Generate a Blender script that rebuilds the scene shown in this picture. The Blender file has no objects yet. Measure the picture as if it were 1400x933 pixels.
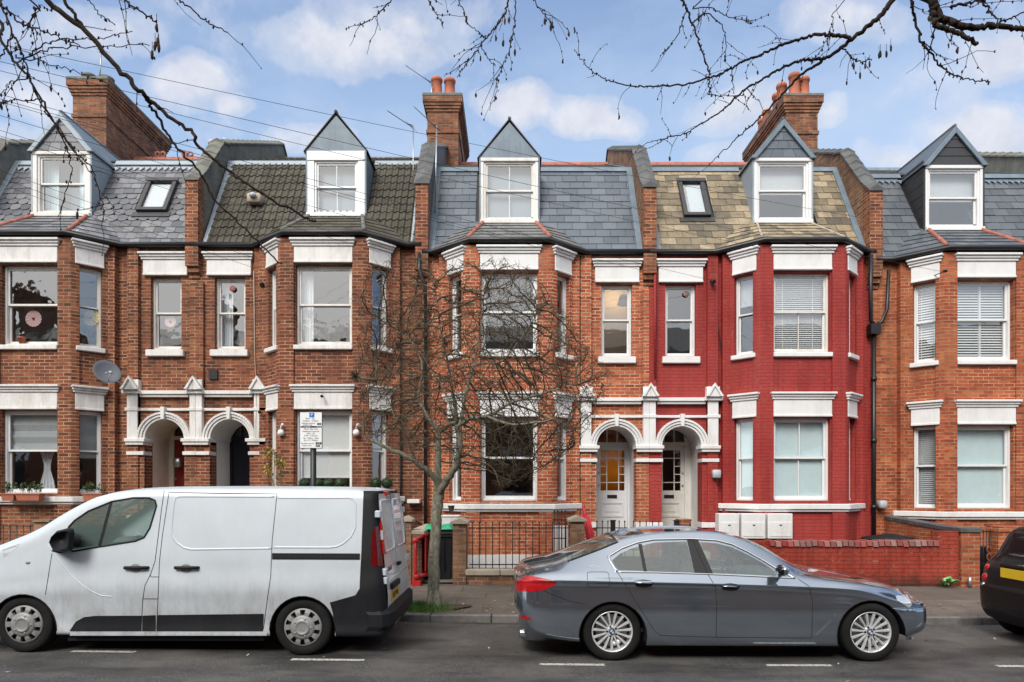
import bpy, bmesh, math, random
from mathutils import Vector, Matrix, kdtree, noise
from mathutils.bvhtree import BVHTree
random.seed(7)
SC = bpy.context.scene
COL = SC.collection
R = math.radians
# camera model measured from the photograph: focal length in photo pixels, eye height, horizon row, centre column
F, EYE, HY, CX = 904.0, 1.99, 667.0, 700.0
def at(px, py, d):
    return Vector(((px - CX) * d / F, d, EYE + (HY - py) * d / F))
YB, YW = 14.5, 15.1            # bay front plane, main wall plane
def gz(x):                     # the street climbs gently to the left
    return 0.0105 * (1.0 - x) if x < 1.0 else -0.0025 * (x - 1.0)

# ------------------------------------------------------------------ mesh building
ORG = {}
class MB:
    def __init__(s, T=None):
        s.v = []; s.f = []; s.mi = []; s.ti = []; s.sm = []; s.T = T
    def add(s, pts, faces, mi=0, tint=None, smooth=False):
        o = len(s.v)
        for p in pts:
            p = Vector(p)
            s.v.append(s.T(p) if s.T else p)
        t = random.random() if tint is None else tint
        for f in faces:
            s.f.append([i + o for i in f]); s.mi.append(mi); s.ti.append(t); s.sm.append(smooth)
    def poly(s, pts, mi=0, tint=None):
        s.add(pts, [list(range(len(pts)))], mi, tint)
    def box(s, x0, x1, y0, y1, z0, z1, mi=0, tint=None):
        s.add([(x0,y0,z0),(x1,y0,z0),(x1,y1,z0),(x0,y1,z0),(x0,y0,z1),(x1,y0,z1),(x1,y1,z1),(x0,y1,z1)],
              [(0,3,2,1),(4,5,6,7),(0,1,5,4),(1,2,6,5),(2,3,7,6),(3,0,4,7)], mi, tint)
    def fbox(s, fr, a0, a1, b0, b1, z0, z1, mi=0, tint=None):   # box in a frame fr(a, b, z)
        P = [(a0,b0,z0),(a1,b0,z0),(a1,b1,z0),(a0,b1,z0),(a0,b0,z1),(a1,b0,z1),(a1,b1,z1),(a0,b1,z1)]
        s.add([fr(*p) for p in P], [(0,3,2,1),(4,5,6,7),(0,1,5,4),(1,2,6,5),(2,3,7,6),(3,0,4,7)], mi, tint)
    def prism(s, poly, vec, mi=0, tint=None, caps=True):        # polygon of 3D points swept along vec
        n = len(poly); vec = Vector(vec)
        pts = [Vector(p) for p in poly] + [Vector(p) + vec for p in poly]
        fs = [(i, (i+1) % n, n + (i+1) % n, n + i) for i in range(n)]
        if caps: fs += [list(range(n))[::-1], list(range(n, 2*n))]
        s.add(pts, fs, mi, tint)
    def tube(s, pts, r, n=6, mi=0, tint=None, smooth=True, cap=True, flat=1.0):
        pts = [Vector(p) for p in pts]
        if s.T: pts = [s.T(p) for p in pts]
        T = s.T; s.T = None
        rs = r if isinstance(r, (list, tuple)) else [r] * len(pts)
        rings = []; up = None
        for i, p in enumerate(pts):
            d = (pts[min(i+1, len(pts)-1)] - pts[max(i-1, 0)])
            if d.length < 1e-9: d = Vector((0,0,1))
            d.normalize()
            if up is None:
                up = Vector((0,0,1)) if abs(d.z) < .9 else Vector((1,0,0))
            a = d.cross(up)
            if a.length < 1e-6: a = d.orthogonal()
            a.normalize(); b = a.cross(d).normalized(); up = b
            rings.append([p + (a * math.cos(2*math.pi*k/n) + b * math.sin(2*math.pi*k/n) * flat) * rs[i] for k in range(n)])
        V = [q for rg in rings for q in rg]; fs = []
        for i in range(len(pts) - 1):
            for k in range(n):
                fs.append((i*n+k, i*n+(k+1)%n, (i+1)*n+(k+1)%n, (i+1)*n+k))
        if cap: fs += [list(range(n))[::-1], list(range((len(pts)-1)*n, len(pts)*n))]
        s.add(V, fs, mi, tint, smooth); s.T = T
    def lathe(s, c, axis, prof, n=24, mi=0, smooth=True, tint=None, cap=False):   # prof: (radius, along axis)
        c = Vector(c); ax = Vector(axis).normalized(); a = ax.orthogonal().normalized(); b = ax.cross(a)
        V = []
        for r, h in prof:
            for k in range(n):
                t = 2*math.pi*k/n
                V.append(c + ax*h + (a*math.cos(t) + b*math.sin(t))*r)
        fs = []
        for i in range(len(prof)-1):
            for k in range(n):
                fs.append((i*n+k, i*n+(k+1)%n, (i+1)*n+(k+1)%n, (i+1)*n+k))
        if cap: fs += [list(range(n))[::-1], list(range((len(prof)-1)*n, len(prof)*n))]
        s.add(V, fs, mi, tint, smooth)
    def blob(s, c, r, mi=0, n=8, jit=0.0, tint=None, sc=(1,1,1)):
        c = Vector(c); V = []; fs = []
        m = max(4, n//2 + 1)
        for i in range(m+1):
            th = math.pi*i/m
            for k in range(n):
                ph = 2*math.pi*k/n
                q = Vector((math.sin(th)*math.cos(ph)*sc[0], math.sin(th)*math.sin(ph)*sc[1], math.cos(th)*sc[2]))
                V.append(c + q*r*(1 + random.uniform(-jit, jit)))
        for i in range(m):
            for k in range(n):
                fs.append((i*n+k, i*n+(k+1)%n, (i+1)*n+(k+1)%n, (i+1)*n+k))
        s.add(V, fs, mi, tint, True)
    def build(s, name, mats, parent=None, bevel=0, uv=True, seg=1):
        if not isinstance(mats, (list, tuple)): mats = [mats]
        org = ORG.get(parent.as_pointer(), Vector()) if parent else Vector()
        me = bpy.data.meshes.new(name)
        me.from_pydata([tuple(p - org) for p in s.v], [], s.f)
        for m in mats: me.materials.append(m)
        me.polygons.foreach_set('material_index', s.mi)
        me.polygons.foreach_set('use_smooth', s.sm)
        at_ = me.attributes.new('tint', 'FLOAT', 'FACE'); at_.data.foreach_set('value', s.ti)
        if uv:
            ul = me.uv_layers.new(name='UVMap'); data = [0.0] * (2*len(me.loops))
            for p in me.polygons:
                n = p.normal
                if abs(n.z) > .93: t = Vector((1,0,0)); w = Vector((0,1,0))
                else:
                    t = Vector((n.y, -n.x, 0)).normalized()
                    if t.x < -1e-6 or (abs(t.x) <= 1e-6 and t.y < 0): t = -t
                    w = n.cross(t)
                    if w.z < 0: w = -w
                for li in p.loop_indices:
                    q = s.v[me.loops[li].vertex_index]
                    data[2*li] = q.dot(t); data[2*li+1] = q.dot(w)
            ul.data.foreach_set('uv', data)
        me.update()
        o = bpy.data.objects.new(name, me); COL.objects.link(o)
        if parent:
            o.parent = parent; ORG[o.as_pointer()] = org
        if bevel:
            b = o.modifiers.new('Bevel', 'BEVEL'); b.width = bevel; b.segments = seg; b.limit_method = 'ANGLE'; b.angle_limit = R(40)
            b.harden_normals = False
        return o
def thing(name, label, cat, loc=(0,0,0), group=None):
    o = bpy.data.objects.new(name, None); COL.objects.link(o); o.empty_display_size = .2
    o.location = loc; o['label'] = label; o['category'] = cat
    if group: o['group'] = group
    ORG[o.as_pointer()] = Vector(loc)
    return o
def tag(o, label, cat, group=None):
    o['label'] = label; o['category'] = cat
    if group: o['group'] = group
    return o
def kind(o, k='structure'):
    o['kind'] = k; return o
def solo(mb, name, mats, label, cat, loc=None, group=None, bevel=0):    # a thing that is one mesh, origin at its base
    if loc is None:
        xs = [p.x for p in mb.v]; ys = [p.y for p in mb.v]; zs = [p.z for p in mb.v]
        loc = Vector(((min(xs)+max(xs))/2, (min(ys)+max(ys))/2, min(zs)))
    loc = Vector(loc)
    T = [p - loc for p in mb.v]
    full = mb.v
    o = mb.build(name, mats, None, bevel)
    for i, p in enumerate(T): o.data.vertices[i].co = p
    o.location = loc
    return tag(o, label, cat, group)

# ------------------------------------------------------------------ materials
class NT:
    def __init__(s, name):
        s.m = bpy.data.materials.new(name); s.m.use_nodes = True
        s.t = s.m.node_tree; s.t.nodes.clear()
        s.out = s.n('ShaderNodeOutputMaterial')
    def n(s, typ, **kw):
        nd = s.t.nodes.new(typ)
        for k, v in kw.items():
            if k.startswith('i_'):
                nd.inputs[k[2:].replace('_', ' ')].default_value = v
            else: setattr(nd, k, v)
        return nd
    def l(s, a, b): s.t.links.new(a, b)
    def tc(s, which='Object'):
        return s.n('ShaderNodeTexCoord').outputs[which]
    def noise(s, vec, scale, detail=4, rough=.6, out='Fac', dist=0):
        nd = s.n('ShaderNodeTexNoise'); nd.inputs['Scale'].default_value = scale
        nd.inputs['Detail'].default_value = detail; nd.inputs['Roughness'].default_value = rough
        nd.inputs['Distortion'].default_value = dist
        if vec is not None: s.l(vec, nd.inputs['Vector'])
        return nd.outputs[out]
    def mapv(s, vec, scale=(1,1,1), loc=(0,0,0)):
        nd = s.n('ShaderNodeMapping'); nd.inputs['Scale'].default_value = scale; nd.inputs['Location'].default_value = loc
        s.l(vec, nd.inputs['Vector']); return nd.outputs['Vector']
    def ramp(s, fac, stops, interp='LINEAR'):
        nd = s.n('ShaderNodeValToRGB'); cr = nd.color_ramp; cr.interpolation = interp
        while len(cr.elements) < len(stops): cr.elements.new(.5)
        for e, (p, c) in zip(cr.elements, stops):
            e.position = p; e.color = (*c, 1) if not isinstance(c, (int, float)) else (c, c, c, 1)
        s.l(fac, nd.inputs['Fac']); return nd.outputs['Color']
    def mix(s, fac, a, b, mode='MIX'):
        nd = s.n('ShaderNodeMix', data_type='RGBA', blend_type=mode)
        for ix, v in ((0, fac), (6, a), (7, b)):
            sock = nd.inputs[ix]
            if isinstance(v, (int, float)): sock.default_value = v if ix == 0 else (v, v, v, 1)
            elif isinstance(v, tuple): sock.default_value = (*v[:3], 1)
            else: s.l(v, sock)
        return nd.outputs[2]
    def math(s, op, a, b=None, clamp=False):
        nd = s.n('ShaderNodeMath', operation=op, use_clamp=clamp)
        for i, v in enumerate((a, b)):
            if v is None: continue
            if isinstance(v, (int, float)): nd.inputs[i].default_value = v
            else: s.l(v, nd.inputs[i])
        return nd.outputs[0]
    def bump(s, h, strength=.3, dist=.01, normal=None):
        nd = s.n('ShaderNodeBump'); nd.inputs['Strength'].default_value = strength; nd.inputs['Distance'].default_value = dist
        s.l(h, nd.inputs['Height'])
        if normal is not None: s.l(normal, nd.inputs['Normal'])
        return nd.outputs['Normal']
    def pbr(s, color, rough=.6, metal=0, spec=None, normal=None, coat=0, **kw):
        b = s.n('ShaderNodeBsdfPrincipled')
        def put(k, v):
            if v is None: return
            sk = b.inputs[k]
            if isinstance(v, (int, float)): sk.default_value = v
            elif isinstance(v, tuple): sk.default_value = (*v, 1) if len(v) == 3 else v
            else: s.l(v, sk)
        put('Base Color', color); put('Roughness', rough); put('Metallic', metal); put('Specular IOR Level', spec)
        put('Normal', normal); put('Coat Weight', coat)
        for k, v in kw.items(): put(k.replace('_', ' '), v)
        s.l(b.outputs[0], s.out.inputs[0]); return b

def mat_plain(name, col, rough=.6, metal=0, var=.18, scale=3.0, bump=.15, bscale=40, dirt=None, spec=None, streak=0, coat=0):
    t = NT(name); v = t.tc('Object')
    f = t.noise(v, scale, 5, .65)
    lo = tuple(c*(1-var) for c in col); hi = tuple(min(1, c*(1+var)) for c in col)
    c = t.ramp(f, [(.3, lo), (.7, hi)])
    if dirt:
        d = t.noise(t.mapv(v, (1,1,.35)), 2.6, 6, .7)
        dm = t.ramp(d, [(.5, 0.0), (.78, 1.0)])
        c = t.mix(t.math('MULTIPLY', dm, .65), c, dirt)
    if streak:
        d = t.noise(t.mapv(v, (9,9,.6)), 2.0, 4, .6)
        c = t.mix(t.math('MULTIPLY', t.ramp(d, [(.48, 0.0), (.75, 1.0)]), streak), c, tuple(x*.45 for x in col))
    nm = t.bump(t.noise(v, bscale, 4, .6), bump, .01) if bump else None
    t.pbr(c, rough, metal, spec, nm, coat)
    return t.m

def mat_brick(name, cols, mortar, soot=.35, paint=None, msize=.0085, streak=.3, foot=0):
    t = NT(name); uv = t.tc('UV'); v = t.tc('Object')
    br = t.n('ShaderNodeTexBrick', offset=.5)
    wob = t.n('ShaderNodeTexNoise'); wob.inputs['Scale'].default_value = 2.3; wob.inputs['Detail'].default_value = 3; t.l(v, wob.inputs['Vector'])
    ws = t.n('ShaderNodeVectorMath', operation='SCALE'); t.l(wob.outputs['Color'], ws.inputs[0]); ws.inputs['Scale'].default_value = .022
    wa = t.n('ShaderNodeVectorMath', operation='ADD'); t.l(uv, wa.inputs[0]); t.l(ws.outputs[0], wa.inputs[1])
    t.l(wa.outputs[0], br.inputs['Vector'])
    for k, x in (('Scale', 1), ('Mortar Size', msize), ('Mortar Smooth', .15), ('Bias', 0), ('Brick Width', .225), ('Row Height', .0765)):
        br.inputs[k].default_value = x
    br.inputs['Color1'].default_value = (0,0,0,1); br.inputs['Color2'].default_value = (1,1,1,1); br.inputs['Mortar'].default_value = (.5,.5,.5,1)
    per = t.ramp(br.outputs['Color'], [(0, cols[0]), (.35, cols[1]), (.7, cols[2]), (1, cols[3])])
    big = t.noise(v, .9, 5, .62)
    per = t.mix(t.ramp(big, [(.35, 0.0), (.72, .75)]), per, cols[4])
    fine = t.noise(v, 60, 3, .6)
    per = t.mix(.55, per, t.mix(fine, (.35,.35,.35), (.68,.68,.68)), 'OVERLAY')
    mort = t.mix(t.ramp(t.noise(v, 3.2, 4), [(.35, 0.0), (.65, 1.0)]), tuple(c*.45 for c in mortar), tuple(min(1,c*1.15) for c in mortar))
    pv = t.n('ShaderNodeTexVoronoi'); pv.inputs['Scale'].default_value = .55; t.l(t.mapv(v, (1,1,1.6)), pv.inputs['Vector'])
    sp = t.n('ShaderNodeSeparateColor'); t.l(pv.outputs['Color'], sp.inputs[0])
    per = t.mix(t.ramp(sp.outputs[0], [(.0, .30), (.3, .0), (1, 0.0)]), per, cols[0]); per = t.mix(t.ramp(sp.outputs[1], [(.72, .0), (1, .35)]), per, cols[3])
    c = t.mix(br.outputs['Fac'], per, mort)
    if soot:
        d = t.noise(t.mapv(v, (1.6,1.6,.35)), 1.3, 6, .7)
        c = t.mix(t.math('MULTIPLY', t.ramp(d, [(.42, 0.0), (.75, 1.0)]), soot), c, (.035,.024,.02))
    if streak:
        d = t.noise(t.mapv(v, (7,7,.35)), 1.2, 4, .6)
        c = t.mix(t.math('MULTIPLY', t.ramp(d, [(.55, 0.0), (.8, 1.0)]), streak), c, (.05,.03,.025))
    if paint:
        drip = t.ramp(t.noise(t.mapv(v, (5,5,.28)), 1.5, 5, .6), [(.46, 0.0), (.72, .7)]); fade = t.ramp(t.noise(v, .45, 4, .55), [(.4, 0.0), (.7, .35)])
        d = t.noise(v, 9, 6, .72); e = t.noise(v, .8, 3, .6)
        p = t.mix(t.ramp(e, [(.3, 0.0), (.7, 1.0)]), paint[0], paint[1])
        p = t.mix(t.math('MULTIPLY', br.outputs['Fac'], .6), p, tuple(x*.55 for x in paint[0]))
        p = t.mix(drip, p, tuple(x*.5 for x in paint[0])); p = t.mix(fade, p, tuple(min(1, x*1.1+.03) for x in paint[1]))
        c = t.mix(t.ramp(d, [(.56, 0.0), (.66, paint[2])]), p, c)
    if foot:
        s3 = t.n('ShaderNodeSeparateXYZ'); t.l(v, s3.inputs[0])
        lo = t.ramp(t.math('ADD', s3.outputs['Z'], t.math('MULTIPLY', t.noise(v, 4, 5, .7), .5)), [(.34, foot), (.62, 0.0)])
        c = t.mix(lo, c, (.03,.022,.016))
    h = t.math('ADD', t.math('MULTIPLY', t.math('SUBTRACT', 1.0, br.outputs['Fac']), 1.0), t.math('MULTIPLY', t.noise(v, 45, 4, .65), .5))
    t.pbr(c, .8 if not paint else .62, 0, .3, t.bump(h, .8, .012))
    return t.m

def mat_slate(name, cols, moss=None, rough=.5, stain=.5, sscale=1.4):
    t = NT(name); v = t.tc('Object')
    a = t.n('ShaderNodeAttribute', attribute_name='tint')
    n = len(cols)
    c = t.ramp(a.outputs['Fac'], [(i/(n-1), x) for i, x in enumerate(cols)])
    f = t.noise(t.mapv(v, (1,1,.5)), 14, 5, .7)
    c = t.mix(.6, c, t.mix(f, (.28,.28,.28), (.72,.72,.72)), 'OVERLAY')
    if moss:
        d = t.noise(v, sscale, 6, .72)
        c = t.mix(t.math('MULTIPLY', t.ramp(d, [(.45, 0.0), (.7, 1.0)]), stain), c, moss)
    r = t.ramp(t.noise(v, 6, 4), [(.3, rough*.75), (.7, min(1, rough*1.3))])
    t.pbr(c, r, 0, .5, t.bump(t.noise(v, 50, 4, .6), .3, .006))
    return t.m

def mat_glass(name, tint=(.85,.9,.9), base=.10, wob=.02, rough=.015, scale=1.6, haze=0, hcol=(.5,.58,.57), streaky=False):
    t = NT(name); v = t.tc('Object')
    tr = t.n('ShaderNodeBsdfTransparent'); tr.inputs[0].default_value = (*tint, 1)
    gl = t.n('ShaderNodeBsdfGlossy'); gl.inputs['Roughness'].default_value = rough; gl.inputs[0].default_value = (1,1,1,1)
    nm = t.bump(t.noise(v, scale, 2, .5), wob, .05); t.l(nm, gl.inputs['Normal'])
    lw = t.n('ShaderNodeLayerWeight'); lw.inputs['Blend'].default_value = .5      # two-sided Schlick term
    fac = t.math('ADD', t.math('MULTIPLY', t.math('POWER', lw.outputs['Facing'], 5.0), .9), base+.04, True)
    mx = t.n('ShaderNodeMixShader'); t.l(fac, mx.inputs[0]); t.l(tr.outputs[0], mx.inputs[1]); t.l(gl.outputs[0], mx.inputs[2])
    res = mx.outputs[0]
    if haze:
        df = t.n('ShaderNodeBsdfDiffuse'); df.inputs[0].default_value = (*hcol, 1)
        m2 = t.n('ShaderNodeMixShader')
        if streaky:
            q = t.noise(t.mapv(v, (30,30,3.0)), 1.0, 4, .65); t.l(t.math('MULTIPLY', t.ramp(q, [(.38, .25), (.66, 1.0)]), haze), m2.inputs[0])
        else: m2.inputs[0].default_value = haze
        t.l(res, m2.inputs[1]); t.l(df.outputs[0], m2.inputs[2]); res = m2.outputs[0]
    t.l(res, t.out.inputs[0]); return t.m

def mat_glow(name, col, strength):
    t = NT(name); e = t.n('ShaderNodeEmission'); e.inputs[0].default_value = (*col, 1); e.inputs[1].default_value = strength
    t.l(e.outputs[0], t.out.inputs[0]); return t.m

M = {}
M['brick_dark'] = mat_brick('brick_dark', [(.075,.024,.015),(.215,.058,.027),(.30,.087,.036),(.39,.15,.066),(.16,.043,.023)], (.44,.295,.18), .5)
M['brick_brown'] = mat_brick('brick_brown', [(.07,.023,.014),(.205,.05,.025),(.29,.077,.033),(.37,.13,.058),(.15,.038,.021)], (.42,.275,.17), .5)
M['brick_orange'] = mat_brick('brick_orange', [(.24,.045,.02),(.42,.085,.034),(.50,.12,.045),(.57,.19,.08),(.35,.066,.028)], (.60,.41,.27), .25, streak=.2, msize=.010)
M['brick_rust'] = mat_brick('brick_rust', [(.22,.045,.02),(.38,.08,.03),(.46,.11,.04),(.53,.18,.07),(.32,.065,.027)], (.5,.3,.18), .3)
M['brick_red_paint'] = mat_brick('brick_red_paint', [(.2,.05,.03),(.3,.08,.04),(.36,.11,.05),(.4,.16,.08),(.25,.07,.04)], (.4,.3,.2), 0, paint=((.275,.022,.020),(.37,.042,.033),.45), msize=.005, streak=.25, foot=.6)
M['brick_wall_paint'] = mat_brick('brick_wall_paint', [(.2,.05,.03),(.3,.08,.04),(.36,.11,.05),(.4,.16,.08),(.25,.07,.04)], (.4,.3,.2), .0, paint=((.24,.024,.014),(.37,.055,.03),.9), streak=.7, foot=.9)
M['brick_stock'] = mat_brick('brick_stock', [(.13,.06,.035),(.26,.11,.055),(.34,.16,.085),(.4,.24,.13),(.2,.085,.045)], (.36,.3,.22), .55)
M['brick_sooty'] = mat_brick('brick_sooty', [(.11,.035,.02),(.24,.075,.035),(.36,.12,.05),(.42,.18,.08),(.13,.045,.025)], (.3,.22,.15), .7, streak=.5)
M['white'] = mat_plain('white_stucco', (.74,.738,.73), .55, var=.05, dirt=(.52,.49,.45), streak=.09, bump=.1)
M['white_flake'] = mat_plain('white_flaking_stucco', (.70,.685,.66), .6, var=.07, dirt=(.27,.23,.19), streak=.3, bump=.2)
M['frame'] = mat_plain('white_window_paint', (.74,.74,.735), .35, var=.03, bump=0)
M['frame_old'] = mat_plain('worn_window_paint', (.72,.70,.66), .5, var=.06, dirt=(.36,.31,.26), bump=.1)
M['lead'] = mat_plain('lead_sheet', (.15,.20,.245), .5, 0, var=.22, scale=2.2, bump=.1, streak=.3)
M['lead_pale'] = mat_plain('pale_lead', (.30,.355,.40), .5, 0, var=.15, scale=2.2, bump=.08)
M['black'] = mat_plain('black_gutter', (.012,.012,.013), .4, var=.3, bump=.05)
M['iron'] = mat_plain('black_iron', (.012,.012,.013), .45, var=.3, bump=.1)
M['dark'] = mat_plain('dark_room', (.10,.095,.09), .9, var=.1, bump=0)
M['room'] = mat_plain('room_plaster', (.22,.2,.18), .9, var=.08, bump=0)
M['room_warm'] = mat_plain('warm_plaster', (.6,.45,.25), .9, var=.08, bump=0)
M['terracotta'] = mat_plain('terracotta', (.42,.13,.07), .75, var=.2, dirt=(.1,.06,.05), bump=.2)
M['ridge'] = mat_plain('red_ridge_tile', (.36,.12,.08), .7, var=.25, dirt=(.1,.08,.07), bump=.2)
M['coping'] = mat_plain('dark_coping', (.075,.078,.08), .6, var=.35, dirt=(.17,.17,.14), bump=.3)
M['coping_moss'] = mat_plain('mossy_coping', (.15,.15,.13), .8, var=.35, dirt=(.06,.065,.04), bump=.4)
M['stone'] = mat_plain('pale_coping_stone', (.42,.36,.28), .8, var=.2, dirt=(.18,.16,.11), bump=.4)
M['slate_a'] = mat_slate('old_slate', [(.075,.082,.095),(.115,.122,.14),(.155,.16,.18),(.2,.205,.22)], (.16,.13,.09), .42, .3)
M['tile_b'] = mat_slate('mossy_concrete_tile', [(.046,.041,.032),(.066,.06,.046),(.09,.082,.06)], (.045,.038,.016), .85, .8, 2.2)
M['slate_c'] = mat_slate('blue_slate', [(.078,.096,.122),(.092,.112,.138),(.108,.13,.158),(.128,.15,.178)], (.14,.16,.18), .45, .35)
M['stone_d'] = mat_slate('yellow_stone_tile', [(.10,.085,.065),(.20,.162,.108),(.30,.238,.152),(.39,.315,.21)], (.085,.078,.06), .8, .85, 1.9)
M['slate_e'] = mat_slate('dark_slate', [(.07,.085,.1),(.085,.1,.12),(.1,.117,.135),(.125,.14,.155)], (.06,.066,.066), .38, .45)
M['slate_flat'] = mat_slate('weathered_slate', [(.1,.105,.11),(.14,.143,.148),(.18,.182,.185)], (.2,.19,.14), .55, .5, 3)
M['slate_black'] = mat_slate('black_slate', [(.03,.031,.034),(.036,.037,.04),(.045,.046,.05)], None, .5)
M['pane'] = mat_glass('window_pane', (.93,.96,.97), .17, .06)
M['pane_b'] = mat_glass('old_window_pane', (.86,.9,.91), .2, .12, scale=2.4)
M['sky_pane'] = mat_glass('skylight_pane', (.9,.94,.96), .2, .01)
M['amber'] = mat_glass('amber_pane', (.72,.42,.13), .05, .1)
M['amber_dark'] = mat_glass('dark_leaded_pane', (.3,.13,.05), .05, .1)
M['dark_pane'] = mat_glass('dark_door_pane', (.3,.34,.34), .06, .05)
M['blind'] = mat_plain('blind_cloth', (.85,.85,.83), .85, var=.04, bump=.05)
M['blind_grey'] = mat_plain('grey_blind_cloth', (.55,.56,.56), .85, var=.06, bump=.05)
M['blind_teal'] = mat_plain('frosted_blind', (.78,.94,.95), .7, var=.05, bump=.03)
M['curtain'] = mat_plain('white_curtain_cloth', (.88,.88,.89), .9, var=.06, bump=.1)
M['grey_plastic'] = mat_plain('grey_plastic', (.42,.44,.47), .5, var=.05, bump=.05)
M['white_plastic'] = mat_plain('white_plastic', (.72,.72,.71), .45, var=.06, bump=.05, dirt=(.4,.35,.28))
M['door_white'] = mat_plain('white_door_paint', (.66,.67,.69), .4, var=.04, bump=.04)
M['door_cream'] = mat_plain('aged_white_door_paint', (.66,.65,.61), .5, var=.05, bump=.06, dirt=(.36,.33,.27))
M['door_red'] = mat_plain('dark_red_door_paint', (.26,.022,.02), .35, var=.1, bump=.03)
M['door_navy'] = mat_plain('navy_door_paint', (.008,.01,.02), .3, var=.1, bump=.03)
M['cream'] = mat_plain('cream_plaster', (.74,.68,.58), .7, var=.07, bump=.1, dirt=(.4,.34,.26))
M['red_panel'] = mat_plain('red_painted_wall', (.26,.022,.018), .5, var=.1, bump=.15)
M['steel'] = mat_plain('grey_steel', (.4,.41,.42), .35, .8, var=.1, bump=.05)
# ------------------------------------------------------------------ terraced houses
ZM0, ZM1, YM0, YM1 = 7.37, 9.93, 15.06, 16.5     # mansard foot and top
ZR, YR = 12.0, 20.5                              # ridge
def mans_y(z): return YM0 + (z - ZM0) / (ZM1 - ZM0) * (YM1 - YM0)

def wall_grid(mb, fr, a0, a1, z0, z1, holes, th, mi=0, rmi=None):
    rmi = mi if rmi is None else rmi
    A = sorted({a0, a1, *[h[0] for h in holes], *[h[1] for h in holes]})
    Z = sorted({z0, z1, *[h[2] for h in holes], *[h[3] for h in holes]})
    inh = lambda a, z: any(h[0] < a < h[1] and h[2] < z < h[3] for h in holes)
    for i in range(len(A)-1):
        for j in range(len(Z)-1):
            if inh((A[i]+A[i+1])/2, (Z[j]+Z[j+1])/2): continue
            for b in (0, -th):
                mb.poly([fr(A[i],b,Z[j]), fr(A[i+1],b,Z[j]), fr(A[i+1],b,Z[j+1]), fr(A[i],b,Z[j+1])], mi)
    for h in holes:
        for P in ([(h[0],h[2]),(h[0],h[3])], [(h[1],h[2]),(h[1],h[3])], [(h[0],h[2]),(h[1],h[2])], [(h[0],h[3]),(h[1],h[3])]):
            (p, q), (r, s_) = P
            mb.poly([fr(p,0,q), fr(r,0,s_), fr(r,-th,s_), fr(p,-th,q)], rmi)
    mb.poly([fr(a0,0,z1), fr(a1,0,z1), fr(a1,-th,z1), fr(a0,-th,z1)], mi)
    for a in (a0, a1):
        mb.poly([fr(a,0,z0), fr(a,0,z1), fr(a,-th,z1), fr(a,-th,z0)], mi)

def frame(o, t, n):
    o = Vector(o); t = Vector(t).normalized(); n = Vector(n).normalized()
    return lambda a, b, z: o + t*a + n*b + Vector((0,0,z))

def window(root, T, fr, a0, a1, z0, z1, fm='frame', bars=(0,0), mid=.52, rec=.1, fw=.055, pm='pane', casement=False, sashw=.045):
    mb = MB(T); b0, b1 = -rec-.13, -rec
    mb.fbox(fr, a0, a0+fw, b0, b1, z0, z1); mb.fbox(fr, a1-fw, a1, b0, b1, z0, z1)
    mb.fbox(fr, a0+fw, a1-fw, b0, b1, z1-fw, z1); mb.fbox(fr, a0+fw, a1-fw, b0, b1+.03, z0, z0+fw*.9)
    w = mb.build('window', M[fm], root, .006)
    zm = z0 + (z1-z0)*mid
    for k, (q0, q1, bb) in enumerate(((zm-.025, z1-fw+.003, -rec-.03), (z0+fw*.9-.003, zm+.022, -rec-.075))):
        mb = MB(T); s0, s1 = a0+fw-.003, a1-fw+.003; sw = sashw
        bot = sw*1.5 if k == 1 else sw
        mb.fbox(fr, s0, s0+sw, bb-.04, bb, q0, q1); mb.fbox(fr, s1-sw, s1, bb-.04, bb, q0, q1)
        mb.fbox(fr, s0+sw, s1-sw, bb-.04, bb, q1-sw, q1); mb.fbox(fr, s0+sw, s1-sw, bb-.04, bb, q0, q0+bot)
        for j in range(bars[k]):
            a = s0 + (s1-s0)*(j+1)/(bars[k]+1)
            mb.fbox(fr, a-.011, a+.011, bb-.035, bb-.005, q0+bot, q1-sw)
        mb.build('sash', M[fm], w, .004)
        mb = MB(T); b = bb-.022
        mb.poly([fr(s0+sw-.004,b,q0+bot-.004), fr(s1-sw+.004,b,q0+bot-.004), fr(s1-sw+.004,b,q1-sw+.004), fr(s0+sw-.004,b,q1-sw+.004)])
        mb.build('pane', M[pm], w)
    return w

def lintel(root, T, fr, a0, a1, z0, z1, zc, mat='white', proud=.05):
    mb = MB(T)
    mb.fbox(fr, a0, a1, -.1, proud, z0, z1)
    mb.fbox(fr, a0-.0, a1+.0, -.06, proud+.018, z0-.028, z0+.022)
    h = zc - z1
    mb.fbox(fr, a0-.035, a1+.035, -.1, proud+.03, z1, z1+h*.35)
    mb.fbox(fr, a0-.055, a1+.055, -.1, proud+.06, z1+h*.35, z1+h*.7)
    mb.fbox(fr, a0-.075, a1+.075, -.1, proud+.1, z1+h*.7, zc)
    return mb.build('lintel', M[mat], root, .008)

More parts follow.
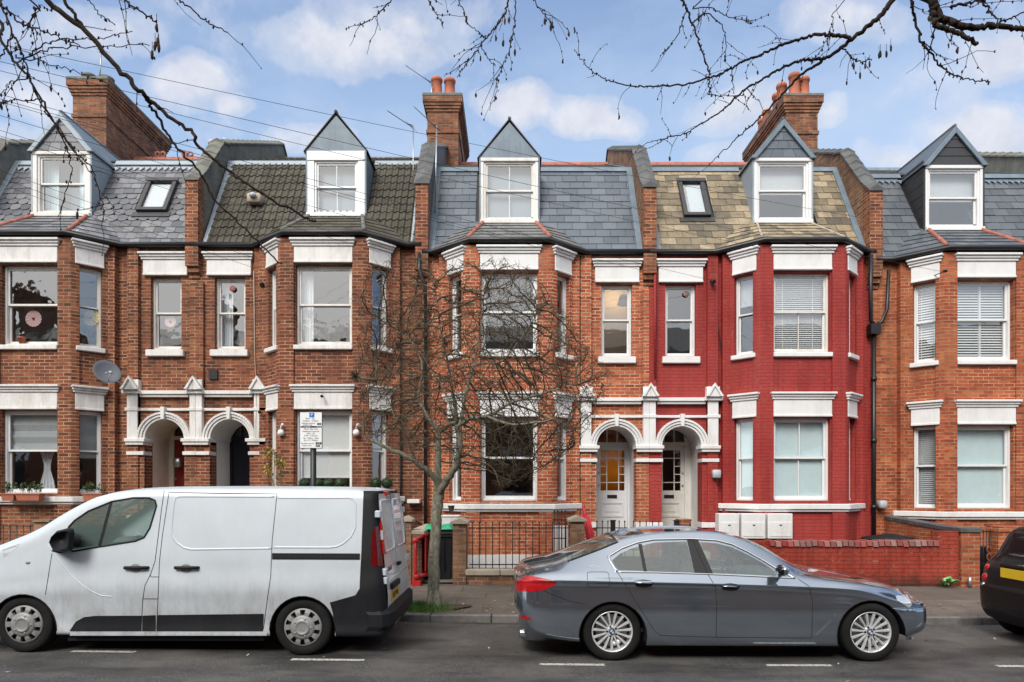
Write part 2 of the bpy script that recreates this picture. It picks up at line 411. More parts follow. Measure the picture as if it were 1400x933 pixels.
def slates(mb, o, t, s, w, h, course, sw, holes=(), lift=.014, rounded=(), jit=.012, clip=None):
    o = Vector(o); t = Vector(t).normalized(); s = Vector(s).normalized(); n = t.cross(s)
    if n.y > 0: n = -n
    rows = max(1, round(h/course)); ch = h/rows; cols = max(1, round(w/sw)); cw = w/cols
    for r in range(rows):
        off = .5*cw if r % 2 else 0
        for c in range(-1, cols+1):
            a0 = max(0, c*cw + off + .004); a1 = min(w, (c+1)*cw + off - .004)
            if a1 - a0 < .02: continue
            b0 = r*ch + random.uniform(-jit, jit)*.5; b1 = min(h, (r+1)*ch + .03)
            am, bm = (a0+a1)/2, (b0+b1)/2
            segs = [(a0, a1)]
            for hh in holes:
                if hh[2] < bm < hh[3]:
                    ns = []
                    for (x0, x1) in segs:
                        if x1 <= hh[0] or x0 >= hh[1]: ns.append((x0, x1)); continue
                        if x0 < hh[0]: ns.append((x0, hh[0]))
                        if x1 > hh[1]: ns.append((hh[1], x1))
                    segs = ns
            tnt = random.random(); lf = lift*random.uniform(.8, 1.35)
            for (x0, x1) in segs:
                if x1 - x0 < .02: continue
                if clip and not clip((x0+x1)/2, bm): continue
                P = lambda a, b, k: o + t*a + s*b + n*k
                if r in rounded and x1-x0 > .1:
                    q = ch*.42
                    top = [P(x1, b1, 0), P(x0, b1, 0)]
                    low = [P(x0, b0+q, lf*.8)] + [P((x0+x1)/2 - math.cos(math.pi*k/6)*(x1-x0)/2, b0+q-math.sin(math.pi*k/6)*q, lf) for k in range(1, 6)] + [P(x1, b0+q, lf*.8)]
                    mb.add(low+top, [list(range(len(low)+2))], 0, tnt)
                else:
                    mb.add([P(x0,b0,lf), P(x1,b0,lf), P(x1,b1,.001), P(x0,b1,.001), P(x0,b0,-.01), P(x1,b0,-.01)], [(0,1,2,3),(4,5,1,0)], 0, tnt)

def ribbed_tiles(mb, o, t, s, w, h, course, pitch, holes=(), clip=None):   # interlocking concrete tiles: ribs run up the slope
    o = Vector(o); t = Vector(t).normalized(); s = Vector(s).normalized(); n = t.cross(s)
    if n.y > 0: n = -n
    rows = max(1, round(h/course)); ch = h/rows
    prof = [(0,0),(.18,.0),(.28,.028),(.42,.032),(.52,.0),(.68,.0),(.78,.028),(.92,.032)]
    nt = max(1, round(w/pitch)); cw = w/nt
    for r in range(rows):
        b0, b1 = r*ch, min(h, (r+1)*ch+.04); bm = (b0+b1)/2
        for c in range(nt):
            x0 = c*cw; am = x0+cw/2
            if any(q[0] < am < q[1] and q[2] < bm < q[3] for q in holes): continue
            if clip and not clip(am, bm): continue
            lf = random.uniform(.022, .034); jt = random.uniform(-.008, .008); pts = []
            pr = prof + [(1.0, 0)]
            for b, k in ((b0+jt, lf), (b1, .004), (b0+jt, -.02)):
                for (p, q) in pr:
                    a = x0 + p*cw
                    pts.append(o + t*a + s*b + n*((q if k > -.01 else 0) + k))
            m = len(pr); fs = [(i, i+1, m+i+1, m+i) for i in range(m-1)] + [(2*m+i, 2*m+i+1, i+1, i) for i in range(m-1)]
            mb.add(pts, fs, 0, random.random())

def house(c):
    xp, dr, W, zo, uc = c['xp'], c['dr'], c['W'], c['zo'], c['uc']
    T = lambda p: Vector((xp + dr*p[0], p[1], p[2] + zo))
    org = Vector((xp + dr*W/2, YW+2, zo))
    root = thing('terraced_house', c['label'], 'house', org, 'terraced houses in the row')
    B = M[c['brick']]; wh = c.get('white', 'white'); fm = c.get('fm', 'frame')
    E = .0015                                 # tiny per-house stagger so party lines never share a plane
    fm_main = frame((0,YW,0), (1,0,0), (0,-1,0))
    # --- bay frames
    L, Rr = uc-1.58, uc+1.58
    f_front = frame((uc,YB,0), (1,0,0), (0,-1,0))
    ct = Vector((.62,-.6,0)).normalized(); cl = math.hypot(.62,.6)
    f_c1 = frame((L,YW,0), ct, (-.6,-.62,0))
    ct2 = Vector((-.62,-.6,0)).normalized()
    f_c2 = frame((Rr,YW,0), ct2, (.6,-.62,0))
    dr_ = c['recess']
    GZ, FZ = (1.70,3.53), (4.96,6.72)
    # --- brick walls
    mb = MB(T)
    wall_grid(mb, fm_main, E, L+.05, -.3, 7.3, [(.38,1.08,4.99,6.64), (.29,1.2,.75,3.40)], .3)
    wall_grid(mb, fm_main, Rr-.05, W-E, -.3, 7.3, [], .3)
    wall_grid(mb, f_front, -.96, .96, -.3, 7.3, [(-.62,.62,*GZ), (-.62,.62,*FZ)], .22)
    cw0, cw1 = .31, .80
    for f in (f_c1, f_c2):
        wall_grid(mb, f, 0, cl, -.3, 7.3, [(cw0,cw1,*GZ), (cw0,cw1,*FZ)], .2)
    for sg in (-1, 1):                               # corner piers of the bay
        u = lambda x: uc + sg*x
        pl = [(u(.645),YB+.02),(u(.645),YB-.05),(u(.93),YB-.05),(u(1.02),YB+.01),(u(1.06),YB+.05),(u(1.0),YB+.12)]
        for (q0, q1) in ((-.3, 1.50), (1.64, 7.3)):
            mb.prism([(p[0],p[1],q0) for p in pl], (0,0,q1-q0))
        mb.box(uc+sg*1.50-.09, uc+sg*1.50+.09, YW-.14, YW+.02, -.3, 7.28)      # pier where the bay meets the wall
    # arch infill over the porch
    ac, ar, az = .745, .455, 2.94
    N = 16
    for i in range(N):
        t0, t1 = math.pi*i/N, math.pi*(i+1)/N
        p = [(ac+math.cos(t)*ar, az+math.sin(t)*ar) for t in (t0, t1)]
        mb.poly([(p[0][0],YW,p[0][1]), (p[0][0],YW,3.40), (p[1][0],YW,3.40), (p[1][0],YW,p[1][1])])
    # pilasters beside the porch and on the party line, corbelled party pier above
    mb.box(1.32, 1.56, YW-.09, YW+.02, -.3, 7.29)
    mb.box(E, .15, YW-.07, YW+.02, 4.1, 6.5)
    mb.box(1.2, 1.58, YW-.05, YW+.02, -.3, 2.8); mb.box(E, .29, YW-.05, YW+.02, -.3, 2.8)
    mb.build('front_wall', B, root)
    mb = MB(T)                                       # rear and side shell
    mb.box(.02+E, W-.02, YR+3.2, YR+3.4, 0, 9.0)
    mb.build('rear_wall', M['brick_stock'], root)
    # --- room shells behind the windows
    mb = MB(T)
    yb = YW+4.2
    for z in (.72, 4.28, 7.22):
        mb.poly([(.1,YW+.31,z),(W-.1,YW+.31,z),(W-.1,yb,z),(.1,yb,z)])
        mb.poly([(L+.2,YW+.31,z),(uc-.8,YB+.24,z),(uc+.8,YB+.24,z),(Rr-.2,YW+.31,z)])
    mb.poly([(.1,yb,-.2),(W-.1,yb,-.2),(W-.1,yb,7.3),(.1,yb,7.3)])
    mb.poly([(.1,YW+.31,-.2),(.1,yb,-.2),(.1,yb,7.3),(.1,YW+.31,7.3)])
    mb.poly([(W-.1,YW+.31,-.2),(W-.1,yb,-.2),(W-.1,yb,7.3),(W-.1,YW+.31,7.3)])
    mb.poly([(1.5,YW+.31,.72),(1.5,yb,.72),(1.5,yb,7.22),(1.5,YW+.31,7.22)])
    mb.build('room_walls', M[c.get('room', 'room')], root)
    # --- windows, lintels, sills
    W1 = c['wins']
    g = lambda k, d: W1.get(k, d)
    for nm_, f, a0, a1, zz in (('gf',f_front,-.62,.62,GZ), ('ff',f_front,-.62,.62,FZ), ('gc1',f_c1,cw0,cw1,GZ), ('gc2',f_c2,cw0,cw1,GZ),
                          ('fc1',f_c1,cw0,cw1,FZ), ('fc2',f_c2,cw0,cw1,FZ)):
        kw = dict(fm=fm, bars=(0,0), fw=.05 if a1-a0 > .6 else .042, sashw=.045 if a1-a0 > .6 else .035, pm=c.get('pm', 'pane')); kw.update(g(nm_, {}))
        window(root, T, f, a0, a1, *zz, **kw)
    kw = dict(fm=fm, bars=(0,0), fw=.05, sashw=.04, pm=c.get('pm', 'pane')); kw.update(g('nf', {}))
    window(root, T, fm_main, .38, 1.08, 4.99, 6.64, **kw)
    for (z0, z1, zc) in ((3.57,3.92,4.075), (6.78,7.11,7.27)):
        lintel(root, T, f_front, -.64, .64, z0, z1, zc, wh)
        for f in (f_c1, f_c2): lintel(root, T, f, cw0-.03, cw1+.035, z0, z1, zc, wh, .045)
    lintel(root, T, fm_main, .22, 1.23, 6.69, 7.02, 7.175, wh, .06)
    mb = MB(T); mb.fbox(fm_main, .3, 1.16, -.2, .09, 4.82, 4.97); mb.build('sill', M[wh], root, .012)
    mb = MB(T); mb.fbox(f_front, -.645, .645, -.2, .085, 4.85, 4.95); mb.build('sill', M[wh], root, .012)
    for f in (f_c1, f_c2):
        mb = MB(T); mb.fbox(f, cw0-.05, cw1+.02, -.2, .085, 4.85, 4.95); mb.build('sill', M[wh], root, .012)
    def baypoly(off, z, x=0):
        k = off*.42
        return [(L-off*1.0-x, YW+.02, z), (L-off*1.0-x, YW-off*.45, z), (uc-.96-k, YB-off, z), (uc+.96+k, YB-off, z), (Rr+off+x, YW-off*.45, z), (Rr+off+x, YW+.02, z)]
    mb = MB(T); mb.prism(baypoly(.11, 1.515), (0,0,.12)); mb.prism(baypoly(.07, 1.46), (0,0,.056)); mb.build('bay_sill', M[c.get('sillmat', wh)], root, .012)
    if c.get('base'):
        mb = MB(T)
        for f, a, b_ in ((f_front,-.95,.95),(f_c1,0,cl),(f_c2,0,cl)): mb.fbox(f, a, b_, -.02, .055, -.2, .52)
        mb.build('plinth', M['white'], root)
    # --- porch: white mouldings, recess, door
    mb = MB(T); y0 = YW
    for (u0, u1) in ((E, .14), (1.32, 1.56)):
        mp = MB(T); mp.box(u0, u1, y0-.12, y0+.02, 2.94, 3.965); mp.build('pilaster', M[wh], root, .006)
    for q in ((E,.32,.29,E,.305), (1.14,1.60,1.585,1.18,1.185)):
        mp = MB(T); r1 = q[1] if q[0] > 1 else q[1]; mp.box(q[0], r1, y0-.17, y0+.25, 2.87, 2.945); mp.box(q[3], q[2], y0-.14, y0+.25, 2.80, 2.87); mp.build('impost', M[wh], root, .006)
    for (q0, q1, z0_, z1_, pr) in ((E,.305,2.57,2.65,.115),(1.185,1.58,2.57,2.65,.115),(E,.305,1.08,1.2,.105),(1.185,1.58,1.08,1.2,.105)):
        mp = MB(T); mp.box(q0, q1, y0-pr, y0+.25, z0_, z1_); mp.build('band', M[wh], root, .006)
    mb.box(.14, 1.32, y0-.06, y0+.02, 3.58, 3.64); mb.box(E, 1.6, y0-.135, y0+.0, 3.575, 3.642) if False else None
    mb.box(E, .16, y0-.14, y0, 3.572, 3.646); mb.box(1.30, 1.60, y0-.14, y0, 3.572, 3.646)
    mb.box(.18, 1.28, y0-.1, y0+.02, 3.89, 3.95); mb.box(.18, 1.28, y0-.14, y0+.02, 3.95, 4.03)
    for (u0, u1, um) in ((E, .2, 0), (1.23, 1.65, 1.44)):            # caps with small gables
        mb.box(u0, u1, y0-.18, y0+.02, 3.96, 4.04)
        uu0, uu1 = max(E, um-.18), um+.18
        mb.box(max(E, um-.15), um+.15, y0-.13, y0+.02, 4.04, 4.28)
        ap = (max(um, E), 4.30)
        pl = [(uu0, y0-.24, 4.04), (uu1, y0-.24, 4.04), (uu1, y0-.24, 4.07), (ap[0], y0-.24, 4.33)] + ([(uu0, y0-.24, 4.07)] if uu0 > .05 else [])
        mb.prism(pl, (0,.12,0))
        mb.prism([(uu1+.02, y0-.275, 4.045), (uu1-.05, y0-.275, 4.045), (ap[0], y0-.275, 4.27), (ap[0], y0-.275, 4.35)], (0,.05,0))
        if um > .2: mb.prism([(uu0-.02, y0-.275, 4.045), (uu0+.05, y0-.275, 4.045), (ap[0], y0-.276, 4.27), (ap[0], y0-.276, 4.35)], (0,.05,0))
    mb.build('porch_cornice', M[wh], root, .006); mb = MB(T)
    for i in range(28):                               # arch ring, two fillets
        t0, t1 = math.pi*i/28, math.pi*(i+1)/28
        for (ri, ro, pr) in ((.445,.50,.06), (.50,.56,.09), (.56,.61,.115)):
            P = [(ac+math.cos(t)*r_, az+math.sin(t)*r_) for t, r_ in ((t0,ri),(t1,ri),(t1,ro),(t0,ro))]
            mb.prism([(p[0], y0-pr, p[1]) for p in P], (0, pr+.04, 0), caps=True)
    mb.prism([(ac-.035,y0-.15,3.38),(ac+.035,y0-.15,3.38),(ac+.05,y0-.15,3.66),(ac-.05,y0-.15,3.66)], (0,.16,0))
    mb.build('archway_moulding', [M[wh], M['black']], root, .006)
    mb = MB(T); yd = YW + dr_
    rj = c.get('recess_mats', ('white', 'white'))     # inner faces
    mb.poly([(.27,YW+.26,.75),(.27,yd,.75),(.27,yd,3.4),(.27,YW+.26,3.4)], 0)
    mb.poly([(1.22,YW+.26,.75),(1.22,yd,.75),(1.22,yd,3.4),(1.22,YW+.26,3.4)], 1)
    for i in range(N):
        t0, t1 = math.pi*i/N, math.pi*(i+1)/N
        p = [(ac+math.cos(t)*(ar-.004), az+math.sin(t)*(ar-.004)) for t in (t0, t1)]
        mb.poly([(p[0][0],YW-.02,p[0][1]), (p[0][0],yd,p[0][1]), (p[1][0],yd,p[1][1]), (p[1][0],YW-.02,p[1][1])], 1)
    mb.build('porch_recess', [M[rj[0]], M[rj[1]]], root)
    mb = MB(T); mb.box(.27, 1.22, YW-.02, yd+.1, .6, .75); mb.box(.2, 1.3, YW-.4, YW-.02, .3, .56); mb.box(.15, 1.35, YW-.75, YW-.4, .05, .38)
    mb.build('doorstep', M['stone'], root, .01)
    d = c['door']; dm = M[d['mat']]; ff = frame((0,yd,0), (1,0,0), (0,-1,0))
    u0, u1, zt = .32, d.get('u1', 1.06), 3.0
    mb = MB(T)
    mb.fbox(ff, .27, u0, -.08, .04, .75, 3.4); mb.fbox(ff, u1, 1.22, -.08, .03, .75, 3.4); mb.fbox(ff, u0, u1, -.08, .05, zt, zt+.09)
    mb.build('door_frame', M[d.get('fr', 'door_white')], root, .006)
    mb = MB(T)
    if d.get('glazed'):
        cols = [u0, u0+.09, u0+.23, u1-.23, u1-.09, u1]
        zb0, zb1 = 1.92, 2.90
        mb.fbox(ff, u0, u1, -.05, 0, .77, zb0); mb.fbox(ff, u0, u1, -.05, 0, zb1, zt)
        mb.fbox(ff, u0, u0+.07, -.05, 0, zb0, zb1); mb.fbox(ff, u1-.09, u1, -.05, 0, zb0, zb1)
        g0, g1 = u0+.07, u1-.09; w_ = g1-g0; s1, s2 = g0+w_*.24, g0+w_*.74
        for s_ in (s1, s2): mb.fbox(ff, s_-.013, s_+.013, -.045, -.004, zb0, zb1)
        for k in range(1, 5):
            z = zb0 + (zb1-zb0)*(k/5 if k not in (1, 4) else (.2 if k == 1 else .8))
            mb.fbox(ff, g0, s1, -.044, -.005, z-.012, z+.012); mb.fbox(ff, s2, g1, -.044, -.005, z-.012, z+.012)
            if k in (1, 4): mb.fbox(ff, s1, s2, -.044, -.005, z-.012, z+.012)
        mb.fbox(ff, u0+.1, u1-.1, 0, .022, 1.28, 1.33); mb.fbox(ff, u0+.1, u1-.1, 0, .022, 1.60, 1.66)
        mb.fbox(ff, u0+.1, u0+.14, 0, .018, 1.33, 1.60); mb.fbox(ff, u1-.14, u1-.1, 0, .018, 1.33, 1.60)
        mb.fbox(ff, u0+.2, u1-.2, 0, .014, 1.4, 1.55)
    else:
        mb.fbox(ff, u0, u1, -.05, 0, .77, zt)
        for (p0, p1) in ((u0+.08, (u0+u1)/2-.03), ((u0+u1)/2+.03, u1-.08)):
            for (q0, q1) in ((.95, 1.6), (1.85, 2.85)): mb.fbox(ff, p0, p1, 0, .014, q0, q1)
    do = mb.build('front_door', dm, root, .005)
    if d.get('glazed'):
        mb = MB(T); mb.poly([ff(g0-.005,-.025,zb0-.005), ff(g1+.005,-.025,zb0-.005), ff(g1+.005,-.025,zb1+.005), ff(g0-.005,-.025,zb1+.005)])
        mb.build('pane', M[d['pane']], do)
    mb = MB(T); mb.fbox(ff, (u0+u1)/2-.12, (u0+u1)/2+.12, 0, .012, 1.73, 1.815); mb.build('letterbox', M['black'], do, .004)
    mb = MB(T)
    for z in (2.05, 2.35): mb.lathe(ff(u1-.045,.0,z), (0,-1,0), [(0,.04),(.022,.036),(.026,.02),(.014,.01),(.014,0)], 10)
    mb.build('handle', M['steel'], do)
    mb = MB(T); mb.poly([ff(u0,-.03,zt+.08), ff(u1,-.03,zt+.08), ff(u1,-.03,3.4), ff(u0,-.03,3.4)])
    fl = mb.build('fanlight', M[d.get('fan', 'dark_pane')], root)
    mb = MB(T)
    for k in (1, 2): mb.fbox(ff, u0+(u1-u0)*k/3-.013, u0+(u1-u0)*k/3+.013, -.05, .0, zt+.09, 3.4)
    mb.build('glazing_bar', M[d.get('fr', 'door_white')], fl)
    if d.get('leaded'):
        mb = MB(T)
        for k in range(3):
            a = u0+(u1-u0)*(k+.5)/3
            for q in range(8):
                t_ = math.pi*q/4
                mb.tube([ff(a,-.028,3.22), ff(a+math.cos(t_)*.1,-.028,3.22+math.sin(t_)*.1)], .005, 4)
            ring = [ff(a+math.cos(math.pi*q/8)*.07,-.028,3.22+math.sin(math.pi*q/8)*.07) for q in range(17)]
            mb.tube(ring, .005, 4)
        mb.build('leading', M['black'], fl)
    # --- gutter round the bay
    mb = MB(T); gy = .13
    path = [(E,YW-gy,7.335), (L-.16,YW-gy,7.335), (uc-.86,YB-.12,7.385), (uc+.86,YB-.12,7.385), (Rr+.16,YW-gy,7.335), (W-E,YW-gy,7.335)]
    mb.tube(path, .062, 8)
    for i in range(len(path)-1):                       # fascia board behind the gutter
        p, q = Vector(path[i]), Vector(path[i+1])
        sh = Vector((0,.07,0))
        mb.poly([p+sh+Vector((0,0,-.05)), q+sh+Vector((0,0,-.05)), q+sh+Vector((0,0,.07)), p+sh+Vector((0,0,.07))])
        mb.poly([p+sh+Vector((0,0,-.05)), q+sh+Vector((0,0,-.05)), q+Vector((0,.5,-.05)), p+Vector((0,.5,-.05))])
    mb.build('gutter', M['black'], root)
    # --- mansard
    rt = M[c['roof']]; sdir = Vector((0,YM1-YM0,ZM1-ZM0)); mh = sdir.length
    dz = c.get('du', 0); ud = uc+dz
    zs0, zs1, zap = 8.24, 9.71, 10.63                # dormer sill, window head, gable apex
    b_of = lambda z: (z-ZM0)/(ZM1-ZM0)*mh
    holes = [(ud-.66, ud+.66, b_of(zs0), b_of(9.93)+.2)]
    if c.get('sky'): holes.append((*c['sky'][:2], b_of(c['sky'][2]), b_of(c['sky'][3])))
    mb = MB(T)
    if c['tile'] == 'rib': ribbed_tiles(mb, (.14,YM0,ZM0), (1,0,0), sdir, W-.28, mh, .26, .3, holes)
    else: slates(mb, (.14,YM0,ZM0), (1,0,0), sdir, W-.28, mh, c['course'], c['sw'], holes, rounded=c.get('rounded', ()), jit=c.get('jit', .012))
    mr = mb.build('mansard_roof', rt, root)
    mb = MB(T)
    fmn = frame((0,YM0+.02,ZM0), (1,0,0), (0,-1,0))
    msl = lambda a, b, z: Vector((a, YM0+.02 + (YM1-YM0)*z/mh, ZM0 + (ZM1-ZM0)*z/mh - .012)) 
    A_ = sorted({.05, W-.05, *[h[0] for h in holes], *[h[1] for h in holes]}); Z_ = sorted({0, mh, *[min(mh,h[2]) for h in holes], *[min(mh,h[3]) for h in holes]})
    for i in range(len(A_)-1):
        for j in range(len(Z_)-1):
            am, zm = (A_[i]+A_[i+1])/2, (Z_[j]+Z_[j+1])/2
            if any(h[0] < am < h[1] and h[2] < zm < h[3] for h in holes): continue
            mb.poly([msl(A_[i],0,Z_[j]), msl(A_[i+1],0,Z_[j]), msl(A_[i+1],0,Z_[j+1]), msl(A_[i],0,Z_[j+1])])
    mb.build('roof_felt', M['black'], root)
    mb = MB(T)                                         # lead roll along the top, side flashings
    lead = c.get('flash', 'lead')
    for (u0_, u1_) in ((.1, ud-.72), (ud+.72, W-.1)):
        mb.prism([(u0_,YM1-.06,ZM1-.09),(u0_,YM1-.09,ZM1-.08),(u0_,YM1-.02,ZM1+.05),(u0_,YM1+.12,ZM1+.06),(u0_,YM1+.12,ZM1+.03)], (u1_-u0_,0,0))
        mb.build('flashing', M[lead], root); mb = MB(T)
    for (u0_, u1_) in ((.12, .27), (W-.27, W-.12)):
        mb.prism([(u0_,YM0-.035,ZM0-.01),(u1_,YM0-.035,ZM0-.01),(u1_,YM1-.04,ZM1+.02),(u0_,YM1-.04,ZM1+.02)], (0,.03,0))
        mb.poly([(u0_,YM1+.05,ZM1+.075),(u1_,YM1+.05,ZM1+.075),(u1_,YR,ZR+.03),(u0_,YR,ZR+.03)])
        if u0_ < 1: mb.build('flashing', M[lead], root); mb = MB(T)
    if c.get('zigzag'):
        n_ = 34
        for i in range(n_):
            a = .12+(W-.24)*i/n_; w_ = (W-.24)/n_
            if ud-.8 < a < ud+.7: continue
            mb.poly([(a,YM1-.135,ZM1-.16),(a+w_,YM1-.135,ZM1-.16),(a+w_/2,YM1-.205,ZM1-.28)])
    mb.build('flashing', M[lead], root)
    # --- upper roof, ridge
    mb = MB(T); s2 = Vector((0,YR-YM1,ZR-ZM1-.05))
    if c['tile'] == 'rib': ribbed_tiles(mb, (.14,YM1+.02,ZM1+.05), (1,0,0), s2, W-.28, s2.length, .33, .33)
    else: slates(mb, (.14,YM1+.02,ZM1+.05), (1,0,0), s2, W-.28, s2.length, .3, .35, jit=.02)
    mb.poly([(.05,YM1+.04,ZM1+.02),(W-.05,YM1+.04,ZM1+.02),(W-.05,YR,ZR-.03),(.05,YR,ZR-.03)])
    mb.poly([(.05,YR,ZR-.03),(W-.05,YR,ZR-.03),(W-.05,YR+3.4,9.3),(.05,YR+3.4,9.3)])
    mb.build('main_roof', M[c.get('roof2', 'slate_flat')], root)
    mb = MB(T); n_ = 12
    for i in range(n_):
        a0_, a1_ = .15+(W-.3)*i/n_+.006, .15+(W-.3)*(i+1)/n_-.006
        mb.prism([(a0_,YR-.15,ZR-.07),(a0_,YR-.06,ZR+.06),(a0_,YR,ZR+.085),(a0_,YR+.06,ZR+.06),(a0_,YR+.15,ZR-.07)], (a1_-a0_,0,0))
        if c.get('crest'):
            for k in (.3, .7):
                mb.lathe((a0_+(a1_-a0_)*k,YR-.01,ZR+.16), (0,1,0), [(.05,-.02),(.1,-.02),(.1,.02),(.05,.02),(.05,-.02)], 10) if i in (1,3,4,6,8) else None
    mb.build('ridge_tiles', M[c.get('ridge', 'ridge')], root)
    # --- bay roof with hips
    ye, zt_ = YB-.1, 8.19
    pf = [Vector((uc-.9,ye,7.44)), Vector((uc+.9,ye,7.44)), Vector((uc+.62,15.5,zt_)), Vector((uc-.62,15.5,zt_))]
    mb = MB(T)
    def fill(P, n1=5, n2=8):
        a, b_, c_, d_ = P
        for i in range(n1):
            for j in range(n2):
                s0, s1 = i/n1, (i+1)/n1; o = (.5/n2 if i % 2 else 0)
                r0, r1 = max(0, j/n2-o), min(1, (j+1)/n2-o) if j < n2-1 else 1
                q = lambda r, s_: (a.lerp(b_, r)).lerp(d_.lerp(c_, r), s_)
                lf = Vector((0,-.008,.012))
                mb.add([q(r0,s0)+lf, q(r1,s0)+lf, q(r1,s1), q(r0,s1)], [(0,1,2,3)])
    fill(pf)
    sl = [Vector((uc-1.70,YW-.13,7.40)), Vector((uc-.9,ye,7.44)), Vector((uc-.62,15.5,zt_)), Vector((uc-1.05,15.58,zt_-.02))]
    srr = [Vector((uc+.9,ye,7.44)), Vector((uc+1.70,YW-.13,7.40)), Vector((uc+1.05,15.58,zt_-.02)), Vector((uc+.62,15.5,zt_))]
    fill(sl, 5, 5); fill(srr, 5, 5)
    # valley triangles reaching the mansard
    for P in ([(uc-1.70,YW-.13,7.40),(uc-1.05,15.58,zt_-.02),(uc-1.35,15.3,7.62)], [(uc+1.70,YW-.13,7.40),(uc+1.05,15.58,zt_-.02),(uc+1.35,15.3,7.62)]):
        mb.poly(P)
    mb.build('bay_roof', M[c.get('bayroof', c['roof'])], root)
    mb = MB(T)
    for sg in (-1, 1):
        p, q = Vector((uc+sg*.9,ye+.03,7.46)), Vector((uc+sg*.62,15.5,zt_+.02))
        for k in range(4):
            mb.tube([p.lerp(q, k/4), p.lerp(q, (k+1)/4+.01)], .05 if not c.get('leadhip') else .028, 7)
        mb.build('hip_tiles', M[c.get('hip', 'ridge')], root); mb = MB(T)
    # --- dormer
    yd0 = 15.52
    dm_ = c.get('dorm', {})
    gab, chk, drf = dm_.get('gable', 'lead'), dm_.get('cheek', 'lead'), dm_.get('roof', 'coping')
    mb = MB(T); fd = frame((ud,yd0,0), (1,0,0), (0,-1,0))
    hw = .675
    fwid = dm_.get('fw', .07)
    yb2 = YM1+.35
    mb.fbox(fd, -hw, -hw+fwid, -.12, .0, zs0, zs1); mb.fbox(fd, hw-fwid, hw, -.12, .0, zs0, zs1)
    mb.fbox(fd, -hw, hw, -.12, .02, zs1-dm_.get('head', .06), zs1+.02); mb.fbox(fd, -hw-.01, hw+.01, -.12, .07, zs0-.06, zs0+.03)
    dorm = mb.build('dormer', M[dm_.get('frame', fm)], root, .006)
    mb = MB(T)
    for sg in (-1, 1):
        mb = MB(T)
        mb.prism([(ud+sg*hw,yd0+.0,zs0-.1),(ud+sg*hw,mans_y(zs0)+.05,zs0-.1),(ud+sg*hw,yb2,zs1+.1),(ud+sg*hw,yd0+.0,zs1+.1)], (sg*.035,0,0))
        if dm_.get('slatecheek'):
            for k in range(6):
                z_ = zs0+k*.27
                mb.prism([(ud+sg*(hw+.035),yd0+.01,z_),(ud+sg*(hw+.035),mans_y(z_)+.03,z_),(ud+sg*(hw+.035),mans_y(z_+.26)+.03,z_+.26),(ud+sg*(hw+.035),yd0+.01,z_+.26)], (sg*(.012),0,0))
        mb.build('cheek', M[chk], dorm)
    mb = MB(T)
    fw_, fh_ = hw+.06, zs1+.02
    tri = [(ud-fw_+.02,yd0+.005,fh_),(ud+fw_-.02,yd0+.005,fh_),(ud,yd0+.005,zap-.06)]
    mb.prism(tri, (0,.05,0))
    if dm_.get('slategable'):
        rows = 4
        for r in range(rows):
            z0_, z1_ = fh_+(zap-.1-fh_)*r/rows, fh_+(zap-.1-fh_)*(r+1)/rows
            w0, w1 = (fw_-.14)*(1-r/rows), (fw_-.14)*(1-(r+1)/rows)
            cols = [4, 3, 2, 1][r] if not dm_.get('bigslate') else 1
            for k in range(cols):
                f0, f1 = k/cols, (k+1)/cols
                mb.add([(ud-w0+2*w0*f0+.004,yd0-.022,z0_+.01),(ud-w0+2*w0*f1-.004,yd0-.022,z0_+.01),(ud-w1+2*w1*f1-.004,yd0-.008,z1_+.02),(ud-w1+2*w1*f0+.004,yd0-.008,z1_+.02)], [(0,1,2,3)], 1)
    mb.build('gable', [M[gab], M[dm_.get('slategable') or 'slate_a']], dorm)
    mb = MB(T)
    yback = YM1 + (zap-ZM1)/(ZR-ZM1)*(YR-YM1) + .3
    for sg in (-1, 1):
        e0, e1 = Vector((ud+sg*(fw_+.02),yd0-.03,fh_-.03)), Vector((ud,yd0-.03,zap))
        b0_, b1_ = Vector((ud+sg*(fw_+.02),YM1+.15,fh_-.03)), Vector((ud,yback,zap))
        th = Vector((0,0,.03))
        mb.add([e0,e1,b1_,b0_,e0+th,e1+th,b1_+th,b0_+th], [(0,1,2,3),(4,5,6,7),(0,1,5,4),(2,3,7,6),(0,3,7,4)])
    mb.tube([(ud,yd0-.035,zap+.02),(ud,yback,zap+.02)], .04, 7)
    mb.build('dormer_roof', M[drf], dorm)
    if dm_.get('barge'):
        mb = MB(T)
        for sg in (-1, 1):
            e0, e1 = Vector((ud+sg*(fw_+.03),yd0-.075,fh_-.03)), Vector((ud,yd0-.075,zap-.01))
            o_ = Vector((-sg*.0,0,-.13))
            mb.prism([e0, e1, e1+Vector((0,0,-.16)), e0+Vector((-sg*.13,0,0))], (0,.05,0))
        mb.build('bargeboard', M[dm_['barge']], dorm, .005)
    kw = dict(fm=dm_.get('frame', fm), bars=(0,0), fw=.05, rec=.03, pm=c.get('pm', 'pane')); kw.update(g('d', {}))
    hd = dm_.get('head', .06)
    window(root, T, fd, -hw+fwid-.002, hw-fwid+.002, zs0+.028, zs1-hd+.002, **kw)
    mb = MB(T)
    mb.poly([(ud-.66,yb2+.3,zs0-.5),(ud+.66,yb2+.3,zs0-.5),(ud+.66,yb2+.3,zs1+.2),(ud-.66,yb2+.3,zs1+.2)])
    mb.poly([(ud-.64,yd0+.15,zs0-.1),(ud+.64,yd0+.15,zs0-.1),(ud+.64,yb2+.3,zs0-.1),(ud-.64,yb2+.3,zs0-.1)])
    for sg in (-1, 1): mb.poly([(ud+sg*.645,yd0+.1,zs0-.1),(ud+sg*.645,yb2+.3,zs0-.1),(ud+sg*.645,yb2+.3,zs1+.1),(ud+sg*.645,yd0+.1,zs1+.1)])
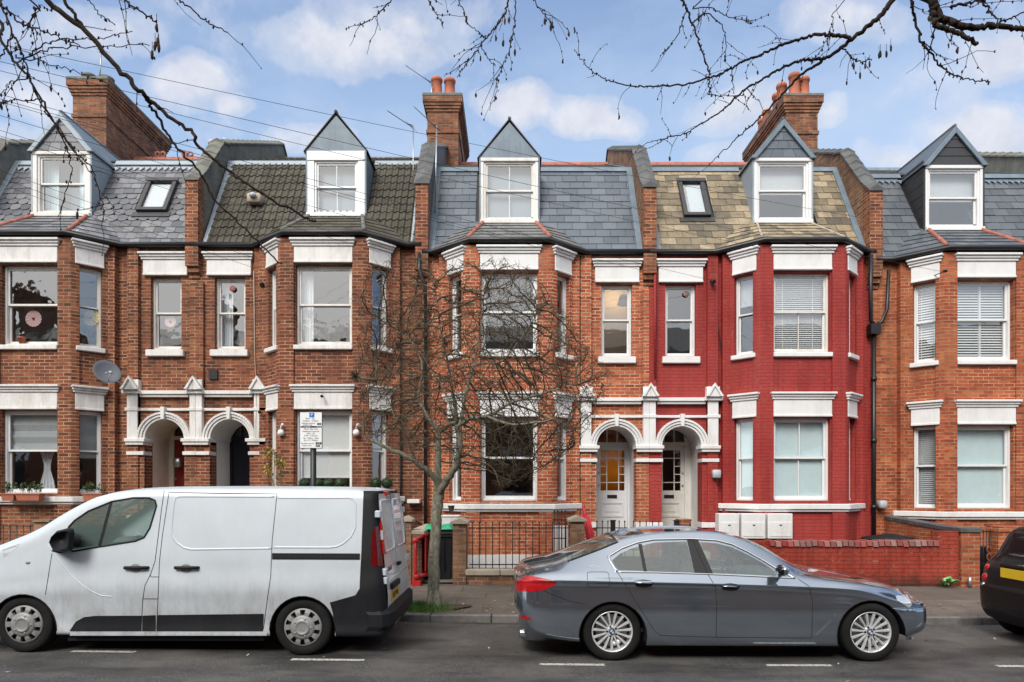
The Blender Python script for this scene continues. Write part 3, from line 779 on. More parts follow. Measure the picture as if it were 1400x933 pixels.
    mb.poly([(ud-.64,yd0+.1,zs1+.05),(ud+.64,yd0+.1,zs1+.05),(ud+.64,yb2+.3,zs1+.05),(ud-.64,yb2+.3,zs1+.05)])
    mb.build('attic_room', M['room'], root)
    # --- skylight
    if c.get('sky'):
        a0_, a1_, z0_, z1_ = c['sky']
        sv = sdir.normalized(); nv = Vector((0,-sv.z,sv.y)); o0 = Vector((0,YM0,ZM0))
        fs = lambda a, k, b: o0 + Vector((a,0,0)) + sv*b + nv*k
        b0_, b1_ = b_of(z0_), b_of(z1_); fr_ = .05
        mb = MB(T)
        for (p0, p1, q0, q1) in ((a0_-.05,a0_+fr_,b0_-.05,b1_+.05), (a1_-fr_,a1_+.05,b0_-.05,b1_+.05), (a0_+fr_,a1_-fr_,b0_-.05,b0_+fr_), (a0_+fr_,a1_-fr_,b1_-fr_,b1_+.05)):
            mb.fbox(fs, p0, p1, -.03, .1, q0, q1)
        mb.fbox(fs, a0_-.14, a1_+.14, -.01, .03, b0_-.2, b0_-.05); mb.fbox(fs, a0_-.09, a1_+.09, .1, .12, b1_-.05, b1_+.07)
        sk = mb.build('skylight', M['slate_black'], root, .006)
        mb = MB(T); mb.fbox(fs, a0_+fr_, a1_-fr_, .05, .06, b0_+fr_, b1_-fr_); mb.build('pane', M['sky_pane'], sk)
        mb = MB(T); mb.fbox(fs, a0_+fr_-.01, a1_-fr_+.01, -.02, .0, b0_+fr_-.01, b1_-fr_+.01); mb.build('blind', M['blind'], sk)
    return root, T

def parapet(root, X, zo, brickm, cop, upper):          # party wall above the roof with its corbelled front pier
    hw = .145
    P = [(14.93,6.95),(14.93,8.80),(15.08,8.92),(16.2,10.28),(16.55,10.42),(YR,12.45),(YR+3,9.9),(YR+3,9.2),(YR,11.5),(16.5,9.6),(15.4,7.6),(15.2,6.95)]
    mb = MB()
    mb.prism([(X-hw,y,z+zo) for y, z in [(14.93,6.95),(14.93,8.80),(15.24,9.06),(15.24,6.95)]], (2*hw,0,0))
    mu = MB(); mu.prism([(X-hw+.004,y,z+zo) for y, z in [(15.243,6.95),(15.243,9.07),(16.2,10.28),(16.55,10.42),(YR,12.45),(YR+3,9.9),(YR+3,9.2),(YR,11.5),(16.5,9.6),(15.4,7.6)]], (2*hw-.008,0,0))
    mu.build('parapet', M[upper], root)
    for i, (pr, z0, z1) in enumerate(((.02,6.84,6.95),(.0,6.72,6.84),(-.03,6.6,6.72),(-.06,6.48,6.6))):
        mb.box(X-hw+.012*i, X+hw-.012*i, 14.95-pr+.045*i, 15.25, z0+zo, z1+zo)
    pw = mb.build('party_wall', M[brickm], root)
    mb = MB()
    segs = [((14.90,8.80),(15.22,9.10)), ((15.2,9.06),(16.22,10.30)), ((16.2,10.30),(16.6,10.46)), ((16.55,10.46),(YR,12.49)), ((YR,12.49),(YR+3,9.95))]
    for si, (p, q) in enumerate(segs):
        n = max(1, int(math.hypot(q[0]-p[0], q[1]-p[1])/.32))
        for i in range(n):
            a = (p[0]+(q[0]-p[0])*i/n, p[1]+(q[1]-p[1])*i/n+zo); b = (p[0]+(q[0]-p[0])*(i+1)/n+.02, p[1]+(q[1]-p[1])*(i+1)/n+.02+zo)
            lf = .03
            A = [(X-hw-.035,a[0],a[1]+.01),(X,a[0],a[1]+.075+lf),(X+hw+.035,a[0],a[1]+.01),(X+hw+.035,a[0],a[1]-.03),(X-hw-.035,a[0],a[1]-.03)]
            Bq = [(X-hw-.035,b[0],b[1]-.01),(X,b[0],b[1]+.06),(X+hw+.035,b[0],b[1]-.01),(X+hw+.035,b[0],b[1]-.05),(X-hw-.035,b[0],b[1]-.05)]
            mb.add(A+Bq, [(i_, (i_+1)%5, 5+(i_+1)%5, 5+i_) for i_ in range(5)]+[(4,3,2,1,0),(5,6,7,8,9)])
    mb.build('coping', M[cop], pw)
    return pw

def chimney(root, x0, x1, y0, y1, z0, z1, brickm, pots, cowl=False):
    mb = MB()
    mb.box(x0, x1, y0, y1, z0, z1-.5)
    for (e, a, b) in ((.03, z1-1.12, z1-1.02), (.03,z1-.5,z1-.42), (.06,z1-.42,z1-.34), (.09,z1-.34,z1-.26), (.12,z1-.26,z1-.1)):
        mb.box(x0-e, x1+e, y0-e, y1+e, a, b)
    ch = mb.build('chimney', M[brickm], root)
    mb = MB(); mb.box(x0-.13, x1+.13, y0-.13, y1+.13, z1-.1, z1)
    mb.box(x0, x1, y0, y1, z1, z1+.06)
    mb.build('chimney_cap', M['coping_moss'], ch, .02)
    for (x, y, r, h) in pots:
        mb = MB(); b = z1+.03
        if cowl:
            mb.lathe((x,y,b), (0,0,1), [(r*1.1,0),(r,.08),(r*.9,h*.5),(r*1.25,h*.55),(r*1.3,h*.8),(r*.8,h),(0,h*1.02)], 14)
        else:
            mb.lathe((x,y,b), (0,0,1), [(r*1.15,0),(r*1.1,.08),(r*.95,.14),(r*.85,h*.82),(r*1.0,h*.84),(r*1.05,h*.93),(r*.95,h),(r*.72,h),(r*.7,h*.6)], 16)
        mb.build('chimney_pot', M['coping_moss' if cowl else 'terracotta'], ch)
    return ch

XA0, XAB, XBC, XCD, XDE, XE1 = -12.52, -7.17, -2.04, 3.12, 8.23, 13.43
houses = {}
houses['A'] = house(dict(k=1, xp=XAB, dr=-1, W=XAB-XA0, zo=.16, uc=3.41, recess=1.1, brick='brick_dark', roof='slate_a', tile='slate', course=.19, sw=.24,
    rounded=(4,5,6,7,8), jit=.03, white='white_flake', fm='frame_old', pm='pane_b', crest=True, flash='lead_pale', zigzag=True, sky=(1.0,1.62,8.35,9.25),
    label='dark brick terraced house at the left end, fish-scale slates, skylight, red front door', wins=dict(gf=dict(fm='frame'), gc1=dict(fm='frame'), gc2=dict(fm='frame')),
    door=dict(mat='door_red', fan='dark_pane', fr='cream', u1=1.1), recess_mats=('brick_dark','cream'), du=0, dorm=dict(slategable='slate_a', cheek='lead_pale', roof='lead', barge='lead_pale', fw=.1), sillmat='white_flake'))
houses['B'] = house(dict(k=2, xp=XAB, dr=1, W=XBC-XAB, zo=.16, uc=3.04, recess=1.1, brick='brick_brown', roof='tile_b', tile='rib', white='white_flake', fm='frame', roof2='tile_b', ridge='coping_moss',
    hip='coping_moss', flash='lead_pale', label='brown brick terraced house behind the van, mossy ribbed roof tiles, wide white dormer',
    wins=dict(d=dict(bars=(1,1)), ff=dict(fm='frame_old', pm='pane_b'), nf=dict(fm='frame_old', pm='pane_b')), door=dict(mat='door_navy', fr='door_navy', u1=1.0), recess_mats=('white','white'),
    dorm=dict(fw=.16, head=.2, roof='tile_b')))
houses['C'] = house(dict(k=3, xp=XCD, dr=-1, W=XCD-XBC, zo=0, uc=3.18, recess=.95, brick='brick_orange', roof='slate_c', tile='slate', course=.235, sw=.36, jit=.004, base=True,
    label='bright orange brick terraced house behind the bare tree, blue slate mansard and amber glazed door', bayroof='slate_flat',
    wins=dict(d=dict(bars=(1,1))), door=dict(mat='door_white', glazed=True, pane='amber', fan='amber_dark', leaded=True), dorm=dict(frame='frame_old')))
houses['D'] = house(dict(k=4, xp=XCD, dr=1, W=XDE-XCD, zo=0, uc=3.24, recess=.95, brick='brick_red_paint', roof='stone_d', tile='slate', course=.22, sw=.34, jit=.03,
    label='terraced house painted deep red with yellowish stone roof tiles and a skylight', bayroof='stone_d', hip='stone', leadhip=True, sky=(.98,1.52,8.4,9.45),
    wins=dict(gf=dict(bars=(1,1)), ff=dict(bars=(0,1), fm='frame_old')), door=dict(mat='door_cream', glazed=True, pane='dark_pane', fan='dark_pane', fr='door_cream'), recess_mats=('brick_red_paint','white'),
    dorm=dict(slategable='slate_c', barge='lead', cheek='lead_pale')))
houses['E'] = house(dict(k=5, xp=XE1, dr=-1, W=XE1-XDE, zo=-.17, uc=3.05, recess=.95, brick='brick_rust', roof='slate_e', tile='slate', course=.24, sw=.36, jit=.006, zigzag=True,
    label='rust orange brick terraced house at the right end, dark slate roof and slatted window blinds', ridge='lead',
    wins={}, door=dict(mat='door_navy'), recess_mats=('white','white'), dorm=dict(slategable='slate_black', bigslate=True, cheek='slate_black', slatecheek=True, barge='lead', roof='slate_e', frame='frame', fw=.06)))
hr = {k: v[0] for k, v in houses.items()}; HT = {k: v[1] for k, v in houses.items()}
parapet(hr['A'], XA0, .16, 'brick_stock', 'coping_moss', 'coping_moss')
parapet(hr['A'], XAB-.07, .16, 'brick_dark', 'coping_moss', 'coping_moss')
parapet(hr['B'], XBC, .08, 'brick_brown', 'coping', 'coping')
parapet(hr['C'], XCD, 0, 'brick_dark', 'coping', 'brick_stock')
parapet(hr['D'], XDE, -.08, 'brick_dark', 'coping', 'brick_stock')
parapet(hr['E'], XE1, -.17, 'brick_rust', 'coping_moss', 'coping_moss')
chimney(hr['A'], XA0-.1, XA0+.86, 19.0, 22.3, 10.6, 13.75, 'brick_sooty', [(XA0+.2,19.3,.17,.26),(XA0+.62,19.4,.17,.26),(XA0+.4,20.3,.17,.26),(XA0+.4,21.4,.17,.26)], True)
chimney(hr['C'], XBC-.42, XBC+.48, 19.2, 22.2, 10.6, 13.40, 'brick_sooty', [(XBC-.18,19.5,.17,.62),(XBC+.2,19.55,.17,.62),(XBC+.05,20.6,.17,.62),(XBC+.05,21.5,.17,.62)])
chimney(hr['D'], XDE-.44, XDE+.46, 18.8, 21.9, 10.3, 13.15, 'brick_sooty', [(XDE-.1,19.05,.16,.72),(XDE+.22,19.15,.16,.66),(XDE-.28,19.5,.15,.7),(XDE-.2,20.0,.16,.7),(XDE+.1,20.3,.16,.66),(XDE-.25,20.7,.15,.6),(XDE-.2,21.2,.15,.6),(XDE+.1,21.5,.15,.6)])
# rainwater pipes belong to the house they drain
mb = MB(); x = XBC+.05
mb.tube([(x-.1,14.93,7.28),(x-.1,14.88,6.9),(x+.03,14.86,6.5),(x+.03,14.98,6.2),(x+.03,14.98,.2)], .045, 8); mb.tube([(x+.03,14.98,z) for z in (3.2,3.3)], .06, 8); mb.tube([(x+.03,14.98,z) for z in (5.4,5.5)], .06, 8)
mb.tube([(x-.55,15.02,3.1),(x-.55,15.02,.4)], .03, 6); mb.tube([(x-.55,15.02,1.3),(x-.2,15.0,1.25),(x+.0,15.0,1.1)], .02, 6)
mb.build('downpipe', M['black'], hr['B'])
mb = MB(); x = XDE-.04
mb.tube([(x-.1,14.9,7.25),(x-.12,14.88,6.4),(x-.1,14.9,5.75),(x,14.93,5.65)], .045, 8); mb.tube([(x+.3,14.9,6.9),(x+.26,14.9,6.0),(x+.14,14.9,5.72),(x,14.93,5.65)], .04, 8)
mb.box(x-.12, x+.1, 14.85, 15.05, 5.45, 5.68); mb.tube([(x,14.97,5.5),(x,14.97,.1)], .05, 8)
for z in (1.5, 3.0, 4.4): mb.tube([(x,14.97,z),(x,14.97,z+.1)], .065, 8)
mb.build('downpipe', M['black'], hr['D'])
mb = MB(); mb.tube([(XCD+.12,14.98,7.3),(XCD+.12,14.98,4.5)], .03, 6); mb.build('downpipe', M['brick_red_paint'], hr['D'])
# ------------------------------------------------------------------ ground, road, pavement
YK = 9.68                    # kerb face
def strip(mb, y0, y1, dz, x0=-60, x1=60, n=60, mi=0, z2=None):
    for i in range(n):
        a, b = x0+(x1-x0)*i/n, x0+(x1-x0)*(i+1)/n
        h0 = dz; h1 = dz if z2 is None else z2
        mb.add([(a,y0,gz(a)+h0),(b,y0,gz(b)+h0),(b,y1,gz(b)+h1),(a,y1,gz(a)+h1)], [(0,1,2,3)])
def mat_asphalt():
    t = NT('wet_patched_asphalt'); v = t.tc('Object')
    f = t.noise(v, 95, 4, .75); g_ = t.noise(v, 1.1, 6, .65); k = t.noise(t.mapv(v, (.35,1,1)), 1.6, 5, .6)
    c = t.ramp(f, [(.38, (.016,.016,.016)), (.5, (.062,.06,.058)), (.62, (.16,.153,.147)), (.7, (.36,.345,.33))])
    c = t.mix(t.ramp(g_, [(.42, 0.0), (.66, .75)]), c, (.125,.118,.108))
    c = t.mix(t.ramp(k, [(.46, 0.0), (.64, .8)]), c, (.028,.027,.027))
    vo = t.n('ShaderNodeTexVoronoi', feature='DISTANCE_TO_EDGE'); vo.inputs['Scale'].default_value = .55
    t.l(t.n('ShaderNodeVectorMath', operation='ADD').outputs[0], vo.inputs['Vector']) if False else None
    wv = t.n('ShaderNodeVectorMath', operation='ADD'); t.l(v, wv.inputs[0])
    ns = t.n('ShaderNodeTexNoise'); ns.inputs['Scale'].default_value = 2.2; ns.inputs['Detail'].default_value = 5; t.l(v, ns.inputs['Vector'])
    t.l(ns.outputs['Color'], wv.inputs[1]); t.l(wv.outputs[0], vo.inputs['Vector'])
    cr = t.ramp(vo.outputs['Distance'], [(.0, .35), (.008, 0.0)])
    c = t.mix(cr, c, (.01,.01,.01))
    spk = t.ramp(t.noise(v, 38, 2, .5), [(.70, 0.0), (.725, .8)]); c = t.mix(spk, c, (.22,.2,.17))
    r = t.ramp(k, [(.35, .82), (.7, .5)])
    t.pbr(c, r, 0, .4, t.bump(f, .7, .006)); return t.m
def mat_paving():
    t = NT('paving_slabs'); uv = t.tc('UV'); v = t.tc('Object')
    br = t.n('ShaderNodeTexBrick', offset=.5); t.l(uv, br.inputs['Vector'])
    for k, x in (('Scale',1),('Mortar Size',.007),('Brick Width',.9),('Row Height',.62),('Bias',0)): br.inputs[k].default_value = x
    br.inputs['Color1'].default_value = (.115,.098,.08,1); br.inputs['Color2'].default_value = (.17,.145,.12,1); br.inputs['Mortar'].default_value = (.05,.042,.034,1)
    c = t.mix(t.ramp(t.noise(v, 2.4, 6, .7), [(.35, 0.0), (.7, .7)]), br.outputs['Color'], (.085,.07,.054))
    c = t.mix(.5, c, t.mix(t.noise(v, 70, 4, .65), (.3,.3,.3), (.7,.7,.7)), 'OVERLAY')
    spk = t.ramp(t.noise(v, 24, 2, .5), [(.74, 0.0), (.76, .7)]); c = t.mix(spk, c, (.3,.26,.2))
    t.pbr(c, t.ramp(t.noise(v, 3, 4), [(.3, .55), (.7, .85)]), 0, .4, t.bump(t.math('SUBTRACT', t.noise(v, 40, 4), br.outputs['Fac']), .3, .006)); return t.m
M['asphalt'] = mat_asphalt(); M['paving'] = mat_paving()
M['kerbstone'] = mat_plain('granite_kerb', (.16,.15,.14), .75, var=.3, scale=6, bump=.3, dirt=(.05,.047,.043), streak=.3)
M['earth'] = mat_plain('garden_earth', (.06,.047,.034), .95, var=.4, scale=7, bump=.6)
M['concrete'] = mat_plain('garden_concrete', (.2,.185,.16), .85, var=.25, bump=.3, dirt=(.09,.08,.065))
mb = MB(); mb.poly([(-1500,-600,-1.2),(1500,-600,-1.2),(1500,2500,-1.2),(-1500,2500,-1.2)]); kind(mb.build('ground', M['earth']))
mb = MB(); strip(mb, 1.9, YK, 0); kind(mb.build('road', M['asphalt']))
mb = MB(); strip(mb, YK+.13, 12.62, .104, z2=.13); strip(mb, -3.0, 1.77, .104); kind(mb.build('pavement', M['paving']))
mb = MB()
for y0, y1 in ((YK, YK+.13), (1.77, 1.9)):
    x = -30.0
    while x < 40:
        L = .9; z = gz(x+.45); dz = random.uniform(-.004, .004)
        mb.box(x+.004, x+L-.004, y0+random.uniform(-.004,.004), y1, z-.25, z+.108+dz); x += L
kind(mb.build('kerb', M['kerbstone'], None, .014))
mb = MB(); strip(mb, 12.62, 16.0, .16); kind(mb.build('garden_ground', M['concrete']))
def mat_line():
    t = NT('worn_road_paint'); v = t.tc('Object')
    c = t.mix(t.ramp(t.noise(v, 30, 5, .7), [(.5, 0.0), (.62, 1.0)]), (.55,.54,.5), (.09,.087,.083))
    t.pbr(c, .7, 0, .4); return t.m
M['road_line'] = mat_line()
for (p0, p1, py) in ((98,185,898.5), (398,498,906.5), (737,827,909.5), (1048,1137,909.5), (1363,1450,910)):
    d = F*(EYE-.0)/(py-HY); mb = MB(); x0, x1 = (p0-CX)*d/F, (p1-CX)*d/F; n = 6
    for i in range(n):
        a, b = x0+(x1-x0)*i/n, x0+(x1-x0)*(i+1)/n
        mb.add([(a,d-.04,gz(a)+.004),(b,d-.04,gz(b)+.004),(b,d+.04,gz(b)+.004),(a,d+.04,gz(a)+.004)], [(0,1,2,3)])
    kind(mb.build('road_marking', M['road_line']))
# ------------------------------------------------------------------ vehicles
def pchip(xs, ys):
    n = len(xs); h = [xs[i+1]-xs[i] for i in range(n-1)]; dl = [(ys[i+1]-ys[i])/h[i] for i in range(n-1)]
    m = [dl[0]] + [0 if dl[i-1]*dl[i] <= 0 else 3*(h[i-1]+h[i])/((2*h[i]+h[i-1])/dl[i-1]+(h[i]+2*h[i-1])/dl[i]) for i in range(1, n-1)] + [dl[-1]]
    def f(x):
        if x <= xs[0]: return ys[0]
        if x >= xs[-1]: return ys[-1]
        i = max(k for k in range(n-1) if xs[k] <= x); t = (x-xs[i])/h[i]
        return (2*t**3-3*t*t+1)*ys[i] + (t**3-2*t*t+t)*h[i]*m[i] + (-2*t**3+3*t*t)*ys[i+1] + (t**3-t*t)*h[i]*m[i+1]
    return f
def catmull(P, m):
    out = []; n = len(P)
    for i in range(n-1):
        p0, p1, p2, p3 = P[max(i-1,0)], P[i], P[i+1], P[min(i+2,n-1)]
        for k in range(m):
            t = k/m
            out.append(.5*((2*p1)+(p2-p0)*t+(2*p0-5*p1+4*p2-p3)*t*t+(3*p1-p0-3*p2+p3)*t**3))
    out.append(P[-1].copy()); return out
EYEV = Vector((0,0,EYE))
def ray(px, py): return Vector(((px-CX)/F, 1.0, (HY-py)/F))
def proj(p): return (CX + p.x*F/p.y, HY - (p.z-EYE)*F/p.y)
def inside(pt, poly):
    x, y = pt; r = False; n = len(poly)
    for i in range(n):
        x1, y1 = poly[i]; x2, y2 = poly[(i+1) % n]
        if (y1 > y) != (y2 > y) and x < (x2-x1)*(y-y1)/(y2-y1)+x1: r = not r
    return r
def smooth_poly(P, m=4):
    n = len(P); V = [Vector(p) for p in P]; out = []
    for i in range(n):
        p0, p1, p2, p3 = V[i-1], V[i], V[(i+1)%n], V[(i+2)%n]
        for k in range(m):
            t = k/m; q = .5*((2*p1)+(p2-p0)*t+(2*p0-5*p1+4*p2-p3)*t*t+(3*p1-p0-3*p2+p3)*t**3); out.append((q.x, q.y))
    return out
def circle_px(cx, cy, rx, ry, n=30): return [(cx+math.cos(2*math.pi*k/n)*rx, cy+math.sin(2*math.pi*k/n)*ry) for k in range(n)]

class Shell:                       # the near half of a symmetrical body skin; panels are cut out of it along traced seams
    def __init__(s, cy, rings, cap0=True, cap1=True):
        s.cy = cy; s.bm = bmesh.new(); L = s.bm.faces.layers.int.new('part'); s.L = L
        V = [[s.bm.verts.new(p) for p in r] for r in rings]
        for i in range(len(V)-1):
            for j in range(len(V[0])-1):
                s.bm.faces.new((V[i][j], V[i+1][j], V[i+1][j+1], V[i][j+1]))
        for do, r in ((cap0, V[0]), (cap1, V[-1])):
            if do:
                pts = [v.co for v in r]; c = Vector((sum(p.x for p in pts)/len(pts), cy, 0))
                mids = [s.bm.verts.new((v.co.x, cy, v.co.z)) for v in r[:-1]] + [r[-1]]
                for j in range(len(r)-1):
                    q = [r[j], r[j+1]] + ([mids[j+1]] if mids[j+1] is not r[j+1] else []) + [mids[j]]
                    try: s.bm.faces.new(q)
                    except ValueError: pass
        bmesh.ops.recalc_face_normals(s.bm, faces=s.bm.faces)
        s.bvh = BVHTree.FromBMesh(s.bm)
        s.deep = cy - .25
        s.keep = []
    def cut(s, poly, idx, ydeep=None, only=None):
        bm = s.bm; yd = s.deep if ydeep is None else ydeep
        for i in range(len(poly)):
            a, b = poly[i], poly[(i+1) % len(poly)]
            x0, x1 = min(a[0],b[0])-3, max(a[0],b[0])+3; y0, y1 = min(a[1],b[1])-3, max(a[1],b[1])+3
            no = ray(*a).cross(ray(*b))
            if no.length < 1e-9: continue
            fs = []
            for f in bm.faces:
                if f.calc_center_median().y > yd: continue
                P = [proj(v.co) for v in f.verts]
                if max(p[0] for p in P) < x0 or min(p[0] for p in P) > x1 or max(p[1] for p in P) < y0 or min(p[1] for p in P) > y1: continue
                fs.append(f)
            if not fs: continue
            ge = list({e for f in fs for e in f.edges}); gv = list({v for f in fs for v in f.verts})
            bmesh.ops.bisect_plane(bm, geom=fs+ge+gv, dist=1e-5, plane_co=EYEV, plane_no=no.normalized())
        n = 0
        for f in bm.faces:
            c = f.calc_center_median()
            if c.y > yd: continue
            if only is not None and f[s.L] not in only: continue
            if inside(proj(c), poly): f[s.L] = idx; n += 1
        return n
    def mark(s, fn, idx):
        for f in s.bm.faces:
            if fn(f.calc_center_median(), f): f[s.L] = idx
    def finish(s):
        bm = s.bm; bm.normal_update()
        s.nrm = {v: v.normal.copy() for v in bm.verts}
        for v in bm.verts:                              # keep the centre seam smooth
            if abs(v.co.y - s.cy) < 1e-4:
                q = s.nrm[v]; q.y = 0; s.nrm[v] = q.normalized() if q.length > 1e-6 else q
        s.groups = {}
        for f in bm.faces: s.groups.setdefault(f[s.L], []).append(f)
    def export(s, idx, name, mats, parent, mode='join', off=0.0):
        faces = [f for i in (idx if isinstance(idx, (list, tuple)) else [idx]) for f in s.groups.get(i, [])]
        outs = []
        for sides in ([(1,-1)] if mode == 'join' else [(1,)] if mode == 'near' else [(1,), (-1,)]):
            vm = {}; vs = []; ns = []; fs = []
            for sd in sides:
                for f in faces:
                    ix = []
                    for v in f.verts:
                        key = (v, 0 if abs(v.co.y-s.cy) < 1e-4 else sd)
                        if key not in vm:
                            n = s.nrm[v].copy(); p = v.co + n*off
                            if sd < 0: p = Vector((p.x, 2*s.cy-p.y, p.z)); n.y = -n.y
                            vm[key] = len(vs); vs.append(p); ns.append(n)
                        ix.append(vm[key])
                    fs.append(ix if sd > 0 else ix[::-1])
            org = ORG.get(parent.as_pointer(), Vector())
            me = bpy.data.meshes.new(name); me.from_pydata([tuple(p-org) for p in vs], [], fs)
            me.polygons.foreach_set('use_smooth', [True]*len(fs))
            for m in (mats if isinstance(mats, (list, tuple)) else [mats]): me.materials.append(m)
            me.normals_split_custom_set_from_vertices([tuple(n) for n in ns])
            o = bpy.data.objects.new(name, me); COL.objects.link(o); o.parent = parent; ORG[o.as_pointer()] = org
            outs.append(o)
        return outs
    def hit(s, px, py, off=.002):
        d = ray(px, py).normalized(); loc, n, i, t = s.bvh.ray_cast(EYEV, d)
        if loc is None: return None
        return loc - d*off
    def line(s, P, off=.002, step=4):
        out = []
        for i in range(len(P)-1):
            L = max(1, int(math.hypot(P[i+1][0]-P[i][0], P[i+1][1]-P[i][1])/step))
            for k in range(L + (1 if i == len(P)-2 else 0)):
                t = k/L; h = s.hit(P[i][0]+(P[i+1][0]-P[i][0])*t, P[i][1]+(P[i+1][1]-P[i][1])*t, off)
                if h is not None: out.append(h)
        return out
def mirror_mb(mb, cy):
    n = len(mb.v); mb.v += [Vector((p.x, 2*cy-p.y, p.z)) for p in mb.v]
    mb.f += [[i+n for i in f][::-1] for f in mb.f]; mb.mi += mb.mi; mb.ti += mb.ti; mb.sm += mb.sm

def pair(mb, cy, name, mats, root, bevel=0):           # the same part on the near and on the far side, two objects
    mb.build(name, mats, root, bevel); mb.v = [Vector((p.x, 2*cy-p.y, p.z)) for p in mb.v]; mb.f = [f[::-1] for f in mb.f]
    mb.build(name, mats, root, bevel)

def wheel(parent, c, side, r, w, style, org_parent):
    c = Vector(c); ax = Vector((0,-side,0))            # outward
    mb = MB(); rr = r*.70 if style == 'alloy' else r*.66
    mb.lathe(c, ax, [(rr*.96,-w),(rr,-w*.98),(r*.93,-w),(r*.985,-w*.88),(r,-w*.7),(r,-w*.3),(r*.985,-.018),(r*.95,-.002),(r*.88,.006),(r*.80,.008),(rr*1.02,.002),(rr*.985,-.012)], 48)
    for k in (.3, .5, .7):
        mb.lathe(c, ax, [(r+.001,-w*k-.004),(r-.006,-w*k),(r+.001,-w*k+.004)], 48)
    o = mb.build('wheel', M['rubber'], parent)
    if style == 'alloy':
        mb = MB()
        mb.lathe(c, ax, [(rr*.99,-.012),(rr*1.0,-.002),(rr*.965,.0),(rr*.93,-.012),(rr*.915,-.05),(rr*.9,-.14)], 48)
        for k in range(15):
            t = 2*math.pi*k/15 + .1
            u = Vector((math.cos(t),0,math.sin(t))); v = Vector((-math.sin(t),0,math.cos(t)))
            P = []
            for (q, hw, h) in ((.17,.013,-.028),(.5,.0105,-.018),(.93,.016,-.006)):
                for sgn, dh in ((-1,-.022),(-.55,0),(.55,0),(1,-.022)):
                    P.append(c + u*rr*q + v*hw*sgn*1.15 + ax*(h+dh))
            fs = []
            for i in range(2):
                for j in range(3): fs.append((i*4+j, i*4+j+1, (i+1)*4+j+1, (i+1)*4+j))
                fs.append((i*4+3, i*4, (i+1)*4, (i+1)*4+3))
            mb.add(P, fs)
        mb.lathe(c, ax, [(rr*.3,-.06),(rr*.29,-.035),(rr*.24,-.026),(rr*.2,-.024),(.036,-.022),(.034,-.03),(0,-.03)], 24)
        mb.build('rim', M['alloy'], o)
        mb = MB()
        for k in range(5):
            t = 2*math.pi*(k+.5)/5; mb.lathe(c+Vector((math.cos(t)*.055,0,math.sin(t)*.055)), ax, [(.0,-.0225),(.013,-.0225),(.014,-.03)], 10)
        mb.lathe(c, ax, [(rr*.9,-.12),(0,-.12)], 32)
        mb.build('hub', M['black'], o)
        mb = MB(); mb.lathe(c, ax, [(rr*.78,-.085),(rr*.78,-.09),(rr*.3,-.09)], 32); mb.lathe(c, ax, [(rr*.3,-.1),(rr*.78,-.1)], 32); mb.build('brake_disc', M['steel'], o)
        mb = MB()
        mb.lathe(c, ax, [(.034,-.02),(.032,-.012),(.024,-.012)], 20, 0); mb.lathe(c, ax, [(.024,-.0118),(0,-.0118)], 20, 2)
        for k in (0, 2):
            P = [c+ax*(-.0105)] + [c+ax*(-.0105)+Vector((math.cos(t),0,math.sin(t)))*.0235 for t in [math.pi/2*k + math.pi/2*i/5 for i in range(6)]]
            mb.add(P, [list(range(7))], 1)
        mb.build('hub_badge', [M['black'], M['badge_blue'], M['white_plastic']], o)
    elif style == 'cover':
        mb = MB()
        mb.lathe(c, ax, [(rr*1.0,-.015),(rr*1.0,.004),(rr*.96,.012),(rr*.92,.012)], 48)
        N = 10
        for k in range(N):                              # raised tabs between ten square openings
            t0 = 2*math.pi*k/N; tw = 2*math.pi/N*.5
            P = []
            for q, h in ((rr*.62,.026),(rr*.8,.024),(rr*.94,.014)):
                for j in range(4):
                    t = t0 + tw*(j/3-.5); P.append(c+Vector((math.cos(t)*q,0,math.sin(t)*q))+ax*h)
            fs = [(i*4+j, i*4+j+1, (i+1)*4+j+1, (i+1)*4+j) for i in range(2) for j in range(3)]
            n0 = len(P); P += [p - ax*.05 for p in P]
            fs += [(i*4, (i+1)*4, n0+(i+1)*4, n0+i*4) for i in range(2)] + [(i*4+3, n0+i*4+3, n0+(i+1)*4+3, (i+1)*4+3) for i in range(2)]
            mb.add(P, fs)
        mb.lathe(c, ax, [(rr*.64,-.01),(rr*.64,.026),(rr*.52,.034),(rr*.40,.036),(rr*.38,.046),(rr*.34,.05),(rr*.3,.042),(rr*.2,.04),(0,.04)], 40)
        for k in range(5):
            t = 2*math.pi*k/5; q = rr*.46
            mb.lathe(c+Vector((math.cos(t)*q,0,math.sin(t)*q)), ax, [(.016,.033),(.012,.04),(0,.041)], 8)
        mb.build('wheel_cover', M['cover'], o)
        mb = MB(); mb.lathe(c, ax, [(rr*.97,-.03),(0,-.03)], 32); mb.build('rim', M['black'], o)
    else:
        mb = MB(); mb.lathe(c, ax, [(rr*.99,-.01),(rr*.9,-.03),(rr*.3,-.02),(0,-.015)], 32); mb.build('rim', M['steel'], o)
    return o

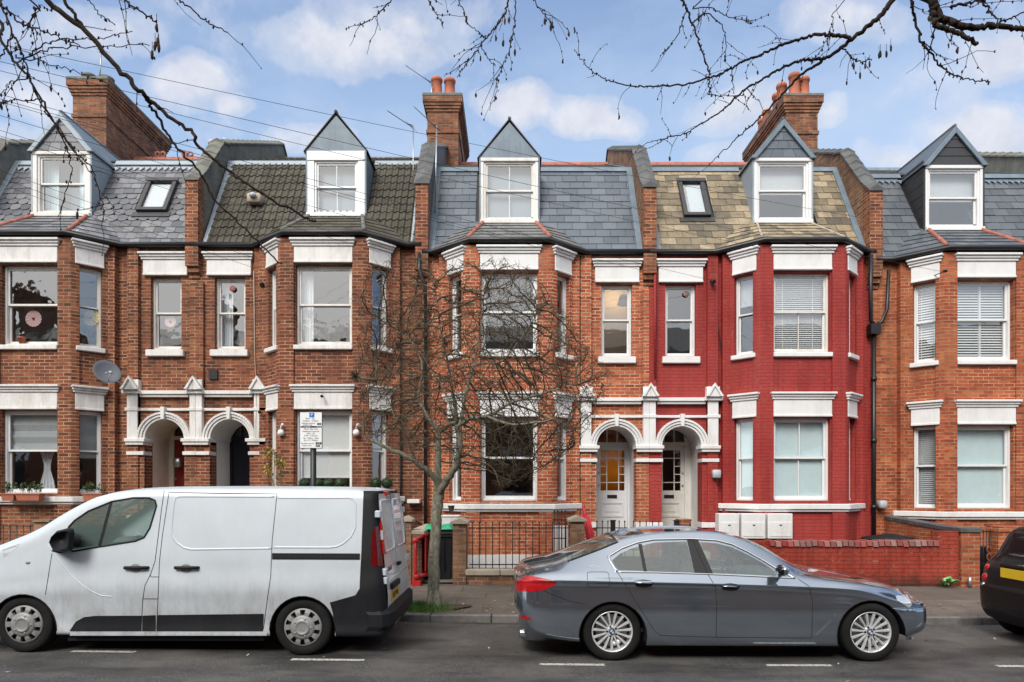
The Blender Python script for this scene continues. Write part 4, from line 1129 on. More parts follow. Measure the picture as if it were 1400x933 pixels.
def mat_carpaint(name, col, metal, rough, dirt=None, coat=1.0, spec=.5):
    t = NT(name); v = t.tc('Object')
    c = t.mix(t.ramp(t.noise(v, 1.6, 4), [(.35, 0.0), (.7, 1.0)]), tuple(x*.92 for x in col), col)
    rg = t.ramp(t.noise(v, 3, 5), [(.3, rough*.8), (.7, min(1,rough*1.25))])
    if dirt:
        s = t.n('ShaderNodeSeparateXYZ'); t.l(v, s.inputs[0])
        low = t.ramp(s.outputs['Z'], [(.30/2, 1.0), (1.0/2, .0)]) if False else t.ramp(t.math('MULTIPLY', s.outputs['Z'], .5), [(.18, 1.0), (.5, .12)])
        n = t.ramp(t.noise(t.mapv(v, (1.5,1.5,.8)), 3.0, 7, .72), [(.38, 0.0), (.68, 1.0)])
        st = t.ramp(t.noise(t.mapv(v, (22,22,1.0)), 1.0, 3, .6), [(.52, 0.0), (.72, 1.0)])
        m = t.math('ADD', t.math('MULTIPLY', low, t.math('ADD', t.math('MULTIPLY', n, .65), .15)), t.math('MULTIPLY', t.math('MULTIPLY', st, low), .25), True)
        c = t.mix(m, c, dirt); rg = t.mix(m, rg, .85)
    nm = None
    t.pbr(c, rg, metal, spec, nm, coat if not dirt else .35, Coat_Roughness=.04 if not dirt else .25)
    return t.m
M['paint_grey'] = mat_carpaint('blue_grey_metallic_paint', (.34,.39,.455), .88, .12)
M['paint_white'] = mat_carpaint('dirty_white_van_paint', (.58,.635,.68), 0, .35, dirt=(.27,.26,.25))
M['paint_brightened'] = mat_carpaint('brightened_white_van_paint', (.78,.80,.82), 0, .35)  # van white without dirt, raised to brighten the shaded rear doors
M['paint_black'] = mat_carpaint('black_car_paint', (.006,.006,.007), 0, .3, coat=.15, spec=.3)
M['rubber'] = mat_plain('tyre_rubber', (.013,.013,.013), .8, var=.3, scale=8, bump=.2, dirt=(.022,.021,.02), spec=.2)
M['alloy'] = mat_plain('alloy_rim', (.78,.79,.8), .3, .45, var=.06, bump=0)
M['cover'] = mat_plain('grey_wheel_cover', (.27,.27,.265), .5, .2, var=.1, bump=.05, dirt=(.2,.18,.15))
M['badge_blue'] = mat_plain('badge_blue', (.02,.16,.5), .3, var=0, bump=0)
M['chrome'] = mat_plain('chrome_trim', (.78,.79,.8), .18, 1, var=.03, bump=0)
M['plastic_black'] = mat_plain('grained_black_plastic', (.012,.013,.016), .6, var=.25, bump=.1, bscale=200, dirt=(.026,.025,.024), spec=.22)
M['gloss_black'] = mat_plain('gloss_black_trim', (.006,.006,.007), .12, var=0, bump=0)
M['seam'] = mat_plain('panel_gap', (.006,.006,.007), .8, var=0, bump=0)
M['car_glass'] = mat_glass('car_glass', (.6,.72,.69), .08, .01, haze=.08, hcol=(.3,.42,.38))
M['car_glass_wet'] = mat_glass('rain_streaked_car_glass', (.62,.74,.72), .1, .12, .04, 10, haze=.15, hcol=(.17,.30,.32), streaky=True)
M['van_glass'] = mat_glass('van_glass', (.85,.95,.92), .06, .01, haze=.16, hcol=(.40,.55,.50))
M['glass_black'] = mat_plain('blackout_glass', (.006,.007,.008), .12, var=0, bump=0, spec=.2)
M['seat'] = mat_plain('grey_seat_cloth', (.06,.062,.065), .85, var=.15, bump=.1)
M['dash'] = mat_plain('grey_dashboard', (.09,.105,.105), .7, var=.1, bump=.1)
M['lamp_red'] = mat_plain('red_lamp_lens', (.42,.008,.012), .1, var=.25, scale=14, bump=0, coat=.5)
M['lamp_dark_red'] = mat_plain('dark_red_lamp_lens', (.12,.006,.006), .12, var=.2, bump=0)
M['lamp_clear'] = mat_plain('clear_lamp_lens', (.62,.65,.68), .08, .3, var=.12, scale=9, bump=0, coat=.8)
M['plate_yellow'] = mat_plain('yellow_number_plate', (.72,.47,.02), .4, var=.05, bump=0)
M['ink'] = mat_plain('black_lettering', (.01,.01,.01), .6, var=0, bump=0)
M['ink_silver'] = mat_plain('silver_lettering', (.6,.62,.64), .3, .8, var=0, bump=0)

def text_mesh(txt, size, name, mat, loc, xdir, up, parent=None, depth=.002, align='CENTER', org=None, squash=1.0):
    cu = bpy.data.curves.new('tmp_text', 'FONT'); cu.body = txt; cu.size = size; cu.align_x = align; cu.align_y = 'CENTER'; cu.extrude = depth/2
    cu.resolution_u = 3
    o = bpy.data.objects.new('tmp_text', cu); COL.objects.link(o)
    bpy.context.view_layer.update()
    me = bpy.data.meshes.new_from_object(o.evaluated_get(bpy.context.evaluated_depsgraph_get()))
    bpy.data.objects.remove(o); bpy.data.curves.remove(cu)
    xd = Vector(xdir).normalized(); ud = Vector(up).normalized(); nd = xd.cross(ud)
    base = Vector(loc) - (ORG.get(parent.as_pointer(), Vector()) if parent else Vector())
    for v in me.vertices: v.co = base + xd*v.co.x*squash + ud*v.co.y + nd*v.co.z
    me.materials.clear(); me.materials.append(mat); me.name = name
    ob = bpy.data.objects.new(name, me); COL.objects.link(ob)
    if parent: ob.parent = parent; ORG[ob.as_pointer()] = ORG.get(parent.as_pointer(), Vector())
    return ob
def rbox(mb, x0, x1, y0, y1, z0, z1, e=.06, mi=0):       # soft-edged box (octagonal edges)
    P = []
    for (z, k) in ((z0, e), (z0+e, 0), (z1-e, 0), (z1, e)):
        a0, a1, b0, b1 = x0+k, x1-k, y0+k, y1-k
        q = e*.6
        P.append([(a0+q,b0,z),(a1-q,b0,z),(a1,b0+q,z),(a1,b1-q,z),(a1-q,b1,z),(a0+q,b1,z),(a0,b1-q,z),(a0,b0+q,z)])
    fs = [(i*8+k, i*8+(k+1)%8, (i+1)*8+(k+1)%8, (i+1)*8+k) for i in range(3) for k in range(8)] + [tuple(range(8))[::-1], tuple(range(24,32))]
    mb.add([p for r_ in P for p in r_], fs, mi, None, True)

# ---- blue-grey saloon
def build_saloon():
    cy = 8.46; HW = .934; dz = .02
    root = thing('parked_car', 'blue grey metallic saloon car parked at the kerb in front of the red house', 'car', (2.6, cy, 0), 'cars parked along the kerb')
    def tr(px, py, y):
        d = cy-y; return ((px-CX)*d/F, EYE+(HY-py)*d/F+dz)
    def curve(P):
        q = sorted((*tr(a, b, y), y) for a, b, y in P); xs = [p[0] for p in q]
        return pchip(xs, [p[1] for p in q]), pchip(xs, [p[2] for p in q])
    XR, XN = .03, 4.915
    sill = curve([(704,852,.9),(716,862,.9),(743,872.6,.9),(788,879.7,.9),(883,885.5,.9),(1143,886.5,.9),(1200,885,.9),(1240,878,.85),(1256,876,.7)])
    low = (lambda x: .36, lambda x: .922)
    mid = (lambda x: .60, lambda x: .934)
    crl = curve([(704,807,.9),(760,804,.897),(850,804.5,.894),(964,807,.894),(1087,811.5,.895),(1166,818,.905),(1240,842,.88)])
    crt = curve([(704,797,.9),(760,796.5,.92),(850,798,.924),(964,800.5,.924),(1087,804.5,.924),(1166,809,.92),(1240,829,.88)])
    belt = curve([(704,792,.85),(760,786,.855),(843,783.5,.855),(964,785.5,.855),(1087,792,.862),(1130,797,.862),(1173,802,.862),(1224,811,.84),(1248,821,.7)])
    rail = curve([(706,789.5,.76),(732,782.5,.75),(758,778,.735),(776,771,.70),(800,762,.665),(820,754.5,.64),(848,743.5,.61),(871.5,738,.595),(906,733.5,.585),(946.6,732,.58),(980,733.5,.585),(1001,738.6,.60),(1023,747,.62),(1044,757.5,.645),(1066,769.3,.68),(1091,784.2,.73),(1130,791,.74),(1173,797,.73),(1220,805.5,.70),(1246,815,.6)])
    cen = curve([(701,778,0),(706,770.5,0),(726,765.8,0),(752,761.5,0),(764,757.5,0),(800,744,0),(832,733.8,0),(850,730.5,0),(880,727,0),(920,725.8,0),(960,726.3,0),(990,729.5,0),(1020,739.5,0),(1050,756,0),(1082,774.2,0),(1110,777.5,0),(1150,784.5,0),(1190,793.5,0),(1212,800,0),(1224,805.5,0),(1231,814,0)])
    sc_r = pchip([XR, .07, .13, .25, .45, .7], [.62, .78, .88, .955, .99, 1.0])
    sc_n = pchip([3.9, 4.25, 4.55, 4.75, 4.86, 4.895, XN], [1.0, .99, .955, .88, .74, .58, .42])
    def sec(x):
        s = sc_r(x)*sc_n(x); P = []
        P.append((.70*s, .19)); P.append((sill[1](x)*s*.975, sill[0](x)))
        P.append((low[1](x)*s, max(low[0](x), sill[0](x)+.05))); P.append((mid[1](x)*s, mid[0](x)))
        P.append((crl[1](x)*s, crl[0](x))); P.append(((crt[1](x)-.004)*s, crt[0](x)-.016)); P.append((crt[1](x)*s, crt[0](x))); P.append(((crt[1](x)-.010)*s, crt[0](x)+.014)); P.append((belt[1](x)*s, belt[0](x)))
        rz = min(rail[0](x), cen[0](x)+.0); P.append((rail[1](x)*s, max(rz, belt[0](x)+.008)))
        zr, yr, zc = max(rz, belt[0](x)+.008), rail[1](x)*s, cen[0](x)
        P.append((yr*.90, zr+(zc-zr)*.30)); P.append((yr*.5, zr+(zc-zr)*.80)); P.append((0, max(zc, zr)))
        return P
    xs = [XR+.012*k for k in range(8)]; x = xs[-1]
    while x < 4.55: x += .042; xs.append(x)
    while x < XN-.02: x += .02; xs.append(x)
    xs[-1] = XN
    rings = []
    for x in xs:
        P = [Vector((x, cy-y, z)) for y, z in sec(x)]
        # the tail tucks in above the bumper, the nose leans back
        for k, p in enumerate(P):
            if x < .5 and k >= 6: p.x += .07*((.5-x)/.47)**2*(1 if k > 7 else .6)
            if x < .5 and k <= 2: p.x += .05*((.5-x)/.47)**2
            if x > 4.5 and k >= 6: p.x -= .10*((x-4.5)/.465)**2
            if x > 4.5 and k <= 1: p.x -= .06*((x-4.5)/.465)**2
        rings.append(catmull(P, 4))
    S = Shell(cy, rings)
    A = dict(body=0, arch=99, win=1, win2=2, door1=3, door2=4, tail=5, head=6, flap=7, bpil=8)
    # plan-view panels: windscreen, rear window, bonnet, boot lid by span and station
    def top(c, f, x0, x1): return x0 < c.x < x1 and c.y > cy-.66
    arch1 = circle_px(838, 870, 46.5, 47.5); arch2 = circle_px(1191.5, 870, 47, 49)
    rear_door = [(832,761),(850,750),(871.5,742),(893,738),(946.6,737.6),(968,786),(977.6,801),(980,826),(979,871.5),(903,869),(895,863),(845,784)]
    front_door = [(946.6,737.6),(980,739.6),(1001,745),(1023,755.7),(1044,767.5),(1061.5,777),(1091,791.5),(1106.5,802),(1111,822),(1110,872.6),(979,871.5),(980,826),(977.6,801),(968,786)]
    S.cut(rear_door, 3); S.cut(front_door, 4)
    S.cut([(836.5,766.5),(848,757),(862,750.5),(875,747),(882,781),(846,780),(841,775)], 1)
    S.cut([(877.5,746.2),(895,742),(939,740.5),(950,783.5),(884.5,781.3)], 9)
    S.cut([(954.5,741),(980,743),(1001,748.5),(1022,758.5),(1043,770),(1059,781),(1062,787.5),(975,784)], 2)
    S.cut([(939,738.5),(954.5,738.5),(975,784.3),(950,783.8)], 8)
    S.cut([(872.5,744),(877.5,744),(884.5,781.6),(880,781.6)], 8)
    S.cut([(719,788),(728,788),(761,795),(759,800),(743,807),(722.5,809.5),(706,808),(704,797)], 5)
    S.cut([(1224,815),(1240,813),(1247,827),(1243,831),(1236,827),(1226.5,821)], 6)
    S.cut([(803,783.5),(806,782.2),(829,782.2),(832,784),(834,800),(831,803),(806,803),(803,800)], 7)
    S.cut([(709,841),(714,840.5),(727,846),(724,848),(712,846.5)], 10)
    S.cut(arch1, 99); S.cut(arch2, 99)
    bz = lambda x: belt[0](x)
    S.mark(lambda c, f: f[S.L] == 0 and .66 < c.x < 1.24 and c.z > 1.0 and c.y > cy-rail[1](c.x)*.985 and f.normal.z > .3, 11)
    S.mark(lambda c, f: f[S.L] == 0 and 2.80 < c.x < 3.52 and c.z > .93 and c.y > cy-.60-.13*(c.x-2.8) and f.normal.z > .3, 12)
    S.finish()
    S.export(0, 'body', M['paint_grey'], root)
    S.export(3, 'rear_door', M['paint_grey'], root, 'pair'); S.export(4, 'front_door', M['paint_grey'], root, 'pair')
    S.export([1], 'quarter_window', M['car_glass'], root, 'pair'); S.export(9, 'door_window', M['car_glass_wet'], root, 'pair'); S.export(2, 'door_window', M['car_glass_wet'], root, 'pair')
    S.export(8, 'pillar_trim', M['gloss_black'], root, 'pair', .001)
    S.export(5, 'tail_light', M['lamp_red'], root, 'pair', .004); S.export(6, 'headlight', M['lamp_clear'], root, 'pair', .002)
    S.export(7, 'fuel_flap', M['paint_grey'], root, 'near', .001); S.export(10, 'reflector', M['lamp_red'], root, 'pair', .002)
    S.export(11, 'rear_window', M['car_glass'], root); S.export(12, 'windscreen', M['car_glass'], root)
    # seams
    mb = MB()
    for P in (rear_door+rear_door[:1], front_door[6:11], [(803,783.5),(806,782.2),(829,782.2),(832,784),(834,800),(831,803),(806,803),(803,800),(803,783.5)],
              [(1100,786),(1130,793),(1173,797.5),(1224,807)], [(743,807.5),(760,815),(779,822),(800,826)]):
        L = S.line(P); mb.tube(L, .0028, 4, cap=False)
    mb.build('panel_gap', M['seam'], root)
    mb = MB(); pts = []
    for k in range(16):
        x = .655+(1.245-.655)*k/15; pts.append(Vector((x, cy-rail[1](x)*.985, rail[0](x)+.004)))
    mb.tube(pts, .014, 6); mb.tube([Vector((1.25, cy-rail[1](1.25)*(1-k/8), rail[0](1.25)+(cen[0](1.25)-rail[0](1.25))*min(1,k/8*1.5)+.004)) for k in range(9)], .016, 6)
    pair(mb, cy, 'window_seal', M['gloss_black'], root)
    mb = MB()
    L = S.line([(843.6,782),(833,766),(832,761),(850,750),(871.5,742),(893,738),(944.5,737),(980,739.2),(1001,744.6),(1023,755.2),(1044,767),(1062,778),(1087,791)], .003, 3); mb.tube(L, .0135, 6)
    L = S.line([(843.6,782.5),(900,783),(964,785),(1030,788),(1087,791)], .003, 5); mb.tube(L, .009, 6)
    pair(mb, cy, 'chrome_trim', M['chrome'], root)
    mb = MB()
    for P in ([(866,796),(870,793.4),(880,792.6),(890,794),(894,797.5),(890,802),(880,803.6),(870,802)], [(985,801),(989,798.4),(999,797.6),(1008,799),(1012,802.5),(1008,807),(999,808.4),(989,807)]):
        pts = [S.hit(a, b, .004) for a, b in P]; mb.add(pts, [list(range(len(P)))], 0)
        c0, c1 = S.hit(P[0][0]+1, P[0][1]+1, .026), S.hit(P[4][0]-1, P[4][1]+.5, .026); m = c0.lerp(c1, .5)+Vector((0,-.006,.004))
        mb.tube([c0+Vector((0,.022,0)), c0.lerp(m,.4), m, c1.lerp(m,.4), c1+Vector((0,.022,0))], [.006,.011,.013,.011,.006], 8, 1, flat=.8)
    pair(mb, cy, 'door_handle', [M['seam'], M['paint_grey']], root)
    mb = MB(); pts = [S.hit(a, b, .006) for a, b in ((1114,869),(1134,849),(1139.5,848.5),(1118,869))]
    mb.prism(pts, (0,.006,0)); pair(mb, cy, 'fender_vent', M['chrome'], root)
    # mirrors
    for sgn in (1, -1):
        mb = MB(); c = Vector((at(1070,782,cy-1.0).x, cy-sgn*1.0, at(1070,782,cy-1.0).z+dz))
        mb.blob(c, 1.0, 0, 14, 0, .5, (.065,.105,.068)); mb.tube([c+Vector((.02,sgn*.06,-.04)), c+Vector((.05,sgn*.2,-.075))], .022, 8)
        o = mb.build('door_mirror', M['paint_grey'], root)
        mb = MB(); mb.blob(c+Vector((-.022,0,-.002)), 1.0, 0, 12, 0, .5, (.05,.1,.064)); mb.build('mirror_cap', M['gloss_black'], o)
    # roof aerial fin
    mb = MB(); q = at(849, 731, 8.46); 
    fin = [(838,.0),(846,.065),(853,.06),(860,.0)]
    base = [Vector(((a-CX)*cy/F, cy, 1.385+h)) for a, h in fin]
    zz = lambda X: cen[0](X)
    P = [Vector((p.x, cy, zz(p.x)-.005+h)) for p, (a, h) in zip(base, fin)]
    mb.add([P[0], P[1], P[2], P[3], P[0]+Vector((.03,-.045,-.004)), P[3]+Vector((-.02,-.045,-.004)), P[0]+Vector((.03,.045,-.004)), P[3]+Vector((-.02,.045,-.004))],
           [(0,4,1),(4,5,2,1),(5,3,2),(0,1,6),(6,1,2,7),(7,2,3)], 0, .5, True)
    mb.build('roof_aerial', M['paint_grey'], root)
    # arches, underside, exhaust, cabin
    mb = MB()
    for C in (arch1, arch2):
        pts = [S.hit(a, b, -.004) for a, b in C if b < 886]
        pts = []
        for a, b in C[14:] + C[:2]:
            h = S.hit(a, b, .0)
            if h is not None: pts.append(h)
        mb.tube(pts, .006, 5)
        for i in range(len(pts)-1):
            mb.poly([pts[i], pts[i+1], pts[i+1]+Vector((0,.34,0)), pts[i]+Vector((0,.34,0))])
        mb.add([p+Vector((0,.34,0)) for p in pts], [list(range(len(pts)))])
    mirror_mb(mb, cy)
    mb.box(.45, 4.6, cy-.55, cy+.55, .17, .30); mb.box(1.6, 3.5, cy-.83, cy+.83, .17, .30)
    mb.build('underbody', M['seam'], root)
    mb = MB()
    for sgn in (1, -1): mb.lathe((.10, cy-sgn*.62, .265), (-1,0,0), [(.045,-.1),(.05,0),(.042,.012),(.036,0),(.034,-.08)], 14)
    mb.build('exhaust', M['chrome'], root)
    mb = MB()
    for sgn in (1, -1):
        for x0 in (2.25,): rbox(mb, x0, x0+.55, cy-sgn*.37-.25, cy-sgn*.37+.25, .42, .6); rbox(mb, x0-.16, x0+.04, cy-sgn*.37-.24, cy-sgn*.37+.24, .55, 1.1, .07); rbox(mb, x0-.2, x0-.09, cy-sgn*.37-.13, cy-sgn*.37+.13, 1.12, 1.29, .04)
        rbox(mb, 1.14, 1.24, cy-sgn*.37-.12, cy-sgn*.37+.12, 1.04, 1.17, .04)
    rbox(mb, 1.2, 1.75, cy-.66, cy+.66, .42, .58); rbox(mb, 1.06, 1.3, cy-.66, cy+.66, .55, 1.04, .07)
    mb.build('seat', M['seat'], root)
    mb = MB(); rbox(mb, 2.95, 3.45, cy-.68, cy+.68, .6, .93, .08); rbox(mb, .82, 1.12, cy-.62, cy+.62, .9, 1.0, .04); mb.box(.9, 3.4, cy-.7, cy+.7, .30, .34)
    mb.build('dashboard', M['dash'], root)
    mb = MB(); cc = Vector((2.87, cy+.37, .9)); ax = Vector((-.9,0,.42)).normalized(); a_ = ax.orthogonal().normalized(); b_ = ax.cross(a_)
    mb.tube([cc+(a_*math.cos(t)+b_*math.sin(t))*.18 for t in [2*math.pi*k/20 for k in range(21)]], .016, 8); mb.tube([cc, cc-ax*.2], .03, 8)
    mb.build('steering_wheel', M['gloss_black'], root)
    # lettering on the rear quarter: reads as a small badge
    h = S.hit(813, 774.5, .004); text_mesh('eDrive', .042, 'badge_lettering', M['ink_silver'], h, (1,0,0), (0,.35,1), root)
    h = S.hit(1141.5, 842, .004); text_mesh('i', .05, 'badge_lettering', M['ink_silver'], h, (1,0,.2), (-.1,.1,1), root)
    for (px, cyy) in ((837.5, 0), (1192, 0)):
        X = (px-CX)*7.56/F
        for sgn in (1, -1): wheel(root, (X, cy-sgn*.885, gz(X)+.338), sgn, .338, .235, 'alloy', root)
    # bumper grille and plate at the nose, boot handle bar
    mb = MB(); mb.box(4.82, 4.918, cy-.3, cy-.04, .42, .56); mb.box(4.82, 4.918, cy+.04, cy+.3, .42, .56); mb.build('grille', M['gloss_black'], root, .01)
    mb = MB(); mb.box(4.90, 4.924, cy-.26, cy+.26, .28, .39); mb.build('number_plate', M['white_plastic'], root)
    return root

# ---- white panel van
def build_van():
    cy = 8.62; root = thing('parked_van', 'dirty white panel van with black mirror parked at the kerb, nose to the left', 'van', (-4.0, cy, gz(-4.0)))
    XN, XR = -6.62, -1.485
    zt_pts = [(-6.62,.62),(-6.56,.86),(-6.45,1.06),(-6.25,1.20)] + [((a-CX)*8.0/F, EYE+(HY-b)*8.0/F) for a, b in ((27,742),(54,731),(72,722),(94,708),(121,692),(147,679.5),(171,673.5),(198,670.2),(222,669))] + [(-3.0,1.985),(-1.9,1.98),(-1.485,1.95)]
    zt = pchip([p[0] for p in zt_pts], [p[1] for p in zt_pts])
    gr = lambda x: gz(x)*.6
    sf = pchip([XN, -6.58, -6.5, -6.35, -6.1, -5.6], [.55, .68, .80, .90, .965, 1.0])
    sr = pchip([-1.66, -1.60, -1.54, -1.505, XR], [1.0, .997, .985, .965, .925])
    base = [(.80,.24),(.945,.25),(.945,.40),(.966,.62),(.986,.80),(.966,1.0),(.955,1.18),(.915,1.5),(.872,1.78),(.845,1.89),(.77,1.945),(.4,1.97),(0,1.975)]
    def sec(x):
        s = sf(x)*sr(x); t = zt(x); P = []; zl = .62
        for k, (y, z) in enumerate(base):
            if z > zl:
                f = (t-zl)/(1.975-zl); zz = zl+(z-zl)*f
                if f < .98: zz = min(zz, t)
                yy = .98-(.98-y)*(f if k < 9 else 1)
            else: zz, yy = z, y
            if t < .7 and z > .3: zz = min(zz, t - .02*(len(base)-1-k)*.1)
            P.append((yy*s, zz))
        return P
    xs = [XN+.02*k for k in range(10)]; x = xs[-1]
    while x < -1.72: x += .045; xs.append(x)
    while x < XR-.02: x += .02; xs.append(x)
    xs[-1] = XR
    rings = []
    for x in xs:
        P = [Vector((x, cy-y, z+gr(x))) for y, z in sec(x)]
        if x > -2.1:
            for k, p in enumerate(P): p.x -= .13*max(0, (p.z-.7)/1.25)*((x+2.1)/.61)**2
        rings.append(catmull(P, 4))
    S = Shell(cy, rings)
    arch1 = circle_px(31, 862, 46.5, 49); arch2 = circle_px(413.5, 862, 45, 46.5)
    win = [(94,721),(102,712),(121,699),(153,686),(182,681),(204,681),(212,684.5),(214,692),(205,722),(197,735),(185,740),(134,748),(100,754),(92,748)]
    fdoor = [(71,757),(100,712),(121,692.5),(147,679.5),(171,673.5),(198,671),(224.5,671),(221,695),(212,767),(206,785),(198,801),(195,821),(193,861),(84,861),(80,840),(74,826),(62,813)]
    sdoor = [(231,673.5),(378.6,675.5),(372,740),(370,789),(366,815),(360,861),(214,861),(216,818),(218,767),(222,732)]
    S.cut(fdoor, 3); S.cut(sdoor, 4); S.cut(win, 1)
    S.cut([(90,700),(152,680),(135.5,752),(88,760)], 10, only=(1,))
    S.cut([(150.5,685),(155,684.5),(138,748),(133.5,749)], 8, only=(1,10))
    S.cut([(497,671.6),(496,700),(494,756),(492,793),(491.6,805),(486,814),(451,824),(455,838),(460,876),(540,876),(540,671.6)], 5)
    S.cut([(520,717.6),(512,721.6),(508,732),(507,770),(510,774.6),(524,774.5),(524,717)], 6)
    S.cut([(96,862),(104,850),(115,844),(130,842.3),(193.5,842),(193.5,863),(96,863)], 7); S.cut([(195,842),(213,841.3),(213,863),(194.5,863)], 7); S.cut([(215.5,841.2),(360.5,839.5),(359.5,863),(214.5,863)], 7)
    S.cut(arch1, 99); S.cut(arch2, 99)
    S.mark(lambda c, f: f[S.L] == 0 and c.x < -1.5 and False, 0)
    # windscreen: faces on the raked front between bonnet and roof
    xa, xb = (74-CX)*8.2/F, (176-CX)*8.2/F
    S.mark(lambda c, f: f[S.L] == 0 and xa < c.x < xb and c.y > cy-.80 and f.normal.z > .25, 9)
    S.finish()
    S.export(0, 'body', M['paint_white'], root)
    S.export(3, 'front_door', M['paint_white'], root, 'pair'); S.export(4, 'sliding_door', M['paint_white'], root, 'pair')
    S.export(1, 'side_window', M['van_glass'], root, 'pair'); S.export(10, 'quarter_window', M['van_glass'], root, 'pair'); S.export(8, 'window_divider', M['plastic_black'], root, 'pair', .002); S.export(9, 'windscreen', M['van_glass'], root)
    S.export(5, 'corner_trim', M['plastic_black'], root, 'pair', .003); S.export(6, 'tail_light', M['lamp_dark_red'], root, 'pair', .008); S.export(7, 'rub_strip', M['plastic_black'], root, 'pair', .006)
    # seams and window rubber
    mb = MB()
    for P in (fdoor[0:1]+fdoor[-1:], [(224.5,671),(221,695),(212,767),(206,785),(198,801),(195,821),(193,861)], sdoor[3:]+sdoor[:4], [(206,785),(206,789),(217.5,789)], [(195,819),(216,819)], [(231,673.5),(300,675),(378,675.5)]):
        mb.tube(S.line(P), .0034, 4, cap=False)
    mb.build('panel_gap', M['seam'], root)
    mb = MB(); mb.tube(S.line(win+win[:1], .0, 3), .011, 6, cap=False); pair(mb, cy, 'window_rubber', M['plastic_black'], root)
    # pressed panels: a soft raised rail round each recessed field
    mb = MB()
    for P in ([(375,679.5),(246,679),(240,681),(238,690),(235,722),(236,733),(242,742),(252,749),(262,751.5),(371,750)], [(380,681),(478,681),(484,683),(486.5,690),(486,722),(480,734),(470,743),(461,747.5),(450,748.8),(374,748.5)]):
        mb.tube(S.line(P, -.0105, 4), .017, 7, cap=True)
    pair(mb, cy, 'pressed_swage', M['paint_white'], root)
    mb = MB(); mb.tube(S.line([(64,742),(80,765),(96,785),(112,800),(128,810),(140,815),(158,816)], -.007, 5), [.004]+[.010]*(len(S.line([(64,742),(80,765),(96,785),(112,800),(128,810),(140,815),(158,816)], -.007, 5))-2)+[.004], 7)
    pair(mb, cy, 'pressed_swage', M['paint_white'], root)
    # sliding rail
    mb = MB(); a, b = S.hit(372,760,.0), S.hit(494,760,.0)
    for (w0, w1, yy, m_) in ((756.5,765.2,.003,0), (758.5,763,.006,1)):
        pts = []
        for px in range(372, 495, 6):
            pts.append((S.hit(px, w0+(px-372)*.004, yy), S.hit(px, w1+(px-372)*.004, yy)))
        for i in range(len(pts)-1): mb.poly([pts[i][0], pts[i+1][0], pts[i+1][1], pts[i][1]], m_)
    pair(mb, cy, 'door_rail', [M['plastic_black'], M['seam']], root)
    # handles
    for (x0, x1, yy) in ((169,201.5,776.5), (238,270.5,776.5)):
        mb = MB(); c = S.hit((x0+x1)/2, yy-.5, .003)
        ring = [S.hit((x0+x1)/2+math.cos(t)*8, yy+1+math.sin(t)*6, .003) for t in [2*math.pi*k/16 for k in range(16)]]
        mb.add(ring, [list(range(16))], 1); p, q = S.hit(x0, yy, .03), S.hit(x1, yy, .03)
        mb.tube([p+Vector((0,.03,0)), p+Vector((.01,0,0)), p.lerp(q,.5)+Vector((0,-.008,0)), q-Vector((.01,0,0)), q+Vector((0,.03,0))], [.014,.019,.02,.019,.014], 8)
        pair(mb, cy, 'door_handle', [M['plastic_black'], M['cover']], root)
    mb = MB(); c = S.hit(38, 769.5, .004); mb.blob(c, 1, 0, 10, 0, .5, (.03,.012,.016)); pair(mb, cy, 'side_repeater', M['cover'], root)
    # door mirror
    for sgn in (1, -1):
        mb = MB()
        c = at(86, 738, cy-1.13); c.y = cy-sgn*1.13
        P = [(67,742),(70,734),(78,726),(92,722.5),(100,723),(102,728),(101,745),(99,752),(84,755.5),(72,752)]
        front = [at(a, b, cy-1.16) for a, b in P]; back = [at(a, b, cy-.99) for a, b in P]
        fr2 = [p.lerp(c if sgn > 0 else Vector((c.x,cy-1.13,c.z)), .22)+Vector((0,-.05,0)) for p in front]
        V = front+back+fr2; n = len(P)
        fs = [(i,(i+1)%n,n+(i+1)%n,n+i) for i in range(n)]+[(2*n+i,2*n+(i+1)%n,(i+1)%n,i) for i in range(n)]+[tuple(range(2*n,3*n)), tuple(range(n,2*n))]
        if sgn < 0: V = [Vector((p.x, 2*cy-p.y, p.z)) for p in V]
        mb.add(V, fs, 0, .5, True)
        tri = [S.hit(a, b, .006) for a, b in ((70,754),(78,743),(94,722),(97,752),(82,757))]
        if sgn > 0: mb.add(tri, [list(range(5))])
        else: mb.add([Vector((p.x,2*cy-p.y,p.z)) for p in tri], [list(range(5))])
        mb.tube([Vector((c.x,cy-sgn*1.02,c.z-.03)), Vector((c.x+.06,cy-sgn*.88,c.z-.06))], .05, 8)
        mb.build('door_mirror', M['plastic_black'], root)
    # rear: two doors, hinges, plate, handle, bumper
    xr = lambda z: XR + .006 - .13*max(0, (z-gr(XR)-.7)/1.25)
    g0 = gr(XR)
    fb = lambda a, b, z: Vector((xr(z)+b, cy+a, z))
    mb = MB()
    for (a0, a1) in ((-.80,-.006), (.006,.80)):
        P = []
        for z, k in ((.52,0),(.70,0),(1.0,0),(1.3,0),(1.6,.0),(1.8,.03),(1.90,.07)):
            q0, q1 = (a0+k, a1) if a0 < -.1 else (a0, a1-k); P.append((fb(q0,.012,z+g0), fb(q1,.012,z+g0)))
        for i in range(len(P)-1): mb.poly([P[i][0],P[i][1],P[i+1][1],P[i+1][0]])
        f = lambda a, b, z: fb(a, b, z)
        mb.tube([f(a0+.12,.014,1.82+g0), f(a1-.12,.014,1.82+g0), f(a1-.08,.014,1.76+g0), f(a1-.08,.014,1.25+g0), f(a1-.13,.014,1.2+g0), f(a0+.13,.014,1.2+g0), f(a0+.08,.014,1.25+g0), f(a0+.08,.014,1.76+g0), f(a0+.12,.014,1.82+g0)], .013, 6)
    mb.tube([fb(-.76,.014,.86+g0), fb(.76,.014,.86+g0)], .006, 5)
